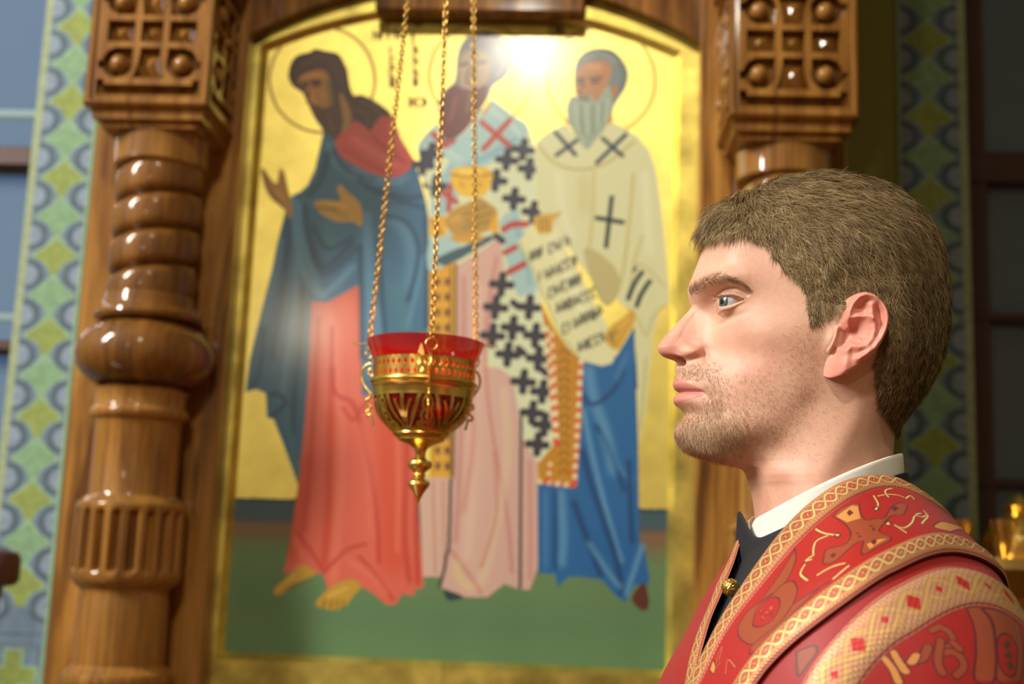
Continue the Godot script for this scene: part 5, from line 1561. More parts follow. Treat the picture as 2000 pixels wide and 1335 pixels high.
func column(called: String, at: Vector3, lattice: Mesh, label: String) -> void:
	var t := thing(called, label, "column", at, "columns of the carved screen")
	# pedestal and lower shaft
	var s := Shape.new()
	s.box(Vector3(-0.11, 0, -0.11), Vector3(0.11, 0.34, 0.11), 0.006)
	part("pedestal", s, M.wood, t)
	s = Shape.new()
	s.lathe([Vector2(0.09, 0.34), Vector2(0.09, 0.36), Vector2(0.07, 0.38), Vector2(0.069, 1.27), Vector2(0.075, 1.286), Vector2(0.0785, 1.292), Vector2(0.0795, 1.299), Vector2(0.0775, 1.306), Vector2(0.072, 1.311), Vector2(0.068, 1.314), Vector2(0.0655, 1.318), Vector2(0.065, 1.41), Vector2(0.063, 1.417), Vector2(0.064, 1.424)], 56, Vector3.ZERO, 30)
	part("lower_shaft", s, M.wood, t)
	# fluted drum with sunk vertical grooves
	var pts := PackedVector3Array()
	var nu := 240
	var rows := [[1.424, 0.064, 0.0], [1.432, 0.073, 0.0], [1.437, 0.077, 0.0], [1.442, 0.079, 0.0], [1.450, 0.0795, 0.0], [1.4515, 0.0795, 0.5], [1.453, 0.0795, 0.8], [1.457, 0.0795, 1.0], [1.50, 0.0795, 1.0], [1.531, 0.0795, 1.0], [1.535, 0.0795, 0.8], [1.5365, 0.0795, 0.5], [1.538, 0.0795, 0.0], [1.545, 0.0795, 0.0], [1.549, 0.078, 0.0], [1.551, 0.074, 0.0], [1.556, 0.0705, 0.0], [1.559, 0.0655, 0.0]]
	for r in rows:
		for a in nu:
			var ph := fposmod(a / float(nu) * 20.0 + 0.25, 1.0)
			var w := absf(ph - 0.5) * 2.0
			var gr := 1.0 if w < 0.42 else (0.0 if w > 0.5 else 0.5)
			var rr: float = r[1] - 0.011 * r[2] * gr * sqrt(maxf(0.0, 1.0 - pow(w / 0.56, 2.0)))
			var an := TAU * a / nu
			pts.append(Vector3(cos(an) * rr, r[0], -sin(an) * rr))
	s = Shape.new()
	s.grid(pts, nu, rows.size(), true)
	part("fluted_drum", s, M.wood, t)
	s = Shape.new()
	s.lathe([Vector2(0.0655, 1.559), Vector2(0.0635, 1.564), Vector2(0.0635, 1.667), Vector2(0.0655, 1.672), Vector2(0.0705, 1.6745), Vector2(0.073, 1.679), Vector2(0.0735, 1.683), Vector2(0.072, 1.687), Vector2(0.0685, 1.69), Vector2(0.0675, 1.694), Vector2(0.068, 1.712), Vector2(0.0705, 1.7165)], 56, Vector3.ZERO, 30)
	part("shaft", s, M.wood, t)
	# bulb
	var prof := []
	for k in 25:
		var a := -PI / 2 + PI * k / 24.0
		var c := pow(absf(cos(a)), 0.78)
		prof.append(Vector2(maxf(0.1025 * c, 0.06 if k > 0 and k < 24 else 0.058), 1.7705 + 0.0565 * signf(sin(a)) * pow(absf(sin(a)), 0.92)))
	s = Shape.new()
	s.lathe(prof, 64, Vector3.ZERO, 60)
	part("bulb", s, M.wood_dark, t)
	s = Shape.new()
	s.lathe([Vector2(0.07, 1.82), Vector2(0.079, 1.823), Vector2(0.0815, 1.828), Vector2(0.08, 1.833), Vector2(0.0755, 1.836), Vector2(0.072, 1.841), Vector2(0.0695, 1.85), Vector2(0.066, 1.862)], 56, Vector3.ZERO, 30)
	part("collar", s, M.wood_dark, t)
	# spiral shaft, one strand winding upwards
	pts = PackedVector3Array()
	nu = 72
	var nv := 150
	var y0 := 1.848
	var y1 := 2.072
	for j in nv:
		var y := lerpf(y0, y1, j / float(nv - 1))
		for a in nu:
			var an := TAU * a / nu
			var ph := fposmod((y - 1.872) / 0.0565 - an / TAU + 0.25, 1.0)
			var u := absf(ph * 2.0 - 1.0)
			var rr := 0.0668 - 0.003 * u * u - 0.0125 * pow(u, 6.0)
			var edge := minf(smoothstep(y0, y0 + 0.016, y), smoothstep(y1, y1 - 0.012, y))
			rr = lerpf(0.0655, rr, edge)
			pts.append(Vector3(cos(an) * rr, y, -sin(an) * rr))
	s = Shape.new()
	s.grid(pts, nu, nv, true)
	part("spiral_shaft", s, M.wood_dark, t)
	s = Shape.new()
	s.lathe([Vector2(0.064, 2.062), Vector2(0.0695, 2.064), Vector2(0.0715, 2.067), Vector2(0.0715, 2.105), Vector2(0.0725, 2.112)], 56, Vector3.ZERO, 30)
	part("necking", s, M.wood, t)
	# capital: block, tapered underside, carved faces
	var hw := 0.0955
	s = Shape.new()
	var q := [Vector3(-1, 0, 1), Vector3(1, 0, 1), Vector3(1, 0, -1), Vector3(-1, 0, -1)]
	var steps := [[0.0725, 2.108], [0.0725, 2.114], [0.083, 2.118], [0.084, 2.119], [0.084, 2.1305], [0.0885, 2.1335], [hw - 0.001, 2.1355]]
	for k in steps.size() - 1:
		for e in 4:
			var a: Vector3 = q[e]; var b: Vector3 = q[(e + 1) % 4]
			var lo: float = steps[k][0]; var hi: float = steps[k + 1][0]
			s.quad_flat(a * lo + Vector3(0, steps[k][1], 0), b * lo + Vector3(0, steps[k][1], 0), b * hi + Vector3(0, steps[k + 1][1], 0), a * hi + Vector3(0, steps[k + 1][1], 0))
	s.quad_flat(Vector3(-0.073, 2.108, -0.073), Vector3(0.073, 2.108, -0.073), Vector3(0.073, 2.108, 0.073), Vector3(-0.073, 2.108, 0.073))
	s.box(Vector3(-hw + 0.022, 2.1365, -hw + 0.022), Vector3(hw - 0.022, 2.372, hw - 0.022), 0.001)
	s.quad_flat(Vector3(-hw, 2.1355, -hw), Vector3(hw, 2.1355, -hw), Vector3(hw, 2.1355, hw), Vector3(-hw, 2.1355, hw))
	s.box(Vector3(-hw - 0.01, 2.3715, -hw - 0.01), Vector3(hw + 0.01, 2.41, hw + 0.01), 0.005)
	s.box(Vector3(-hw - 0.02, 2.41, -hw - 0.02), Vector3(hw + 0.02, 2.72, hw + 0.02), 0.005)
	var cap := part("capital", s, M.wood, t)
	# shared pieces of a face
	var fr := Shape.new()
	var o := hw
	var oy := 0.1175
	for e in [[o, oy, -0.004, o - 0.004, oy - 0.004, 0.0], [o - 0.004, oy - 0.004, 0.0, o - 0.009, oy - 0.009, 0.0], [o - 0.009, oy - 0.009, 0.0, o - 0.0105, oy - 0.0105, -0.003], [o - 0.0105, oy - 0.0105, -0.003, o - 0.0165, oy - 0.0165, -0.002], [o - 0.0165, oy - 0.0165, -0.002, o - 0.0165, oy - 0.0165, -0.0225]]:
		var ou := [Vector3(-e[0], -e[1], e[2]), Vector3(e[0], -e[1], e[2]), Vector3(e[0], e[1], e[2]), Vector3(-e[0], e[1], e[2])]
		var inn := [Vector3(-e[3], -e[4], e[5]), Vector3(e[3], -e[4], e[5]), Vector3(e[3], e[4], e[5]), Vector3(-e[3], e[4], e[5])]
		for k in 4:
			fr.quad_flat(ou[k], ou[(k + 1) % 4], inn[(k + 1) % 4], inn[k])
	var frm := fr.mesh()
	var py := func(w, h):
		var p := Shape.new()
		var ap := Vector3(0, 0, 0.0155)
		var cs := [Vector3(-w, -h, 0), Vector3(w, -h, 0), Vector3(w, h, 0), Vector3(-w, h, 0)]
		for k in 4:
			p.tri_flat(cs[k], cs[(k + 1) % 4], ap)
		return p.mesh()
	var p_mid: Mesh = py.call(0.0168, 0.0168)
	var p_side: Mesh = py.call(0.021, 0.0168)
	var p_tall: Mesh = py.call(0.021, 0.0244)
	var bs := Shape.new()
	bs.ball(Vector3.ZERO, Vector3(0.0138, 0.0138, 0.0138), 16, 10)
	var boss: Mesh = bs.mesh()
	for ang in [0.0, PI / 2, -PI / 2]:
		var b := Basis(Vector3.UP, ang)
		var put := func(called2, m2, pos):
			var x := part(called2, m2, M.wood, cap)
			x.transform = Transform3D(b, b * (pos + Vector3(0, 2.2535, 0)))
		put.call("face_frame", frm, Vector3(0, 0, hw))
		put.call("lattice", lattice, Vector3(0, 0, hw - 0.0095))
		var g := hw - 0.0222
		put.call("pyramid", p_mid, Vector3(0, 0, g))
		for sg in [-1, 1]:
			put.call("pyramid", p_side, Vector3(sg * 0.0475, 0, g))
			put.call("pyramid", p_tall, Vector3(0, sg * 0.05, g))
			for u in [-1, 1]:
				put.call("boss", boss, Vector3(sg * 0.0485, u * 0.0495, g + 0.0115))


func hanging_lamp() -> void:
	var t := thing("oil_lamp", "gilt filigree oil lamp with a red glass cup hung on three chains", "oil lamp", Vector3(-0.1542, 1.54, -1.25))
	t.scale = Vector3.ONE * 0.8333 # the forms below are laid out at six fifths of the real size
	var h := func(y): return y - 1.55
	# red glass cup
	var gl := mat(Color(0.5, 0.006, 0.03, 0.72), 0.05)
	gl.transparency = BaseMaterial3D.TRANSPARENCY_ALPHA
	gl.backlight_enabled = true
	gl.backlight = Color(0.4, 0.01, 0.02)
	gl.clearcoat_enabled = true
	gl.clearcoat = 0.6
	gl.clearcoat_roughness = 0.04
	var s := Shape.new()
	s.lathe([Vector2(0.004, h.call(1.639)), Vector2(0.036, h.call(1.64)), Vector2(0.047, h.call(1.648)), Vector2(0.0545, h.call(1.66)), Vector2(0.0575, h.call(1.672)), Vector2(0.0588, h.call(1.69)), Vector2(0.0598, h.call(1.714)), Vector2(0.0655, h.call(1.728)), Vector2(0.0715, h.call(1.7435)), Vector2(0.072, h.call(1.7445)), Vector2(0.0705, h.call(1.745)), Vector2(0.0645, h.call(1.7285)), Vector2(0.0575, h.call(1.713))], 64, Vector3.ZERO, 50)
	part("glass_cup", s, gl, t)
	# gallery of pierced lozenges round the glass
	part("gallery", pierced(0.0618, 0.0625, h.call(1.693), h.call(1.721), 300, 44, 0), M.brass, t)
	s = Shape.new()
	s.lathe([Vector2(0.0615, h.call(1.6905)), Vector2(0.0645, h.call(1.692)), Vector2(0.0652, h.call(1.694)), Vector2(0.0645, h.call(1.6958)), Vector2(0.0625, h.call(1.697)), Vector2(0.06, h.call(1.697))], 72, Vector3.ZERO, 60)
	s.lathe([Vector2(0.0605, h.call(1.6785)), Vector2(0.0612, h.call(1.684)), Vector2(0.0618, h.call(1.687)), Vector2(0.0635, h.call(1.6885)), Vector2(0.0625, h.call(1.6905)), Vector2(0.06, h.call(1.691))], 72, Vector3.ZERO, 60)
	part("rim_band", s, M.brass, t)
	part("filigree_bowl", pierced(0.0, 0.0, 0.0, 0.0, 420, 72, 1), M.brass, t)
	s = Shape.new()
	s.lathe([Vector2(0.0008, 0.0), Vector2(0.003, 0.006), Vector2(0.0065, 0.013), Vector2(0.0115, 0.0195), Vector2(0.0132, 0.0225), Vector2(0.0125, 0.0262), Vector2(0.0085, 0.0292), Vector2(0.0062, 0.0315), Vector2(0.0075, 0.0335), Vector2(0.0062, 0.0362), Vector2(0.0085, 0.0385), Vector2(0.0135, 0.0425), Vector2(0.0148, 0.046), Vector2(0.0135, 0.0498), Vector2(0.0085, 0.0528), Vector2(0.0062, 0.0555), Vector2(0.0062, 0.061), Vector2(0.0085, 0.066), Vector2(0.014, 0.0695), Vector2(0.024, 0.073), Vector2(0.0285, 0.0755), Vector2(0.0285, 0.077), Vector2(0.033, 0.0805), Vector2(0.035, 0.0825), Vector2(0.0345, 0.0842), Vector2(0.037, 0.0855)], 56, Vector3.ZERO, 40)
	part("finial", s, M.brass, t)
	# flame floating on the oil inside the cup
	s = Shape.new()
	s.lathe([Vector2(0.0005, 0.0), Vector2(0.004, 0.004), Vector2(0.0062, 0.011), Vector2(0.005, 0.02), Vector2(0.002, 0.03), Vector2(0.0003, 0.036)], 16, Vector3.ZERO, 60)
	part("flame", s, lit("flame", Color(1.0, 0.72, 0.34), 14.0), t, Vector3(-0.004, h.call(1.706), 0.012))
	s = Shape.new()
	s.lathe([Vector2(0.056, h.call(1.700)), Vector2(0.001, h.call(1.7003))], 32)
	part("oil", s, mat(srgb(120, 20, 16), 0.08), t)
	var fl := OmniLight3D.new()
	fl.name = "flame_light"
	fl.light_color = Color(1.0, 0.72, 0.4)
	fl.light_energy = 0.009
	fl.light_size = 0.006
	fl.omni_range = 5.0
	fl.omni_attenuation = 2.0
	fl.shadow_enabled = true
	fl.position = Vector3(-0.004, h.call(1.722), 0.012)
	t.add_child(fl)
	# three scroll brackets and chains
	var lk := Shape.new()
	var ring := PackedVector3Array()
	for k in 10:
		var a := TAU * k / 10.0
		ring.append(Vector3(cos(a) * 0.0029, sin(a) * 0.0042, 0))
	lk.tube(ring, 0.0011, 5, true)
	var link: Mesh = lk.mesh()
	var top := Vector3(0, 2.92 - 1.55, 0)
	for k in 3:
		var an := deg_to_rad([78.0, 198.0, 318.0][k])
		var dir := Vector3(cos(an), 0, sin(an))
		var br := Shape.new()
		var path := PackedVector3Array()
		# scroll: spiral eye, outward loop, S-curve down to the bowl
		var raw := [[0.0685, 1.7085], [0.0715, 1.7105], [0.0735, 1.708], [0.0725, 1.704], [0.0690, 1.703], [0.0660, 1.7065], [0.0665, 1.7125], [0.0710, 1.7165], [0.0775, 1.7135], [0.0805, 1.706], [0.0795, 1.698], [0.075, 1.690], [0.0705, 1.6845], [0.070, 1.680], [0.0735, 1.677], [0.0735, 1.6735], [0.069, 1.671], [0.0705, 1.6665], [0.0735, 1.6645], [0.072, 1.6605], [0.0685, 1.6615], [0.067, 1.656], [0.0655, 1.650]]
		var rp := []
		for q in raw:
			rp.append(Vector2(q[0], q[1]))
		for e in (rp.size() - 1) * 4 + 1:
			var q: Vector2 = spline(rp, e / 4.0)
			path.append(dir * (0.064 + (q.x - 0.064) * 1.3) + Vector3(0, h.call(1.69 + (q.y - 1.69) * 1.15), 0))
		br.tube(path, 0.0016, 6)
		part("bracket", br, M.brass, t)
		# ring that holds the chain
		var hold := dir * 0.0775 + Vector3(0, h.call(1.7235), 0)
		var rg := Shape.new()
		var rpth := PackedVector3Array()
		var tang := Vector3(-dir.z, 0, dir.x)
		for e in 20:
			var w := TAU * e / 20.0
			rpth.append(hold + Vector3(0, 0.0075, 0) + tang * cos(w) * 0.0068 + Vector3(0, sin(w) * 0.0068, 0))
		rg.tube(rpth, 0.0011, 6, true)
		part("chain_ring", rg, M.brass, t)
		var ch := Node3D.new()
		ch.name = "chain"
		t.add_child(ch, true)
		var c0 := hold + Vector3(0, 0.0145, 0)
		var c1 := top + dir * 0.006
		var len := c0.distance_to(c1)
		var along := (c1 - c0).normalized()
		var sx := along.cross(dir).normalized()
		var n := int(len / 0.0061)
		var rest := Shape.new()
		for e in n:
			var p := c0 + along * (e + 0.5) * 0.0061
			var roll := PI / 4 + (PI / 2 if e % 2 else 0.0) + 0.25 * sin(e * 1.7)
			var x := sx.rotated(along, roll)
			var b := Basis(x, along, x.cross(along))
			if e < 88:
				var o := part("link", link, M.brass_old, ch)
				o.transform = Transform3D(b, p)
			else:
				var rg2 := PackedVector3Array()
				for w in 8:
					var a := TAU * w / 8.0
					rg2.append(p + b * Vector3(cos(a) * 0.0029, sin(a) * 0.0042, 0))
				rest.tube(rg2, 0.0011, 3, true)
		var up := part("upper_links", rest, M.brass_old, ch)
		up.set_meta("kind", "stuff")
	# pins of the cup's wire
	for sg in [-1, 1]:
		var pn := Shape.new()
		var y0: float = h.call(1.7425)
		pn.tube(PackedVector3Array([Vector3(sg * 0.07, y0, 0), Vector3(sg * 0.08, y0 + 0.0015 * sg, 0), Vector3(sg * 0.089, y0 - 0.001, 0.002)]), 0.0008, 5)
		part("pin", pn, M.brass_old, t)
	# arm on the screen from which the chains hang
	var hk := thing("lamp_arm", "brass arm on the screen's top carrying the oil lamp's chains", "bracket", Vector3(-0.1542, 2.86, -1.72))
	var ar := Shape.new()
	ar.tube(PackedVector3Array([Vector3(0, 0.0, -0.01), Vector3(0, 0.02, 0.1), Vector3(0, 0.03, 0.3), Vector3(0, 0.01, 0.42), Vector3(0, -0.06, 0.465), Vector3(0, -0.17, 0.47)]), 0.008, 10)
	part("arm", ar, M.brass_old, hk)


func pierced(r0: float, r1: float, y0: float, y1: float, nu: int, nv: int, kind: int) -> Shape:
	# a thin pierced metal wall: kind 0 a straight gallery of lozenges, kind 1 the filigree bowl
	var s := Shape.new()
	var outer := PackedVector3Array()
	var skip := PackedByteArray()
	var bowl := [[0.0, 0.037], [0.1, 0.0425], [0.25, 0.0508], [0.45, 0.0572], [0.65, 0.0596], [0.85, 0.0603], [1.0, 0.0607]]
	for j in nv:
		var v := j / float(nv - 1)
		for a in nu:
			var u := a / float(nu)
			var an := TAU * u
			var y: float
			var r: float
			if kind == 0:
				y = lerpf(y0, y1, v)
				r = lerpf(r0, r1, v)
				if v > 0.93: # scalloped upper edge
					y += 0.0014 * cos(u * TAU * 48.0)
			else:
				y = lerpf(0.0852, 0.1405, v * (0.35 + 0.65 * v))
				r = curve(bowl, (y - 0.0852) / 0.0553)
			outer.append(Vector3(cos(an) * r, y, -sin(an) * r))
			skip.append(1 if hole(u, v, kind) else 0)
	s.grid(outer, nu, nv, true, false, PackedVector2Array(), PackedColorArray(), skip)
	# inner skin and the cut edges give the metal its thickness
	var inner := PackedVector3Array()
	for p in outer:
		var f := 1.0 - 0.0011 / Vector2(p.x, p.z).length()
		inner.append(Vector3(p.x * f, p.y, p.z * f))
	s.grid(inner, nu, nv, true, true, PackedVector2Array(), PackedColorArray(), skip)
	for j in range(1, nv - 1):
		for a in nu:
			if skip[j * nu + a]:
				continue
			var b := (a + 1) % nu
			var corners := [[j * nu + a, j * nu + b, (j - 1) * nu + a], [j * nu + b, (j + 1) * nu + b, j * nu + b], [(j + 1) * nu + b, (j + 1) * nu + a, (j + 1) * nu + a], [(j + 1) * nu + a, j * nu + a, j * nu + (a - 1 + nu) % nu]]
			for c in corners:
				if skip[c[2]]:
					s.quad_flat(outer[c[0]], inner[c[0]], inner[c[1]], outer[c[1]])
	return s


func hole(u: float, v: float, kind: int) -> bool:
	if kind == 0:
		if v < 0.1 or v > 0.9:
			return false
		var a := fposmod(u * 48.0, 1.0) - 0.5
		var row := (v - 0.1) / 0.8 * 2.0
		if int(row) % 2 == 1:
			a = fposmod(u * 48.0 + 0.5, 1.0) - 0.5
		var b := fposmod(row, 1.0) - 0.5
		return absf(a) * 1.45 + absf(b) * 1.05 < 0.43
	# filigree: six tapering shields, tulips inside, scrolls between
	if v < 0.06 or v > 0.84:
		return false
	var x := fposmod(u * 6.0 + 0.3, 1.0) - 0.5
	var t := (v - 0.06) / 0.78
	var sh := 0.02 + 0.33 * pow(t, 0.7)
	var ax := absf(x)
	if absf(ax - sh) < 0.038 or t > 0.96:
		return false
	if ax < sh:
		# tulip: stem with three petals
		if ax < 0.022 + 0.02 * t:
			return false
		var pet := 0.03 + 0.16 * pow(clampf((t - 0.3) / 0.6, 0, 1), 1.5)
		if t > 0.25 and t < 0.86 and absf(ax - pet) < 0.028:
			return false
		return true
	# paired scrolls beside the shield
	for e in [[0.76, 0.5, 0.15], [0.45, 0.5, 0.19], [0.17, 0.36, 0.12]]:
		var d := Vector2((ax - e[1]) * 1.7, (t - e[0]) * 0.95).length()
		if absf(d - e[2]) < 0.04 or d < 0.06:
			return false
	if t < 0.1 and fposmod(u * 48.0, 1.0) < 0.5:
		return false
	return true


# ---------------------------------------------------------------- the deacon
# Head shapes are worked out in millimetres: x backwards (the face looks towards -x), y up from 1.64 m, z to the wearer's near side.
var hg := PackedFloat32Array() # coarse grid of the width field
const HG_X0 := -124.0
const HG_Y0 := -176.0
const HG_STEP := 4.0
const HG_NX := 62
const HG_NY := 88
const EYE := Vector3(-69.0, 53.0, 30.5)


func table(xs: Array, y: float) -> float:
	# straight pieces between [y, x] pairs in rising y
	var lo := 0
	var hi := xs.size() - 1
	if y <= xs[0][0]:
		return xs[0][1]
	if y >= xs[hi][0]:
		return xs[hi][1]
	while hi - lo > 1:
		var mid := (lo + hi) / 2
		if xs[mid][0] <= y:
			lo = mid
		else:
			hi = mid
	return curve_at(xs, lo, y)


func curve_at(xs: Array, k: int, t: float) -> float:
	var m := xs.size()
	var h: float = xs[k + 1][0] - xs[k][0]
	var f: float = (t - xs[k][0]) / h
	var s: float = (xs[k + 1][1] - xs[k][1]) / h
	var s0: float = s if k == 0 else (xs[k][1] - xs[k - 1][1]) / (xs[k][0] - xs[k - 1][0])
	var s1: float = s if k + 2 >= m else (xs[k + 2][1] - xs[k + 1][1]) / (xs[k + 2][0] - xs[k + 1][0])
	var m0 := 0.5 * (s0 + s)
	var m1 := 0.5 * (s1 + s)
	if absf(s) > 3.0 or absf(s0) > 3.0 or absf(s1) > 3.0: # keep steep pieces from overshooting
		m0 = 0.0 if s0 * s <= 0.0 else 2.0 * s0 * s / (s0 + s)
		m1 = 0.0 if s1 * s <= 0.0 else 2.0 * s1 * s / (s1 + s)
	var f2 := f * f
	var f3 := f2 * f
	return (2 * f3 - 3 * f2 + 1) * xs[k][1] + (f3 - 2 * f2 + f) * h * m0 + (3 * f2 - 2 * f3) * xs[k + 1][1] + (f3 - f2) * h * m1


func quiet_front(f: float, y: float) -> float:
	# under the chin the outline runs back fast; the widths follow it more slowly
	if y > -48.0:
		return f
	var m := 0.0
	for k in 7:
		m += table(HEAD_FRONT, y + (k - 3) * 5.0)
	return lerpf(f, minf(m / 7.0, f), smoothstep(-48.0, -58.0, y))


func soft(d: float) -> float:
	# distance from the outline that levels off, so that the profile's bumps stay near it
	return 16.0 * (1.0 - exp(-d / 16.0))


func solve_widths() -> void:
	# thin-plate spline through the measured half widths, on log(z^2 / ((x - front)(back - x)))
	var pts := PackedVector2Array()
	var g := PackedFloat64Array()
	for w in HEAD_WIDTHS:
		var f := table(HEAD_FRONT, w[1])
		var b := table(HEAD_BACK, w[1])
		var q: float = soft(maxf(w[0] - quiet_front(f, w[1]), 1.5)) * soft(maxf(b - w[0], 1.5))
		pts.append(Vector2(w[0], w[1]))
		g.append(log(w[2] * w[2] / q))
	var n := pts.size()
	var m := n + 3
	var A := []
	for r in m:
		var row := PackedFloat64Array()
		row.resize(m + 1)
		if r < n:
			for c in n:
				var d2 := pts[r].distance_squared_to(pts[c]) * 1e-4
				row[c] = 0.5 * d2 * log(d2) if d2 > 1e-12 else 0.0
			row[r] += 0.004
			row[n] = 1.0; row[n + 1] = pts[r].x * 0.01; row[n + 2] = pts[r].y * 0.01
			row[m] = g[r]
		else:
			for c in n:
				row[c] = [1.0, pts[c].x * 0.01, pts[c].y * 0.01][r - n]
		A.append(row)
	for k in m:
		var best := k
		for r in range(k + 1, m):
			if absf(A[r][k]) > absf(A[best][k]):
				best = r
		var sw = A[k]; A[k] = A[best]; A[best] = sw
		var pr: PackedFloat64Array = A[k]
		for r in range(k + 1, m):
			var row: PackedFloat64Array = A[r]
			var f := row[k] / pr[k]
			if f != 0.0:
				for c in range(k, m + 1):
					row[c] -= f * pr[c]
				A[r] = row
	var x := PackedFloat64Array()
	x.resize(m)
	for k in range(m - 1, -1, -1):
		var row: PackedFloat64Array = A[k]
		var s := row[m]
		for c in range(k + 1, m):
			s -= row[c] * x[c]
		x[k] = s / row[k]
	hg.resize(HG_NX * HG_NY)
	for j in HG_NY:
		for i in HG_NX:
			var p := Vector2(HG_X0 + i * HG_STEP, HG_Y0 + j * HG_STEP)
			var s := x[n] + x[n + 1] * p.x * 0.01 + x[n + 2] * p.y * 0.01
			for c in n:
				var d2 := p.distance_squared_to(pts[c]) * 1e-4
				if d2 > 1e-12:
					s += x[c] * 0.5 * d2 * log(d2)
			hg[j * HG_NX + i] = clampf(s, -4.0, 3.0)


func width_g(x: float, y: float) -> float:
	var fx := clampf((x - HG_X0) / HG_STEP, 1.0, HG_NX - 3.01)
	var fy := clampf((y - HG_Y0) / HG_STEP, 1.0, HG_NY - 3.01)
	var ix := int(fx)
	var iy := int(fy)
	var u := fx - ix
	var v := fy - iy
	var u2 := u * u; var u3 := u2 * u
	var v2 := v * v; var v3 := v2 * v
	# cubic B-spline weights: smooth in slope and curvature
	var a0 := (1.0 - 3.0 * u + 3.0 * u2 - u3) / 6.0
	var a1 := (4.0 - 6.0 * u2 + 3.0 * u3) / 6.0
	var a2 := (1.0 + 3.0 * u + 3.0 * u2 - 3.0 * u3) / 6.0
	var a3 := u3 / 6.0
	var b := [(1.0 - 3.0 * v + 3.0 * v2 - v3) / 6.0, (4.0 - 6.0 * v2 + 3.0 * v3) / 6.0, (1.0 + 3.0 * v + 3.0 * v2 - 3.0 * v3) / 6.0, v3 / 6.0]
	var s := 0.0
	var k := (iy - 1) * HG_NX + ix - 1
	for r in 4:
		s += b[r] * (a0 * hg[k] + a1 * hg[k + 1] + a2 * hg[k + 2] + a3 * hg[k + 3])
		k += HG_NX
	return exp(s)


func smax(a: float, b: float, k: float) -> float:
	var h := clampf(0.5 + 0.5 * (a - b) / k, 0.0, 1.0)
	return lerpf(b, a, h) + k * h * (1.0 - h)


func face_front(y: float) -> float:
	# foremost x of the skin in the middle plane at height y
	var f := table(HEAD_FRONT, y)
	if y > NOSE_RIDGE[0][0] and y < NOSE_RIDGE[NOSE_RIDGE.size() - 1][0]:
		f = minf(f, table(NOSE_RIDGE, y))
	return f


func bump(x: float, y: float, cx: float, cy: float, rx: float, ry: float, rot := 0.0) -> float:
	var dx := x - cx
	var dy := y - cy
	if rot != 0.0:
		var c := cos(rot); var s := sin(rot)
		var t := dx * c + dy * s
		dy = dy * c - dx * s
		dx = t
	dx /= rx
	dy /= ry
	var d := dx * dx + dy * dy
	return exp(-d) if d < 9.0 else 0.0


func half_width(x: float, y: float) -> float:
	# half width of head and neck at a point of the profile
	var f := table(HEAD_FRONT, y)
	var b := table(HEAD_BACK, y)
	var h := 0.0
	if x > f and x < b:
		var fq := quiet_front(f, y)
		h = sqrt(maxf(soft(x - fq), 0.0) * soft(b - x) * width_g(x, y))
		if y < -48.0 and x - f < 9.0:
			h *= lerpf(1.0, sqrt((x - f) / 9.0), smoothstep(-48.0, -56.0, y))
	else:
		h = -3.0 if x < f else 0.0
	# nose: narrow at the bridge, round tip, flaring wing
	if y > 2.0 and y < 60.0 and x < -78.0:
		var r := table(NOSE_RIDGE, y)
		var d := x - r
		if d > 0.0:
			var wide := curve([[4.0, 5.0], [9.5, 9.5], [14.0, 11.5], [20.0, 11.5], [26.0, 10.0], [34.0, 9.0], [45.0, 7.2], [54.0, 6.5]], y)
			var deep := curve([[4.0, 12.0], [10.0, 13.0], [18.0, 13.0], [28.0, 13.0], [40.0, 9.0], [54.0, 7.0]], y)
			var q := d / deep
			var hn := wide * sqrt(clampf(q * (2.0 - q), 0.0, 1.0)) if q < 1.0 else wide
			hn += maxf(0.0, q - 1.0) * deep * curve([[4.0, 0.2], [16.0, 0.24], [30.0, 0.3], [54.0, 0.32]], y)
			# wing of the nostril
			var wing := bump(x, y, -99.5, 14.6, 8.5, 6.6, 0.25)
			hn += 6.2 * wing
			h = smax(h, hn, 4.0 if h > 0.0 else 0.01)
	# closed lids over the eyeball
	var ex := x - EYE.x
	var ey := y - EYE.y
	var d2 := ex * ex + ey * ey
	if d2 < 260.0:
		var lid := EYE.z + sqrt(maxf(0.0, 13.0 * 13.0 - d2)) if d2 < 169.0 else 0.0
		h = smax(h, lid, 2.4)
		var open := eye_slit(x, y)
		if open > 0.0:
			h = lerpf(h, EYE.z + sqrt(maxf(0.0, 10.6 * 10.6 - d2)) - 1.0 if d2 < 112.0 else h - 3.0, smoothstep(0.0, 1.0, open))
	return h


func eye_slit(x: float, y: float) -> float:
	# above zero inside the opening between the lids, in half millimetres from the lid edge
	var t := (x - EYE.x) # from -13 (front) to about +6 (outer corner)
	if t > 6.5 or t < -12.2:
		return 0.0
	var up := EYE.y + curve([[-14.0, 2.5], [-9.0, 3.5], [-4.0, 3.1], [1.0, 1.6], [6.5, -0.6]], t) - 0.2
	var lo := EYE.y + curve([[-14.0, -4.0], [-9.0, -4.3], [-4.0, -3.8], [1.0, -2.3], [6.5, -0.8]], t) - 0.2
	return clampf(minf(up - y, y - lo) / 0.7, 0.0, 1.0) * smoothstep(-12.2, -10.9, t)


func lip_line(z: float) -> float:
	return -14.8 - 2.6 * pow(absf(z) / 26.0, 2.0)


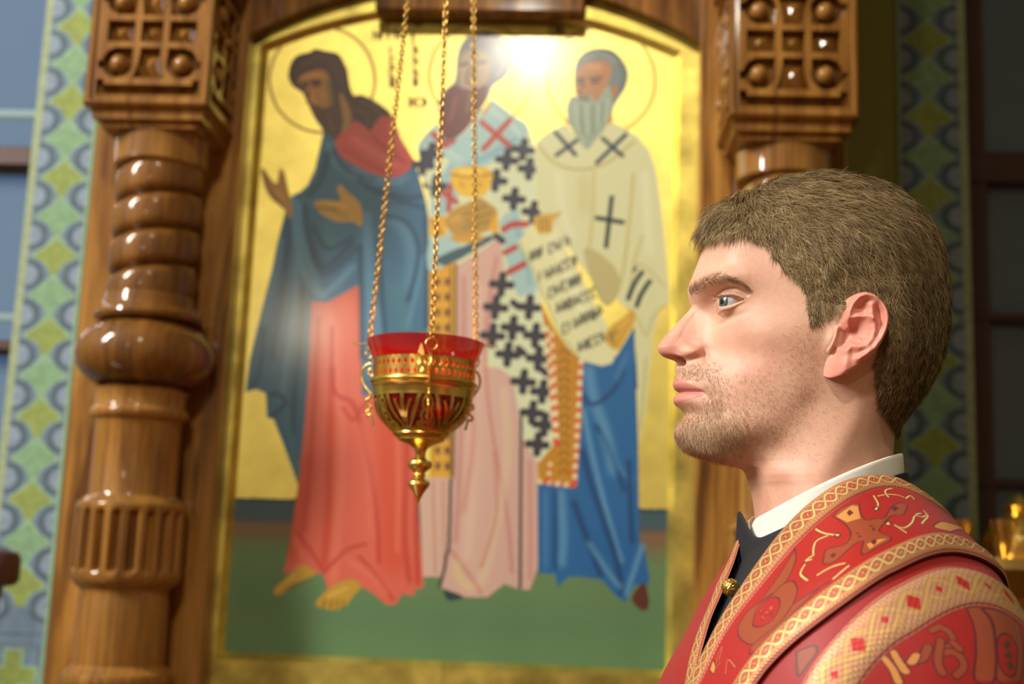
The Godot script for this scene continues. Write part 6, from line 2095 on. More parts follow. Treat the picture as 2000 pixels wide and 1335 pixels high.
func relief(p: Vector3) -> float:
	# fine forms pushed out along the skin, millimetres; p in head millimetres
	var z := absf(p.z)
	var d := 0.0
	# lips
	if p.y > -48.0 and p.y < 12.0 and p.x < -70.0 and z < 36.0:
		var yl := lip_line(z)
		var side := clampf(1.0 - pow(z / 25.5, 2.4), 0.0, 1.0)
		var du := p.y - yl
		d += 3.1 * side * exp(-pow((du - 6.2) / 4.6, 2.0))
		d += 4.3 * side * exp(-pow((du + 6.6) / 5.0, 2.0))
		d -= 3.4 * clampf(1.0 - pow(z / 27.5, 6.0), 0.0, 1.0) * exp(-pow(du / 1.5, 2.0))
		d -= 2.2 * exp(-pow((du + 19.0) / 5.5, 2.0)) * exp(-pow(z / 22.0, 2.0))
		# corner of the mouth dips, philtrum groove
		d -= 1.6 * exp(-pow((z - 27.5) / 4.0, 2.0) - pow((du + 1.0) / 5.0, 2.0))
		d -= 0.9 * exp(-pow(z / 3.0, 2.0)) * exp(-pow((du - 15.0) / 6.0, 2.0))
	if p.x < -60.0 and p.y > 0.0 and p.y < 85.0:
		# crease behind the nose wing, fold towards the mouth
		d -= 2.4 * bump(p.x, p.y, -89.5, 14.0, 2.3, 8.0, 0.12) * smoothstep(8.0, 14.0, z)
		d -= 1.6 * bump(p.x, p.y, -98.0, 23.5, 8.0, 2.4, -0.45) * smoothstep(5.0, 9.0, z)
		# nostril
		d -= 6.5 * bump(p.x, p.y, -109.0, 9.0, 6.4, 2.4, -0.25) * smoothstep(2.5, 4.5, z) * smoothstep(12.5, 9.5, z)
		# upper lid crease and the hollow under the brow
		var tx := p.x - EYE.x
		var yc := EYE.y + curve([[-14.0, 6.0], [-8.0, 8.0], [-1.0, 7.4], [6.0, 4.2], [11.0, 0.5]], tx)
		d -= 1.5 * exp(-pow((p.y - yc) / 1.1, 2.0)) * smoothstep(-14.5, -11.0, tx) * smoothstep(13.0, 7.0, tx) * smoothstep(18.0, 24.0, z)
		# lid margin thickness
		d += 0.8 * exp(-pow((p.y - (EYE.y + curve([[-14.0, 3.6], [-9.0, 4.8], [-4.0, 4.4], [1.0, 2.7], [7.0, -0.2]], tx))) / 0.9, 2.0)) * smoothstep(8.0, 4.0, tx) * smoothstep(20.0, 26.0, z)
		d += 0.7 * exp(-pow((p.y - (EYE.y + curve([[-14.0, -6.2], [-9.0, -6.6], [-4.0, -6.0], [1.0, -3.8], [7.0, -1.0]], tx))) / 1.1, 2.0)) * smoothstep(8.0, 4.0, tx) * smoothstep(20.0, 26.0, z)
		# groove below the lower lid
		d -= 0.8 * bump(p.x, p.y, -74.0, 39.0, 14.0, 2.4, 0.28) * smoothstep(18.0, 26.0, z)
		# brow pad
		d += 1.5 * bump(p.x, p.y, -84.0, 71.0, 16.0, 4.5, 0.0)
	# root of the ear and the flap before its opening
	if z > 50.0:
		d += 3.2 * bump(p.x, p.y, -0.5, 19.5, 3.8, 8.5, -0.25)
		d += 2.6 * bump(p.x, p.y, 5.5, 41.0, 4.5, 7.0, -0.3)
	# muscle of the neck and hollow before it
	if p.y < -25.0:
		var lower := smoothstep(-25.0, -60.0, p.y)
		d += 2.0 * lower * bump(p.x, p.y, -6.0, -85.0, 9.0, 60.0, -0.42) * smoothstep(30.0, 45.0, z)
		d -= 1.4 * lower * bump(p.x, p.y, -30.0, -88.0, 7.0, 26.0, -0.3) * smoothstep(20.0, 34.0, z)
	return d


func head_rows() -> PackedFloat32Array:
	var top: float = HEAD_FRONT[HEAD_FRONT.size() - 1][0] - 0.02
	var o := PackedFloat32Array()
	for k in 46:
		o.append(top - 20.0 * pow(k / 46.0, 2.0))
	var y := top - 20.0
	while y > -165.0:
		o.append(y)
		var st := 0.85
		if y < 64.0 and y > 42.0:
			st = 0.55
		elif y < 17.0 and y > 4.5:
			st = 0.4
		elif y < -2.0 and y > -30.0:
			st = 0.6
		elif y < -56.0 and y > -78.0:
			st = 0.45
		elif y < -95.0:
			st = 2.0
		y -= st
	return o


func head_surface(cols: int, near: bool) -> Array:
	# [points in metres of the person's own axes, rows]: the skin of one half, front to back
	var ys := head_rows()
	var raw := PackedVector3Array()
	var s := 1.0 if near else -1.0
	for y in ys:
		var f := face_front(y)
		var b := table(HEAD_BACK, y)
		for c in cols:
			var q := pow(c / float(cols - 1), 1.12)
			var u := 0.5 - 0.5 * cos(PI * q)
			var x := lerpf(f, b, u)
			var h := 0.0
			if c > 0 and c < cols - 1:
				h = maxf(half_width(x, y), 0.15)
			raw.append(Vector3(x, y, h * s))
	# push the fine forms out along the skin
	var rows := ys.size()
	var out := PackedVector3Array()
	out.resize(raw.size())
	for j in rows:
		for c in cols:
			var k := j * cols + c
			var p := raw[k]
			var d := relief(p)
			if absf(d) > 0.01:
				var du := raw[j * cols + mini(c + 1, cols - 1)] - raw[j * cols + maxi(c - 1, 0)]
				var dv := raw[mini(j + 1, rows - 1) * cols + c] - raw[maxi(j - 1, 0) * cols + c]
				var n := dv.cross(du).normalized() * s
				if c == 0 or c == cols - 1:
					n = Vector3(n.x, n.y, 0).normalized() if c > 0 else Vector3(-1, 0, 0)
				p += n * d
				if c == 0 or c == cols - 1:
					p.z = 0.0
			out[k] = p
	return [out, rows]


func metres(p: Vector3) -> Vector3:
	return Vector3(p.x * 0.001, 1.64 + p.y * 0.001, p.z * 0.001)


func line_distance(pts: Array, x: float, y: float) -> float:
	var p := Vector2(x, y)
	var best := 1e9
	for k in pts.size() - 1:
		var q := Geometry2D.get_closest_point_to_segment(p, Vector2(pts[k][0], pts[k][1]), Vector2(pts[k + 1][0], pts[k + 1][1]))
		best = minf(best, q.distance_squared_to(p))
	return sqrt(best)


func ear_height(x: float, y: float) -> float:
	var xa := -6.0 + (y + 5.0) * 0.2
	var w := smoothstep(-1.0, 13.0, x - xa)
	var h := half_width(x, y) - 0.7
	var plate := 80.5 + 0.17 * (x - 14.0)
	var z := lerpf(h, maxf(plate, h + 4.0), w)
	var d := line_distance(EAR_HELIX, x, y)
	z += 4.6 * exp(-d * d / 6.5) * smoothstep(-0.5, 7.0, x - xa)
	d = line_distance(EAR_ANTIHELIX, x, y)
	z += 4.0 * exp(-d * d / 10.0) * w
	d = line_distance(EAR_CRUS, x, y)
	z += 2.6 * exp(-d * d / 4.5) * w
	d = line_distance(EAR_TRAGUS, x, y)
	z += 4.6 * exp(-d * d / 6.0)
	d = line_distance(EAR_CRUS_HELIX, x, y)
	z += 2.4 * exp(-d * d / 4.0) * w
	z -= 13.0 * bump(x, y, 12.2, 24.0, 6.6, 7.6, -0.6)
	z -= 7.0 * bump(x, y, EAR_CAVUM[0] - 0.5, EAR_CAVUM[1] - 2.0, 3.6, 5.0, -0.4)
	z -= 4.0 * bump(x, y, EAR_FOSSA[0] + 1.0, EAR_FOSSA[1] - 1.5, 6.5, 4.6, -0.3)
	z -= 2.6 * bump(x, y, EAR_SCAPHA[0], EAR_SCAPHA[1], 2.6, 9.5, 0.0)
	z -= 5.0 * bump(x, y, EAR_NOTCH[0], EAR_NOTCH[1], 2.0, 2.6)
	z += 2.4 * bump(x, y, EAR_LOBE[0] + 1.5, EAR_LOBE[1], 7.0, 6.5)
	return smax(z, h + 1.2 * w, 2.5 * w + 0.05)


func add_ear(s: Shape, near: bool) -> void:
	var c := Vector2(13.5, 24.5)
	# rim as radius by angle
	var pol := []
	for q in EAR_RIM:
		var v := Vector2(q[0], q[1]) - c
		pol.append(Vector2(v.angle(), v.length()))
	pol.sort_custom(func(a, b): return a.x < b.x)
	var nu := 132
	var nv := 44
	var sg := 1.0 if near else -1.0
	var pts := PackedVector3Array()
	var cols := PackedColorArray()
	var pink := srgb(214, 132, 118).srgb_to_linear()
	var rose := srgb(196, 96, 88).srgb_to_linear()
	var rim := PackedVector3Array()
	for j in nv + 5:
		for k in nu:
			var a := -PI + TAU * k / nu
			var m := pol.size()
			var i := 0
			while i < m and pol[i].x <= a:
				i += 1
			var p0: Vector2 = pol[(i - 2 + m) % m]; var p1: Vector2 = pol[(i - 1 + m) % m]; var p2: Vector2 = pol[i % m]; var p3: Vector2 = pol[(i + 1) % m]
			var a1 := p1.x - (TAU if p1.x > a + 0.0001 else 0.0)
			var a2 := p2.x + (TAU if p2.x < a - 0.0001 else 0.0)
			var f := (a - a1) / maxf(a2 - a1, 0.001)
			var r: float = lerpf(p1.y, p2.y, f) + 0.12 * (p1.y + p2.y - p0.y - p3.y) * f * (1.0 - f)
			var dir := Vector2(cos(a), sin(a))
			var p: Vector3
			if j < nv:
				var t := pow((j + 0.2) / float(nv - 1 + 0.2), 0.85)
				var q := c + dir * r * t
				p = Vector3(q.x, q.y, ear_height(q.x, q.y))
				if t > 0.9: # the edge rolls over
					p.z -= 2.2 * pow((t - 0.9) / 0.1, 2.0) * smoothstep(2.0, 9.0, q.x + 6.0 - (q.y + 5.0) * 0.2)
				if j == nv - 1:
					rim.append(p)
			else:
				var e := j - nv
				var t: float = [1.004, 0.985, 0.93, 0.8, 0.6][e]
				var q := c + dir * r * t
				var hh := half_width(q.x, q.y)
				p = Vector3(q.x, q.y, maxf(lerpf(rim[k].z, hh - 4.0, [0.12, 0.3, 0.55, 0.9, 1.0][e]), hh - 4.0))
			pts.append(metres(Vector3(p.x, p.y, p.z * sg)))
			var deep := clampf(bump(p.x, p.y, EAR_CONCHA[0], EAR_CONCHA[1], 6.0, 6.0) + bump(p.x, p.y, EAR_SCAPHA[0], EAR_SCAPHA[1], 4.0, 10.0), 0.0, 1.0)
			var col := skin_colour(Vector3(p.x, p.y, 70.0)).lerp(pink, 0.75 * smoothstep(-3.0, 8.0, p.x + 6.0 - (p.y + 5.0) * 0.2))
			cols.append(col.lerp(rose, 0.3 * deep))
	s.grid(pts, nu, nv + 5, true, near, PackedVector2Array(), cols)


var skin_noise: FastNoiseLite
var hair_poly := PackedVector2Array()


func in_hair(x: float, y: float) -> bool:
	return Geometry2D.is_point_in_polygon(Vector2(x, y), hair_poly)


func skin_colour(p: Vector3) -> Color:
	var z := absf(p.z)
	var col := srgb(218, 171, 147).srgb_to_linear()
	var red := srgb(206, 124, 108).srgb_to_linear()
	var n := skin_noise.get_noise_3d(p.x * 1.2, p.y * 1.2, p.z * 1.2)
	var k := 0.0
	k += 0.75 * bump(p.x, p.y, -116.0, 20.0, 13.0, 11.0)
	k += 0.35 * bump(p.x, p.y, -104.0, 36.0, 8.0, 14.0, 0.6)
	k += 0.3 * bump(p.x, p.y, -52.0, 6.0, 26.0, 20.0)
	k += 0.3 * bump(p.x, p.y, -98.0, 14.0, 9.0, 8.0)
	k += 0.28 * bump(p.x, p.y, -60.0, 76.0, 14.0, 9.0)
	k += 0.25 * bump(p.x, p.y, -88.0, 56.0, 8.0, 8.0)
	k += 0.22 * smoothstep(-50.0, -90.0, p.y)
	k += 0.22 * n
	col = col.lerp(red, clampf(k, 0.0, 0.9))
	var n2 := skin_noise.get_noise_3d(p.x * 5.0, p.y * 5.0, p.z * 5.0)
	col = col * (1.0 + 0.07 * n2)
	if n2 > 0.62 and p.y < 90.0: # small blemishes
		col = col.lerp(red, 0.55)
	# lips
	if p.x < -80.0 and p.y < 4.0 and p.y > -34.0 and z < 30.0:
		var du := p.y - lip_line(z)
		var side := clampf(1.0 - pow(z / 26.5, 2.4), 0.0, 1.0)
		var hi := 10.4 * pow(side, 0.75)
		var lo := 10.6 * pow(side, 0.6)
		var m := smoothstep(hi + 0.5, hi - 0.6, du) * smoothstep(-lo - 0.5, -lo + 0.6, du)
		col = col.lerp(srgb(190, 98, 100).srgb_to_linear(), m * 0.62)
	# inside of the nostril, its shade painted into the skin colour
	col = col.lerp(srgb(104, 44, 36).srgb_to_linear(), clampf(1.3 * bump(p.x, p.y, -109.5, 8.6, 5.0, 1.8, -0.25) * smoothstep(2.5, 4.5, z) * smoothstep(12.5, 10.0, z), 0, 1))
	return col


func head_skin() -> Array:
	# [shape, near points, columns, rows]
	var s := Shape.new()
	var keep := []
	var scalp := srgb(98, 76, 52).srgb_to_linear()
	for near in [true, false]:
		var cols := 260 if near else 140
		var hs := head_surface(cols, near)
		var raw: PackedVector3Array = hs[0]
		var pts := PackedVector3Array()
		var cc := PackedColorArray()
		for p in raw:
			pts.append(metres(p))
			var col := skin_colour(p)
			if in_hair(p.x - 1.0, p.y + 1.0):
				col = col.lerp(scalp, 0.8)
			cc.append(col)
		s.grid(pts, cols, hs[1], false, near, PackedVector2Array(), cc)
		keep.append([raw, cols, hs[1]])
		add_ear(s, near)
	return [s, keep]


func scatter(grid: Array, weight: Callable, count: int, sd: int) -> Array:
	# roots on the skin: [points, normals] in millimetres, spread by area times weight
	var raw: PackedVector3Array = grid[0]
	var cols: int = grid[1]
	var rows: int = grid[2]
	var sum := PackedFloat32Array()
	var cell := PackedInt32Array()
	var tot := 0.0
	for j in range(0, rows - 1):
		for c in range(0, cols - 1):
			var k := j * cols + c
			var p := raw[k]
			var w: float = weight.call(p)
			if w <= 0.0:
				continue
			var a := (raw[k + 1] - p).cross(raw[k + cols] - p).length()
			if a < 1e-6:
				continue
			tot += a * w
			sum.append(tot)
			cell.append(k)
	var rng := RandomNumberGenerator.new()
	rng.seed = sd
	var P := PackedVector3Array()
	var N := PackedVector3Array()
	for e in count:
		var k := cell[mini(sum.bsearch(rng.randf() * tot), cell.size() - 1)]
		var du := raw[k + 1] - raw[k]
		var dv := raw[k + cols] - raw[k]
		var n := dv.cross(du).normalized()
		P.append(raw[k] + du * rng.randf() + dv * rng.randf())
		N.append(n if raw[k].z >= 0.0 and n.z >= -0.3 or raw[k].z < 0.0 and n.z <= 0.3 else -n)
	return [P, N]


class Hairs:
	var v := PackedVector3Array()
	var n := PackedVector3Array()
	var c := PackedColorArray()
	var i := PackedInt32Array()

	func strand(path: PackedVector3Array, side: Vector3, out: Vector3, w: float, col: Color) -> void:
		var k := v.size()
		var m := path.size()
		for e in m:
			var f := 1.0 - 0.85 * pow(e / float(m - 1), 1.5)
			v.append(path[e] - side * w * f)
			v.append(path[e] + side * w * f)
			n.append(out); n.append(out)
			c.append(col); c.append(col)
		for e in m - 1:
			var a := k + e * 2
			i.append(a); i.append(a + 1); i.append(a + 2)
			i.append(a + 1); i.append(a + 3); i.append(a + 2)

	func mesh() -> ArrayMesh:
		var arr := []
		arr.resize(Mesh.ARRAY_MAX)
		arr[Mesh.ARRAY_VERTEX] = v
		arr[Mesh.ARRAY_NORMAL] = n
		arr[Mesh.ARRAY_COLOR] = c
		arr[Mesh.ARRAY_INDEX] = i
		var am := ArrayMesh.new()
		am.add_surface_from_arrays(Mesh.PRIMITIVE_TRIANGLES, arr)
		return am


func flow_at(x: float, y: float) -> Array:
	# [direction, length, thickness] of the hair at a point of the profile
	var d := Vector2.ZERO
	var le := 0.0
	var th := 0.0
	var tot := 0.0
	for q in HAIR_FLOW:
		var r := Vector2(x - q[0], y - q[1]).length_squared() + 16.0
		var w := 1.0 / (r * r)
		d += Vector2(q[2], q[3]) * w
		le += q[4] * w
		th += q[5] * w
		tot += w
	return [d.normalized(), le / tot, th / tot]


func grow_hair(t: Node3D, keep: Array, m: Material) -> void:
	var h := Hairs.new()
	var rng := RandomNumberGenerator.new()
	rng.seed = 5
	var tuft := fbm(41, 0.09, 2)
	var tone := fbm(43, 0.16, 3)
	var c0 := srgb(66, 50, 32).srgb_to_linear()
	var c1 := srgb(138, 114, 78).srgb_to_linear()
	var c2 := srgb(192, 168, 126).srgb_to_linear()
	for side in 2:
		var g: Array = keep[side]
		var edge := func(p):
			if p.y < -60.0 or not in_hair(p.x, p.y):
				return 0.0
			return 1.0
		var got := scatter(g, edge, 62000 if side == 0 else 20000, 11 + side)
		var P: PackedVector3Array = got[0]
		var N: PackedVector3Array = got[1]
		for e in P.size():
			var p := P[e]
			var n := N[e]
			var fl := flow_at(p.x, p.y)
			var d: Vector2 = fl[0]
			var tw := tuft.get_noise_3d(p.x, p.y, p.z)
			var tw2 := tuft.get_noise_3d(p.x + 200.0, p.y, p.z)
			d = d.rotated(0.75 * tw + 0.22 * rng.randfn())
			var T := Vector3(d.x, d.y, 0.0)
			T = T - n * T.dot(n)
			if T.length() < 0.25:
				T = Vector3(d.x, d.y, -0.4 * signf(p.z))
				T = T - n * T.dot(n)
			T = T.normalized()
			var le: float = fl[1] * (0.72 + 0.5 * rng.randf())
			var th: float = fl[2] * (0.35 + 0.7 * pow(rng.randf(), 0.7)) * (1.0 + 0.45 * tw2)
			var path := PackedVector3Array()
			var bend := 0.18 * rng.randfn()
			var B := n.cross(T)
			for q in 5:
				var f := q / 4.0
				var s := le * f
				var up := th * (1.0 - pow(1.0 - f, 2.2)) * (1.0 - 0.25 * f * f)
				path.append(metres(p + T * s * (1.0 - 0.15 * f) + n * (up - s * s / 190.0) + B * bend * s * f))
			var tn := tone.get_noise_3d(p.x, p.y, p.z) + 0.42 * rng.randfn()
			var col := c1.lerp(c2, clampf(tn, 0, 1)).lerp(c0, clampf(-tn, 0, 1))
			var out := (n + B * rng.randfn() * 0.45 + T * 0.15 * rng.randfn()).normalized()
			h.strand(path, (B + n * 0.4 * rng.randfn()).normalized(), out, 0.00021, col)
	var o := part("hair", h.mesh(), m, t)
	o.set_meta("label", "short brown hair combed back from a forward fringe")


func grow_beard(t: Node3D, keep: Array, m: Material) -> void:
	var h := Hairs.new()
	var rng := RandomNumberGenerator.new()
	rng.seed = 15
	var c1 := srgb(176, 142, 106).srgb_to_linear()
	var c2 := srgb(222, 194, 160).srgb_to_linear()
	var dens := func(p):
		var z := absf(p.z)
		var w := 0.0
		if p.y > -72.0 and p.y < 32.0 and p.x < 10.0:
			var du: float = p.y - lip_line(z)
			w += 1.0 * bump(p.x, p.y, -98.0, -48.0, 22.0, 17.0)
			w += 0.7 * bump(p.x, p.y, -78.0, -58.0, 34.0, 12.0, 0.35)
			if p.x < -78.0 and du > 9.0 and du < 24.0:
				w += 0.75 * bump(p.x, p.y, -98.0, -1.0, 14.0, 8.0)
			w += 0.45 * bump(p.x, p.y, -84.0, -24.0, 7.0, 16.0)
			w += 0.16 * bump(p.x, p.y, -40.0, -28.0, 34.0, 22.0, -0.5)
			w += 0.14 * bump(p.x, p.y, -22.0, 5.0, 14.0, 26.0)
			if z < 27.0 and p.x < -85.0 and du < 10.5 * pow(clampf(1.0 - pow(z / 26.5, 2.4), 0, 1), 0.7) and du > -10.8 * pow(clampf(1.0 - pow(z / 26.5, 2.4), 0, 1), 0.6):
				w = 0.0
		return w
	for side in 2:
		var got := scatter(keep[side], dens, 11000 if side == 0 else 3000, 31 + side)
		for e in got[0].size():
			var p: Vector3 = got[0][e]
			var n: Vector3 = got[1][e]
			var T := Vector3(0.25, -1.0, 0.0) + Vector3(rng.randfn(), rng.randfn(), rng.randfn()) * 0.3
			T = (T - n * T.dot(n)).normalized()
			var le := (3.4 if p.y < -30.0 and p.x < -60.0 else 2.2) * (0.5 + 0.8 * rng.randf())
			if p.x > -60.0:
				le *= 0.6
			var path := PackedVector3Array([metres(p), metres(p + n * le * 0.42 + T * le * 0.4), metres(p + n * le * 0.55 + T * le)])
			var col := c1.lerp(c2, clampf(0.5 + 0.4 * rng.randfn(), 0, 1))
			h.strand(path, n.cross(T).normalized(), (n + T.cross(n) * rng.randfn() * 0.4).normalized(), 0.00011, col)
	part("beard", h.mesh(), m, t).set_meta("label", "short fair stubble on chin, jaw and upper lip")


func grow_brows(t: Node3D, keep: Array, m: Material) -> void:
	var rng := RandomNumberGenerator.new()
	rng.seed = 25
	var c1 := srgb(134, 98, 72).srgb_to_linear()
	var c2 := srgb(184, 144, 112).srgb_to_linear()
	# centre line of the brow in profile millimetres
	var mid := [[-101.0, 65.5], [-97.5, 67.5], [-91.0, 69.5], [-84.8, 70.2], [-75.0, 68.2], [-67.0, 64.4], [-61.5, 60.2]]
	var dens := func(p):
		if p.x > -55.0 or p.y < 54.0 or p.y > 80.0 or absf(p.z) < 6.0:
			return 0.0
		var d := line_distance(mid, p.x, p.y)
		var w := lerpf(2.9, 1.2, clampf((p.x + 101.0) / 40.0, 0.0, 1.0))
		return exp(-d * d / (w * w)) - 0.04
	for side in 2:
		var sg := 1.0 if side == 0 else -1.0
		var h := Hairs.new()
		var got := scatter(keep[side], dens, 620, 71 + side)
		for e in got[0].size():
			var p: Vector3 = got[0][e]
			var n: Vector3 = got[1][e]
			var f := clampf((p.x + 101.0) / 40.0, 0.0, 1.0)
			var T := Vector3(1.0, lerpf(0.75, -0.75, f), 0.0).normalized() + Vector3(rng.randfn(), rng.randfn(), rng.randfn()) * 0.22
			T = (T - n * T.dot(n)).normalized()
			var le := 6.0 * (0.6 + 0.6 * rng.randf())
			var path := PackedVector3Array([metres(p), metres(p + T * le * 0.5 + n * le * 0.16), metres(p + T * le + n * (le * 0.16 - le * le / 140.0))])
			var out := (n + n.cross(T) * rng.randfn() * 0.4).normalized()
			h.strand(path, n.cross(T).normalized(), out, 0.00013, c1.lerp(c2, rng.randf()))
		# lashes on the upper lid
		for e in 70:
			var tx := lerpf(-12.0, 5.0, rng.randf())
			var y := EYE.y - 0.2 + curve([[-14.0, 2.9], [-9.0, 4.0], [-4.0, 3.6], [1.0, 2.0], [6.5, -0.5]], tx)
			var x := EYE.x + tx
			var z := half_width(x, y + 0.8)
			var a := metres(Vector3(x, y, sg * (z + 0.3)))
			var dir := Vector3(-0.8 + 0.05 * tx, 0.15, 0.55 * sg).normalized() * 0.0055
			h.strand(PackedVector3Array([a, a + dir * 0.5 - Vector3(0, 0.0004, 0), a + dir + Vector3(0, 0.0006, 0)]), Vector3(0, -1, 0) * sg, Vector3(0.3, 0.2, sg).normalized(), 0.00007, srgb(80, 58, 42).srgb_to_linear())
		part("eyebrow", h.mesh(), m, t)


func add_eye(t: Node3D, sg: float) -> void:
	var s := Shape.new()
	var g := Vector3(-cos(deg_to_rad(34.0)), -0.03, sin(deg_to_rad(34.0)) ).normalized()
	var ux := g.cross(Vector3.UP).normalized()
	var uy := ux.cross(g)
	var r := 0.0119
	var pts := PackedVector3Array()
	var cols := PackedColorArray()
	var nu := 40
	var rings := [0.0, 5.0, 11.0, 11.6, 12.0, 16.0, 20.0, 24.0, 27.0, 28.5, 30.0, 33.0, 40.0, 50.0, 65.0, 80.0, 100.0, 125.0, 150.0, 179.0]
	var rng := RandomNumberGenerator.new()
	rng.seed = 3
	for j in rings.size():
		var a: float = deg_to_rad(maxf(rings[j], 0.3))
		for k in nu:
			var w := TAU * k / nu
			var rr := r + (0.0007 * pow(maxf(0.0, 1.0 - rings[j] / 30.0), 0.7) if rings[j] < 30.0 else 0.0)
			pts.append((g * cos(a) + (ux * cos(w) + uy * sin(w)) * sin(a)) * rr)
			var col := srgb(188, 180, 178)
			if rings[j] <= 11.1:
				col = srgb(14, 14, 18)
			elif rings[j] < 26.0:
				col = srgb(104, 118, 122).lerp(srgb(74, 88, 98), rng.randf()) if rings[j] < 22.0 else srgb(72, 86, 94)
			elif rings[j] < 28.0:
				col = srgb(46, 54, 62)
			elif rings[j] > 60.0:
				col = srgb(206, 176, 170)
			cols.append(col.srgb_to_linear())
	s.grid(pts, nu, rings.size(), true, false, PackedVector2Array(), cols)
	# make sure the ball faces outwards
	for k in s.n.size():
		if s.n[k].dot(s.v[k]) < 0.0:
			s.n[k] = -s.n[k]
	var em := mat(Color.WHITE, 0.25)
	em.vertex_color_use_as_albedo = true
	em.clearcoat_enabled = true
	em.clearcoat = 1.0
	em.clearcoat_roughness = 0.03
	part("eye", s, em, t, metres(Vector3(EYE.x, EYE.y, EYE.z * sg))).set_meta("label", "grey-blue eye")


# ---- clothes: rings round the body, a = angle from the chest round the near side, l = ring number
func ring_value(col: int, l: float) -> float:
	var k := clampi(int(l), 0, 6)
	var f := l - k
	var x0: float = ROBE_RINGS[k][col]
	var x1: float = ROBE_RINGS[k + 1][col]
	var s := x1 - x0
	var s0: float = s if k == 0 else x0 - float(ROBE_RINGS[k - 1][col])
	var s1: float = s if k >= 6 else float(ROBE_RINGS[k + 2][col]) - x1
	var m0 := 0.0 if s0 * s <= 0.0 else 2.0 * s0 * s / (s0 + s)
	var m1 := 0.0 if s1 * s <= 0.0 else 2.0 * s1 * s / (s1 + s)
	var f2 := f * f
	var f3 := f2 * f
	return (2 * f3 - 3 * f2 + 1) * x0 + (f3 - 2 * f2 + f) * m0 + (3 * f2 - 2 * f3) * x1 + (f3 - f2) * m1


func body_at(a: float, l: float) -> Vector3:
	var c := cos(a)
	var s := sin(a)
	var e := 2.0 / ring_value(7, l)
	var y := ring_value(4, l) * pow(maxf(c, 0.0), 2.0) + ring_value(5, l) * s * s + ring_value(6, l) * pow(maxf(-c, 0.0), 2.0)
	return Vector3(ring_value(1, l) - ring_value(2, l) * signf(c) * pow(absf(c), e), y, ring_value(3, l) * signf(s) * pow(absf(s), e))


func body_off(a: float, l: float, off: float) -> Vector3:
	# a point pushed out of the body by off millimetres
	var p := body_at(a, l)
	var du := body_at(a + 0.01, l) - body_at(a - 0.01, l)
	var dv := body_at(a, minf(l + 0.02, 6.99)) - body_at(a, maxf(l - 0.02, 0.0))
	var n := du.cross(dv).normalized()
	if n.dot(p - Vector3(10, p.y - 40.0, 0)) < 0.0:
		n = -n
	return p + n * off


func folds(a: float, l: float) -> float:
	var w := smoothstep(3.6, 6.0, l)
	return w * (7.0 * sin(a * 9.0 + 0.6 * l) + 4.0 * sin(a * 17.0 + 1.3 * l)) + 1.2 * sin(a * 6.0 + l * 2.1) * smoothstep(1.5, 3.0, l)


func edge_l(a: float) -> float:
	if a >= -0.03:
		if a > 1.75:
			return curve([[1.75, 0.15], [2.0, 0.2], [2.3, 0.55], [2.6, 0.8], [PI, 0.8]], a)
		return curve(ROBE_EDGE, a)
	return curve([[-PI, 0.8], [-2.5, 0.6], [-1.6, 0.2], [-0.8, 0.3], [-0.03, 0.6]], a)


func cloth(s: Shape, a0: float, a1: float, na: int, nl: int, off: float, top: Callable, bottom: float) -> void:
	var pts := PackedVector3Array()
	var uv := PackedVector2Array()
	for j in nl:
		for i in na:
			var a := lerpf(a0, a1, i / float(na - 1))
			var t: float = top.call(a)
			var l := lerpf(t, bottom, pow(j / float(nl - 1), 1.5))
			pts.append(metres(body_off(a, l, off + folds(a, l))))
			uv.append(Vector2(absf(a) / PI, l / 6.0))
	s.grid(pts, na, nl, false, false, uv)


const FAR_EDGE = [[0.6, 0.096], [1.38, 0.22], [1.92, 0.27], [2.36, 0.305], [2.94, 0.366], [3.46, 0.40], [3.86, 0.44], [4.6, 0.46], [5.8, 0.46], [7.0, 0.4]]
const FAR_HEM = [[0.6, -0.03], [1.28, 0.035], [1.74, 0.052], [2.24, 0.139], [2.82, 0.227], [3.34, 0.279], [3.84, 0.331], [4.6, 0.36], [5.8, 0.36], [7.0, 0.3]]


func far_front(s: Shape) -> void:
	var na := 120
	var nl := 70
	var pts := PackedVector3Array()
	var uv := PackedVector2Array()
	for j in nl:
		for i in na:
			var a := lerpf(-PI, 0.0, i / float(na - 1))
			var t := edge_l(minf(a, -0.031))
			var l := lerpf(t, 7.0, pow(j / float(nl - 1), 1.5))
			a += curve(FAR_EDGE, l) * smoothstep(-1.1, 0.0, a)
			pts.append(metres(body_off(a, l, 0.8 + folds(a, l))))
			uv.append(Vector2(absf(a) / PI, l / 6.0))
	s.grid(pts, na, nl, false, false, uv)


func resample(edge: Array, n: int) -> PackedVector2Array:
	var pts := []
	for q in edge:
		pts.append(Vector2(q[0], q[1]))
	var o := PackedVector2Array()
	for k in n:
		o.append(spline(pts, k / float(n - 1) * (pts.size() - 1)))
	return o


func band(s: Shape, e0: Array, e1: Array, off: float, tile: float, n := 120, w := 7) -> void:
	# a ribbon between two edge lines, with a rounded lip on both sides
	var A := resample(e0, n)
	var B := resample(e1, n)
	var pts := PackedVector3Array()
	var uv := PackedVector2Array()
	var run := 0.0
	var last := Vector3.ZERO
	for k in n:
		var midp := metres(body_off((A[k].x + B[k].x) / 2, (A[k].y + B[k].y) / 2, off))
		if k:
			run += midp.distance_to(last)
		last = midp
		for j in w:
			var f := j / float(w - 1)
			var q := A[k].lerp(B[k], f)
			var o := off
			if j == 0 or j == w - 1:
				o = off - 2.0
			pts.append(metres(body_off(q.x, q.y, o + folds(q.x, q.y))))
			uv.append(Vector2(run / tile if tile > 0.0 else k / float(n - 1), f))
	s.grid(pts, w, n, false, true, uv)


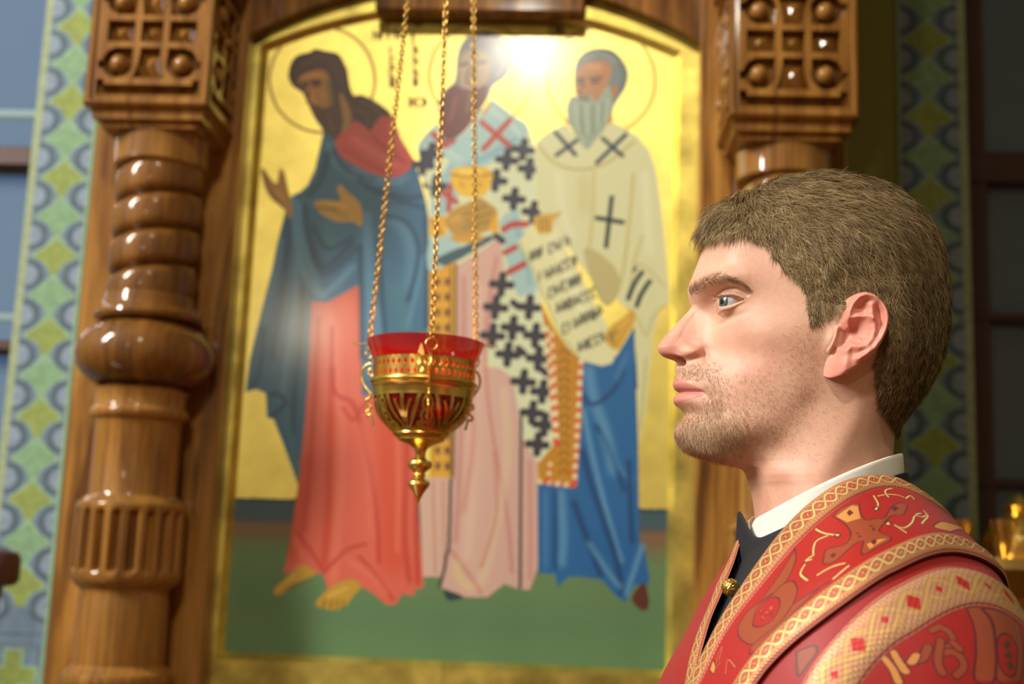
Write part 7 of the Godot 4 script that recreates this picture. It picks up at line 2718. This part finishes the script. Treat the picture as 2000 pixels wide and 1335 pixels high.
func galloon_texture(wide: bool) -> ImageTexture:
	var w := 256
	var h := 160
	var img := Image.create(w, h, false, Image.FORMAT_RGBA8)
	img.fill(srgb(190, 104, 84) if not wide else srgb(196, 140, 106))
	var gold := srgb(214, 176, 96)
	var hi := srgb(232, 208, 140)
	var red := srgb(190, 46, 44)
	# short slanted stitches either side
	for k in 16:
		for e in [[30, 1], [h - 30, -1]]:
			brush(img, PackedVector2Array([Vector2(k * 16 + 2, e[0] - 10 * e[1]), Vector2(k * 16 + 10, e[0] + 12 * e[1])]), 5, (hi if k % 2 else gold) if not wide else srgb(212, 168, 128), 1.0, true)
	# interlacing waves that make lozenges
	for sg in [-1, 1]:
		var pts := PackedVector2Array()
		for k in 33:
			pts.append(Vector2(k * 8, h / 2.0 + sg * 36 * cos(k / 32.0 * TAU)))
		brush(img, pts, 19 if not wide else 24, srgb(170, 132, 62) if not wide else srgb(186, 142, 92), 1.0, true)
		brush(img, pts, 11 if not wide else 15, hi if not wide else srgb(202, 158, 100), 1.0, true)
	var lz := PackedVector2Array([Vector2(98, 80), Vector2(128, 54), Vector2(158, 80), Vector2(128, 106)])
	var lz2 := PackedVector2Array()
	for p in lz:
		lz2.append(p + Vector2(128, 0))
	if wide:
		fill(img, PackedVector2Array([Vector2(-30, 80), Vector2(0, 48), Vector2(30, 80), Vector2(0, 112)]), red)
		fill(img, PackedVector2Array([Vector2(226, 80), Vector2(256, 48), Vector2(286, 80), Vector2(256, 112)]), red)
		fill(img, PackedVector2Array([Vector2(112, 80), Vector2(128, 66), Vector2(144, 80), Vector2(128, 94)]), red)
	else:
		for o in [Vector2(0, 80), Vector2(256, 80)]:
			fill(img, PackedVector2Array([o + Vector2(-26, 0), o + Vector2(0, -24), o + Vector2(26, 0), o + Vector2(0, 24)]), red)
			brush(img, PackedVector2Array([o + Vector2(-12, -11), o + Vector2(12, 11)]), 4, hi, 1.0, true)
			brush(img, PackedVector2Array([o + Vector2(-12, 11), o + Vector2(12, -11)]), 4, hi, 1.0, true)
		brush(img, PackedVector2Array([Vector2(112, 80), Vector2(144, 80)]), 5, hi, 1.0, true)
	# selvedges
	for y in [[0, 8, srgb(196, 130, 112)], [8, 4, srgb(150, 40, 46)], [h - 12, 4, srgb(150, 40, 46)], [h - 8, 8, srgb(196, 130, 112)]]:
		img.fill_rect(Rect2i(0, y[0], w, y[1]), y[2])
	return ImageTexture.create_from_image(img)


func paint_strokes(img: Image, strokes: Array) -> void:
	for o in strokes:
		var pts := PackedVector2Array()
		for k in range(0, o[6].size(), 2):
			pts.append(Vector2(o[6][k], o[6][k + 1]))
		if o[0] == 1:
			fill(img, pts, srgb(o[1], o[2], o[3]))
		else:
			brush(img, pts, o[4], srgb(o[1], o[2], o[3]), 1.0, true)


func weave(m: StandardMaterial3D, size: float) -> void:
	var img := Image.create(64, 64, false, Image.FORMAT_R8)
	var rng := RandomNumberGenerator.new()
	rng.seed = 9
	for y in 64:
		for x in 64:
			var k := 0.5 + 0.25 * sin(TAU * x / 8.0) * sin(TAU * y / 8.0) + 0.1 * rng.randf()
			img.set_pixel(x, y, Color(k, k, k))
	m.heightmap_enabled = true
	m.heightmap_texture = ImageTexture.create_from_image(img)
	m.heightmap_scale = size


func person() -> void:
	var t := thing("person", "young man in profile wearing red and gold brocade vestments over a black collar", "person", Vector3(0.19, 0, -1.0))
	solve_widths()
	skin_noise = fbm(51, 0.035, 3)
	for q in HAIR_REGION:
		hair_poly.append(Vector2(q[0], q[1]))
	var sk := mat(Color.WHITE, 0.5)
	sk.vertex_color_use_as_albedo = true
	sk.subsurf_scatter_enabled = true
	sk.subsurf_scatter_strength = 0.1
	var pore := Image.create(256, 256, false, Image.FORMAT_R8)
	var pn := fbm(91, 0.09, 3)
	for y in 256:
		for x in 256:
			var k := 0.5 + 0.5 * pn.get_noise_2d(x, y)
			pore.set_pixel(x, y, Color(k, k, k))
	sk.heightmap_enabled = true
	sk.heightmap_texture = ImageTexture.create_from_image(pore)
	sk.heightmap_scale = 0.013
	sk.uv1_triplanar = true
	sk.uv1_scale = Vector3(38, 38, 38)
	var hs := head_skin()
	part("body", hs[0], sk, t)
	add_eye(t, 1.0)
	add_eye(t, -1.0)
	var hm := mat(Color.WHITE, 0.5)
	hm.vertex_color_use_as_albedo = true
	hm.metallic_specular = 0.35
	grow_hair(t, hs[1], hm)
	grow_beard(t, hs[1], hm)
	grow_brows(t, hs[1], hm)
	# ---- clothes
	var black := mat(srgb(24, 26, 34), 0.75)
	var s := Shape.new()
	cloth(s, -PI, PI, 120, 30, -5.0, func(_a): return 0.9, 6.0)
	var cas := part("cassock", s, black, t)
	cas.set_meta("label", "black cassock with a stand-up collar")
	# stand-up collars
	var rim_y := func(a): return -86.5 - 28.0 * cos(a) + 6.0 * pow(sin(a), 2.0)
	s = Shape.new()
	var pts := PackedVector3Array()
	var na := 120
	var sect := [[60.5, 64.5, -34.0], [60.0, 64.0, -14.0], [59.6, 63.6, -3.0], [59.2, 63.2, -0.8], [58.4, 62.4, 0.0], [57.6, 61.6, -0.8], [57.2, 61.2, -3.0], [57.0, 61.0, -30.0]]
	for q in sect:
		for k in na:
			var a := -PI + TAU * k / (na - 1)
			# a small gap where the ends meet at the throat
			var notch: float = 7.0 * exp(-pow((a - 0.1) / 0.12, 2.0))
			pts.append(metres(Vector3(6.5 - q[0] * cos(a), rim_y.call(a) + q[2] - (notch if q[2] > -20.0 else 0.0), q[1] * sin(a))))
	s.grid(pts, na, sect.size(), false, true)
	part("collar", s, mat(srgb(232, 230, 220), 0.7), t).set_meta("label", "white stand-up shirt collar")
	s = Shape.new()
	pts = PackedVector3Array()
	var low := func(a):
		var b := absf(a)
		return -19.5 * smoothstep(0.05, 0.6, b) + 5.0 * smoothstep(1.3, 2.4, b) + 7.0 * smoothstep(0.5, 0.05, b)
	sect = [[66.0, 68.0, -46.0], [64.5, 66.5, -24.0], [63.6, 66.2, -4.0], [63.2, 65.8, -0.8], [62.4, 65.2, 0.0], [61.6, 64.8, -0.8], [61.2, 64.4, -3.0], [61.0, 64.2, -30.0]]
	for q in sect:
		for k in na:
			var a := -PI + TAU * k / (na - 1)
			var fwd: float = 4.0 * exp(-pow(a / 0.7, 2.0))
			pts.append(metres(Vector3(6.5 - (q[0] + fwd) * cos(a), rim_y.call(a) + low.call(a) + q[2], q[1] * sin(a))))
	s.grid(pts, na, sect.size(), false, true)
	part("stand_collar", s, black, cas)
	# red robe
	var rimg := Image.create(1024, 1024, false, Image.FORMAT_RGBA8)
	rimg.fill(srgb(158, 22, 20))
	paint_strokes(rimg, ROBE_STROKES)
	var rm := mat(Color.WHITE, 0.55)
	rm.albedo_texture = ImageTexture.create_from_image(rimg)
	rm.texture_repeat = false
	rm.rim_enabled = true
	rm.rim = 0.12
	s = Shape.new()
	cloth(s, -0.03, PI, 130, 90, 0.0, edge_l, 7.0)
	far_front(s)
	var robe := part("robe", s, rm, t)
	robe.set_meta("label", "red brocade robe with rust coloured ornament")
	# stole over the near shoulder
	var oimg := Image.create(1536, 448, false, Image.FORMAT_RGBA8)
	oimg.fill(srgb(168, 24, 21))
	paint_strokes(oimg, ORARION_STROKES)
	var om := mat(Color.WHITE, 0.5)
	om.albedo_texture = ImageTexture.create_from_image(oimg)
	om.texture_repeat = false
	om.rim_enabled = true
	om.rim = 0.12
	s = Shape.new()
	band(s, BAND_U1, BAND_L2, 4.0, 0.0, 160, 20)
	var st := part("stole", s, om, t)
	st.set_meta("label", "red stole with a woven cross over the near shoulder")
	var gm := mat(Color.WHITE, 0.42, 0.35)
	gm.albedo_texture = galloon_texture(false)
	weave(gm, 0.05)
	s = Shape.new()
	band(s, BAND_U1, BAND_L1, 5.6, 0.0225)
	part("galloon", s, gm, st)
	s = Shape.new()
	band(s, BAND_U2, BAND_L2, 5.6, 0.0225)
	part("galloon", s, gm, st)
	var gw := mat(Color.WHITE, 0.5, 0.3)
	gw.albedo_texture = galloon_texture(true)
	weave(gw, 0.05)
	s = Shape.new()
	band(s, BAND_U3, BAND_L3, 1.8, 0.047)
	part("galloon", s, gw, robe)
	# gold edge of the far front
	var e0 := []
	var e1 := []
	for k in 24:
		var l := lerpf(0.55, 5.8, k / 23.0)
		e0.append([curve(FAR_EDGE, l), l])
		e1.append([curve(FAR_HEM, l), l])
	s = Shape.new()
	band(s, e0, e1, 2.6, 0.0225)
	part("galloon", s, gm, robe)
	# button
	s = Shape.new()
	var bp := PackedVector3Array()
	var bn := fbm(61, 420.0, 2)
	for j in 25:
		for k in 40:
			var th := clampf(PI * j / 24.0, 0.02, PI - 0.02)
			var d := Vector3(sin(th) * cos(TAU * k / 40.0), cos(th), sin(th) * sin(TAU * k / 40.0))
			bp.append(d * (0.0062 + 0.0011 * bn.get_noise_3dv(d * 0.012)))
	s.grid(bp, 40, 25, true)
	part("button", s, M.brass, robe, metres(body_off(0.47, 2.12, 3.0))).set_meta("label", "round filigree gold button")
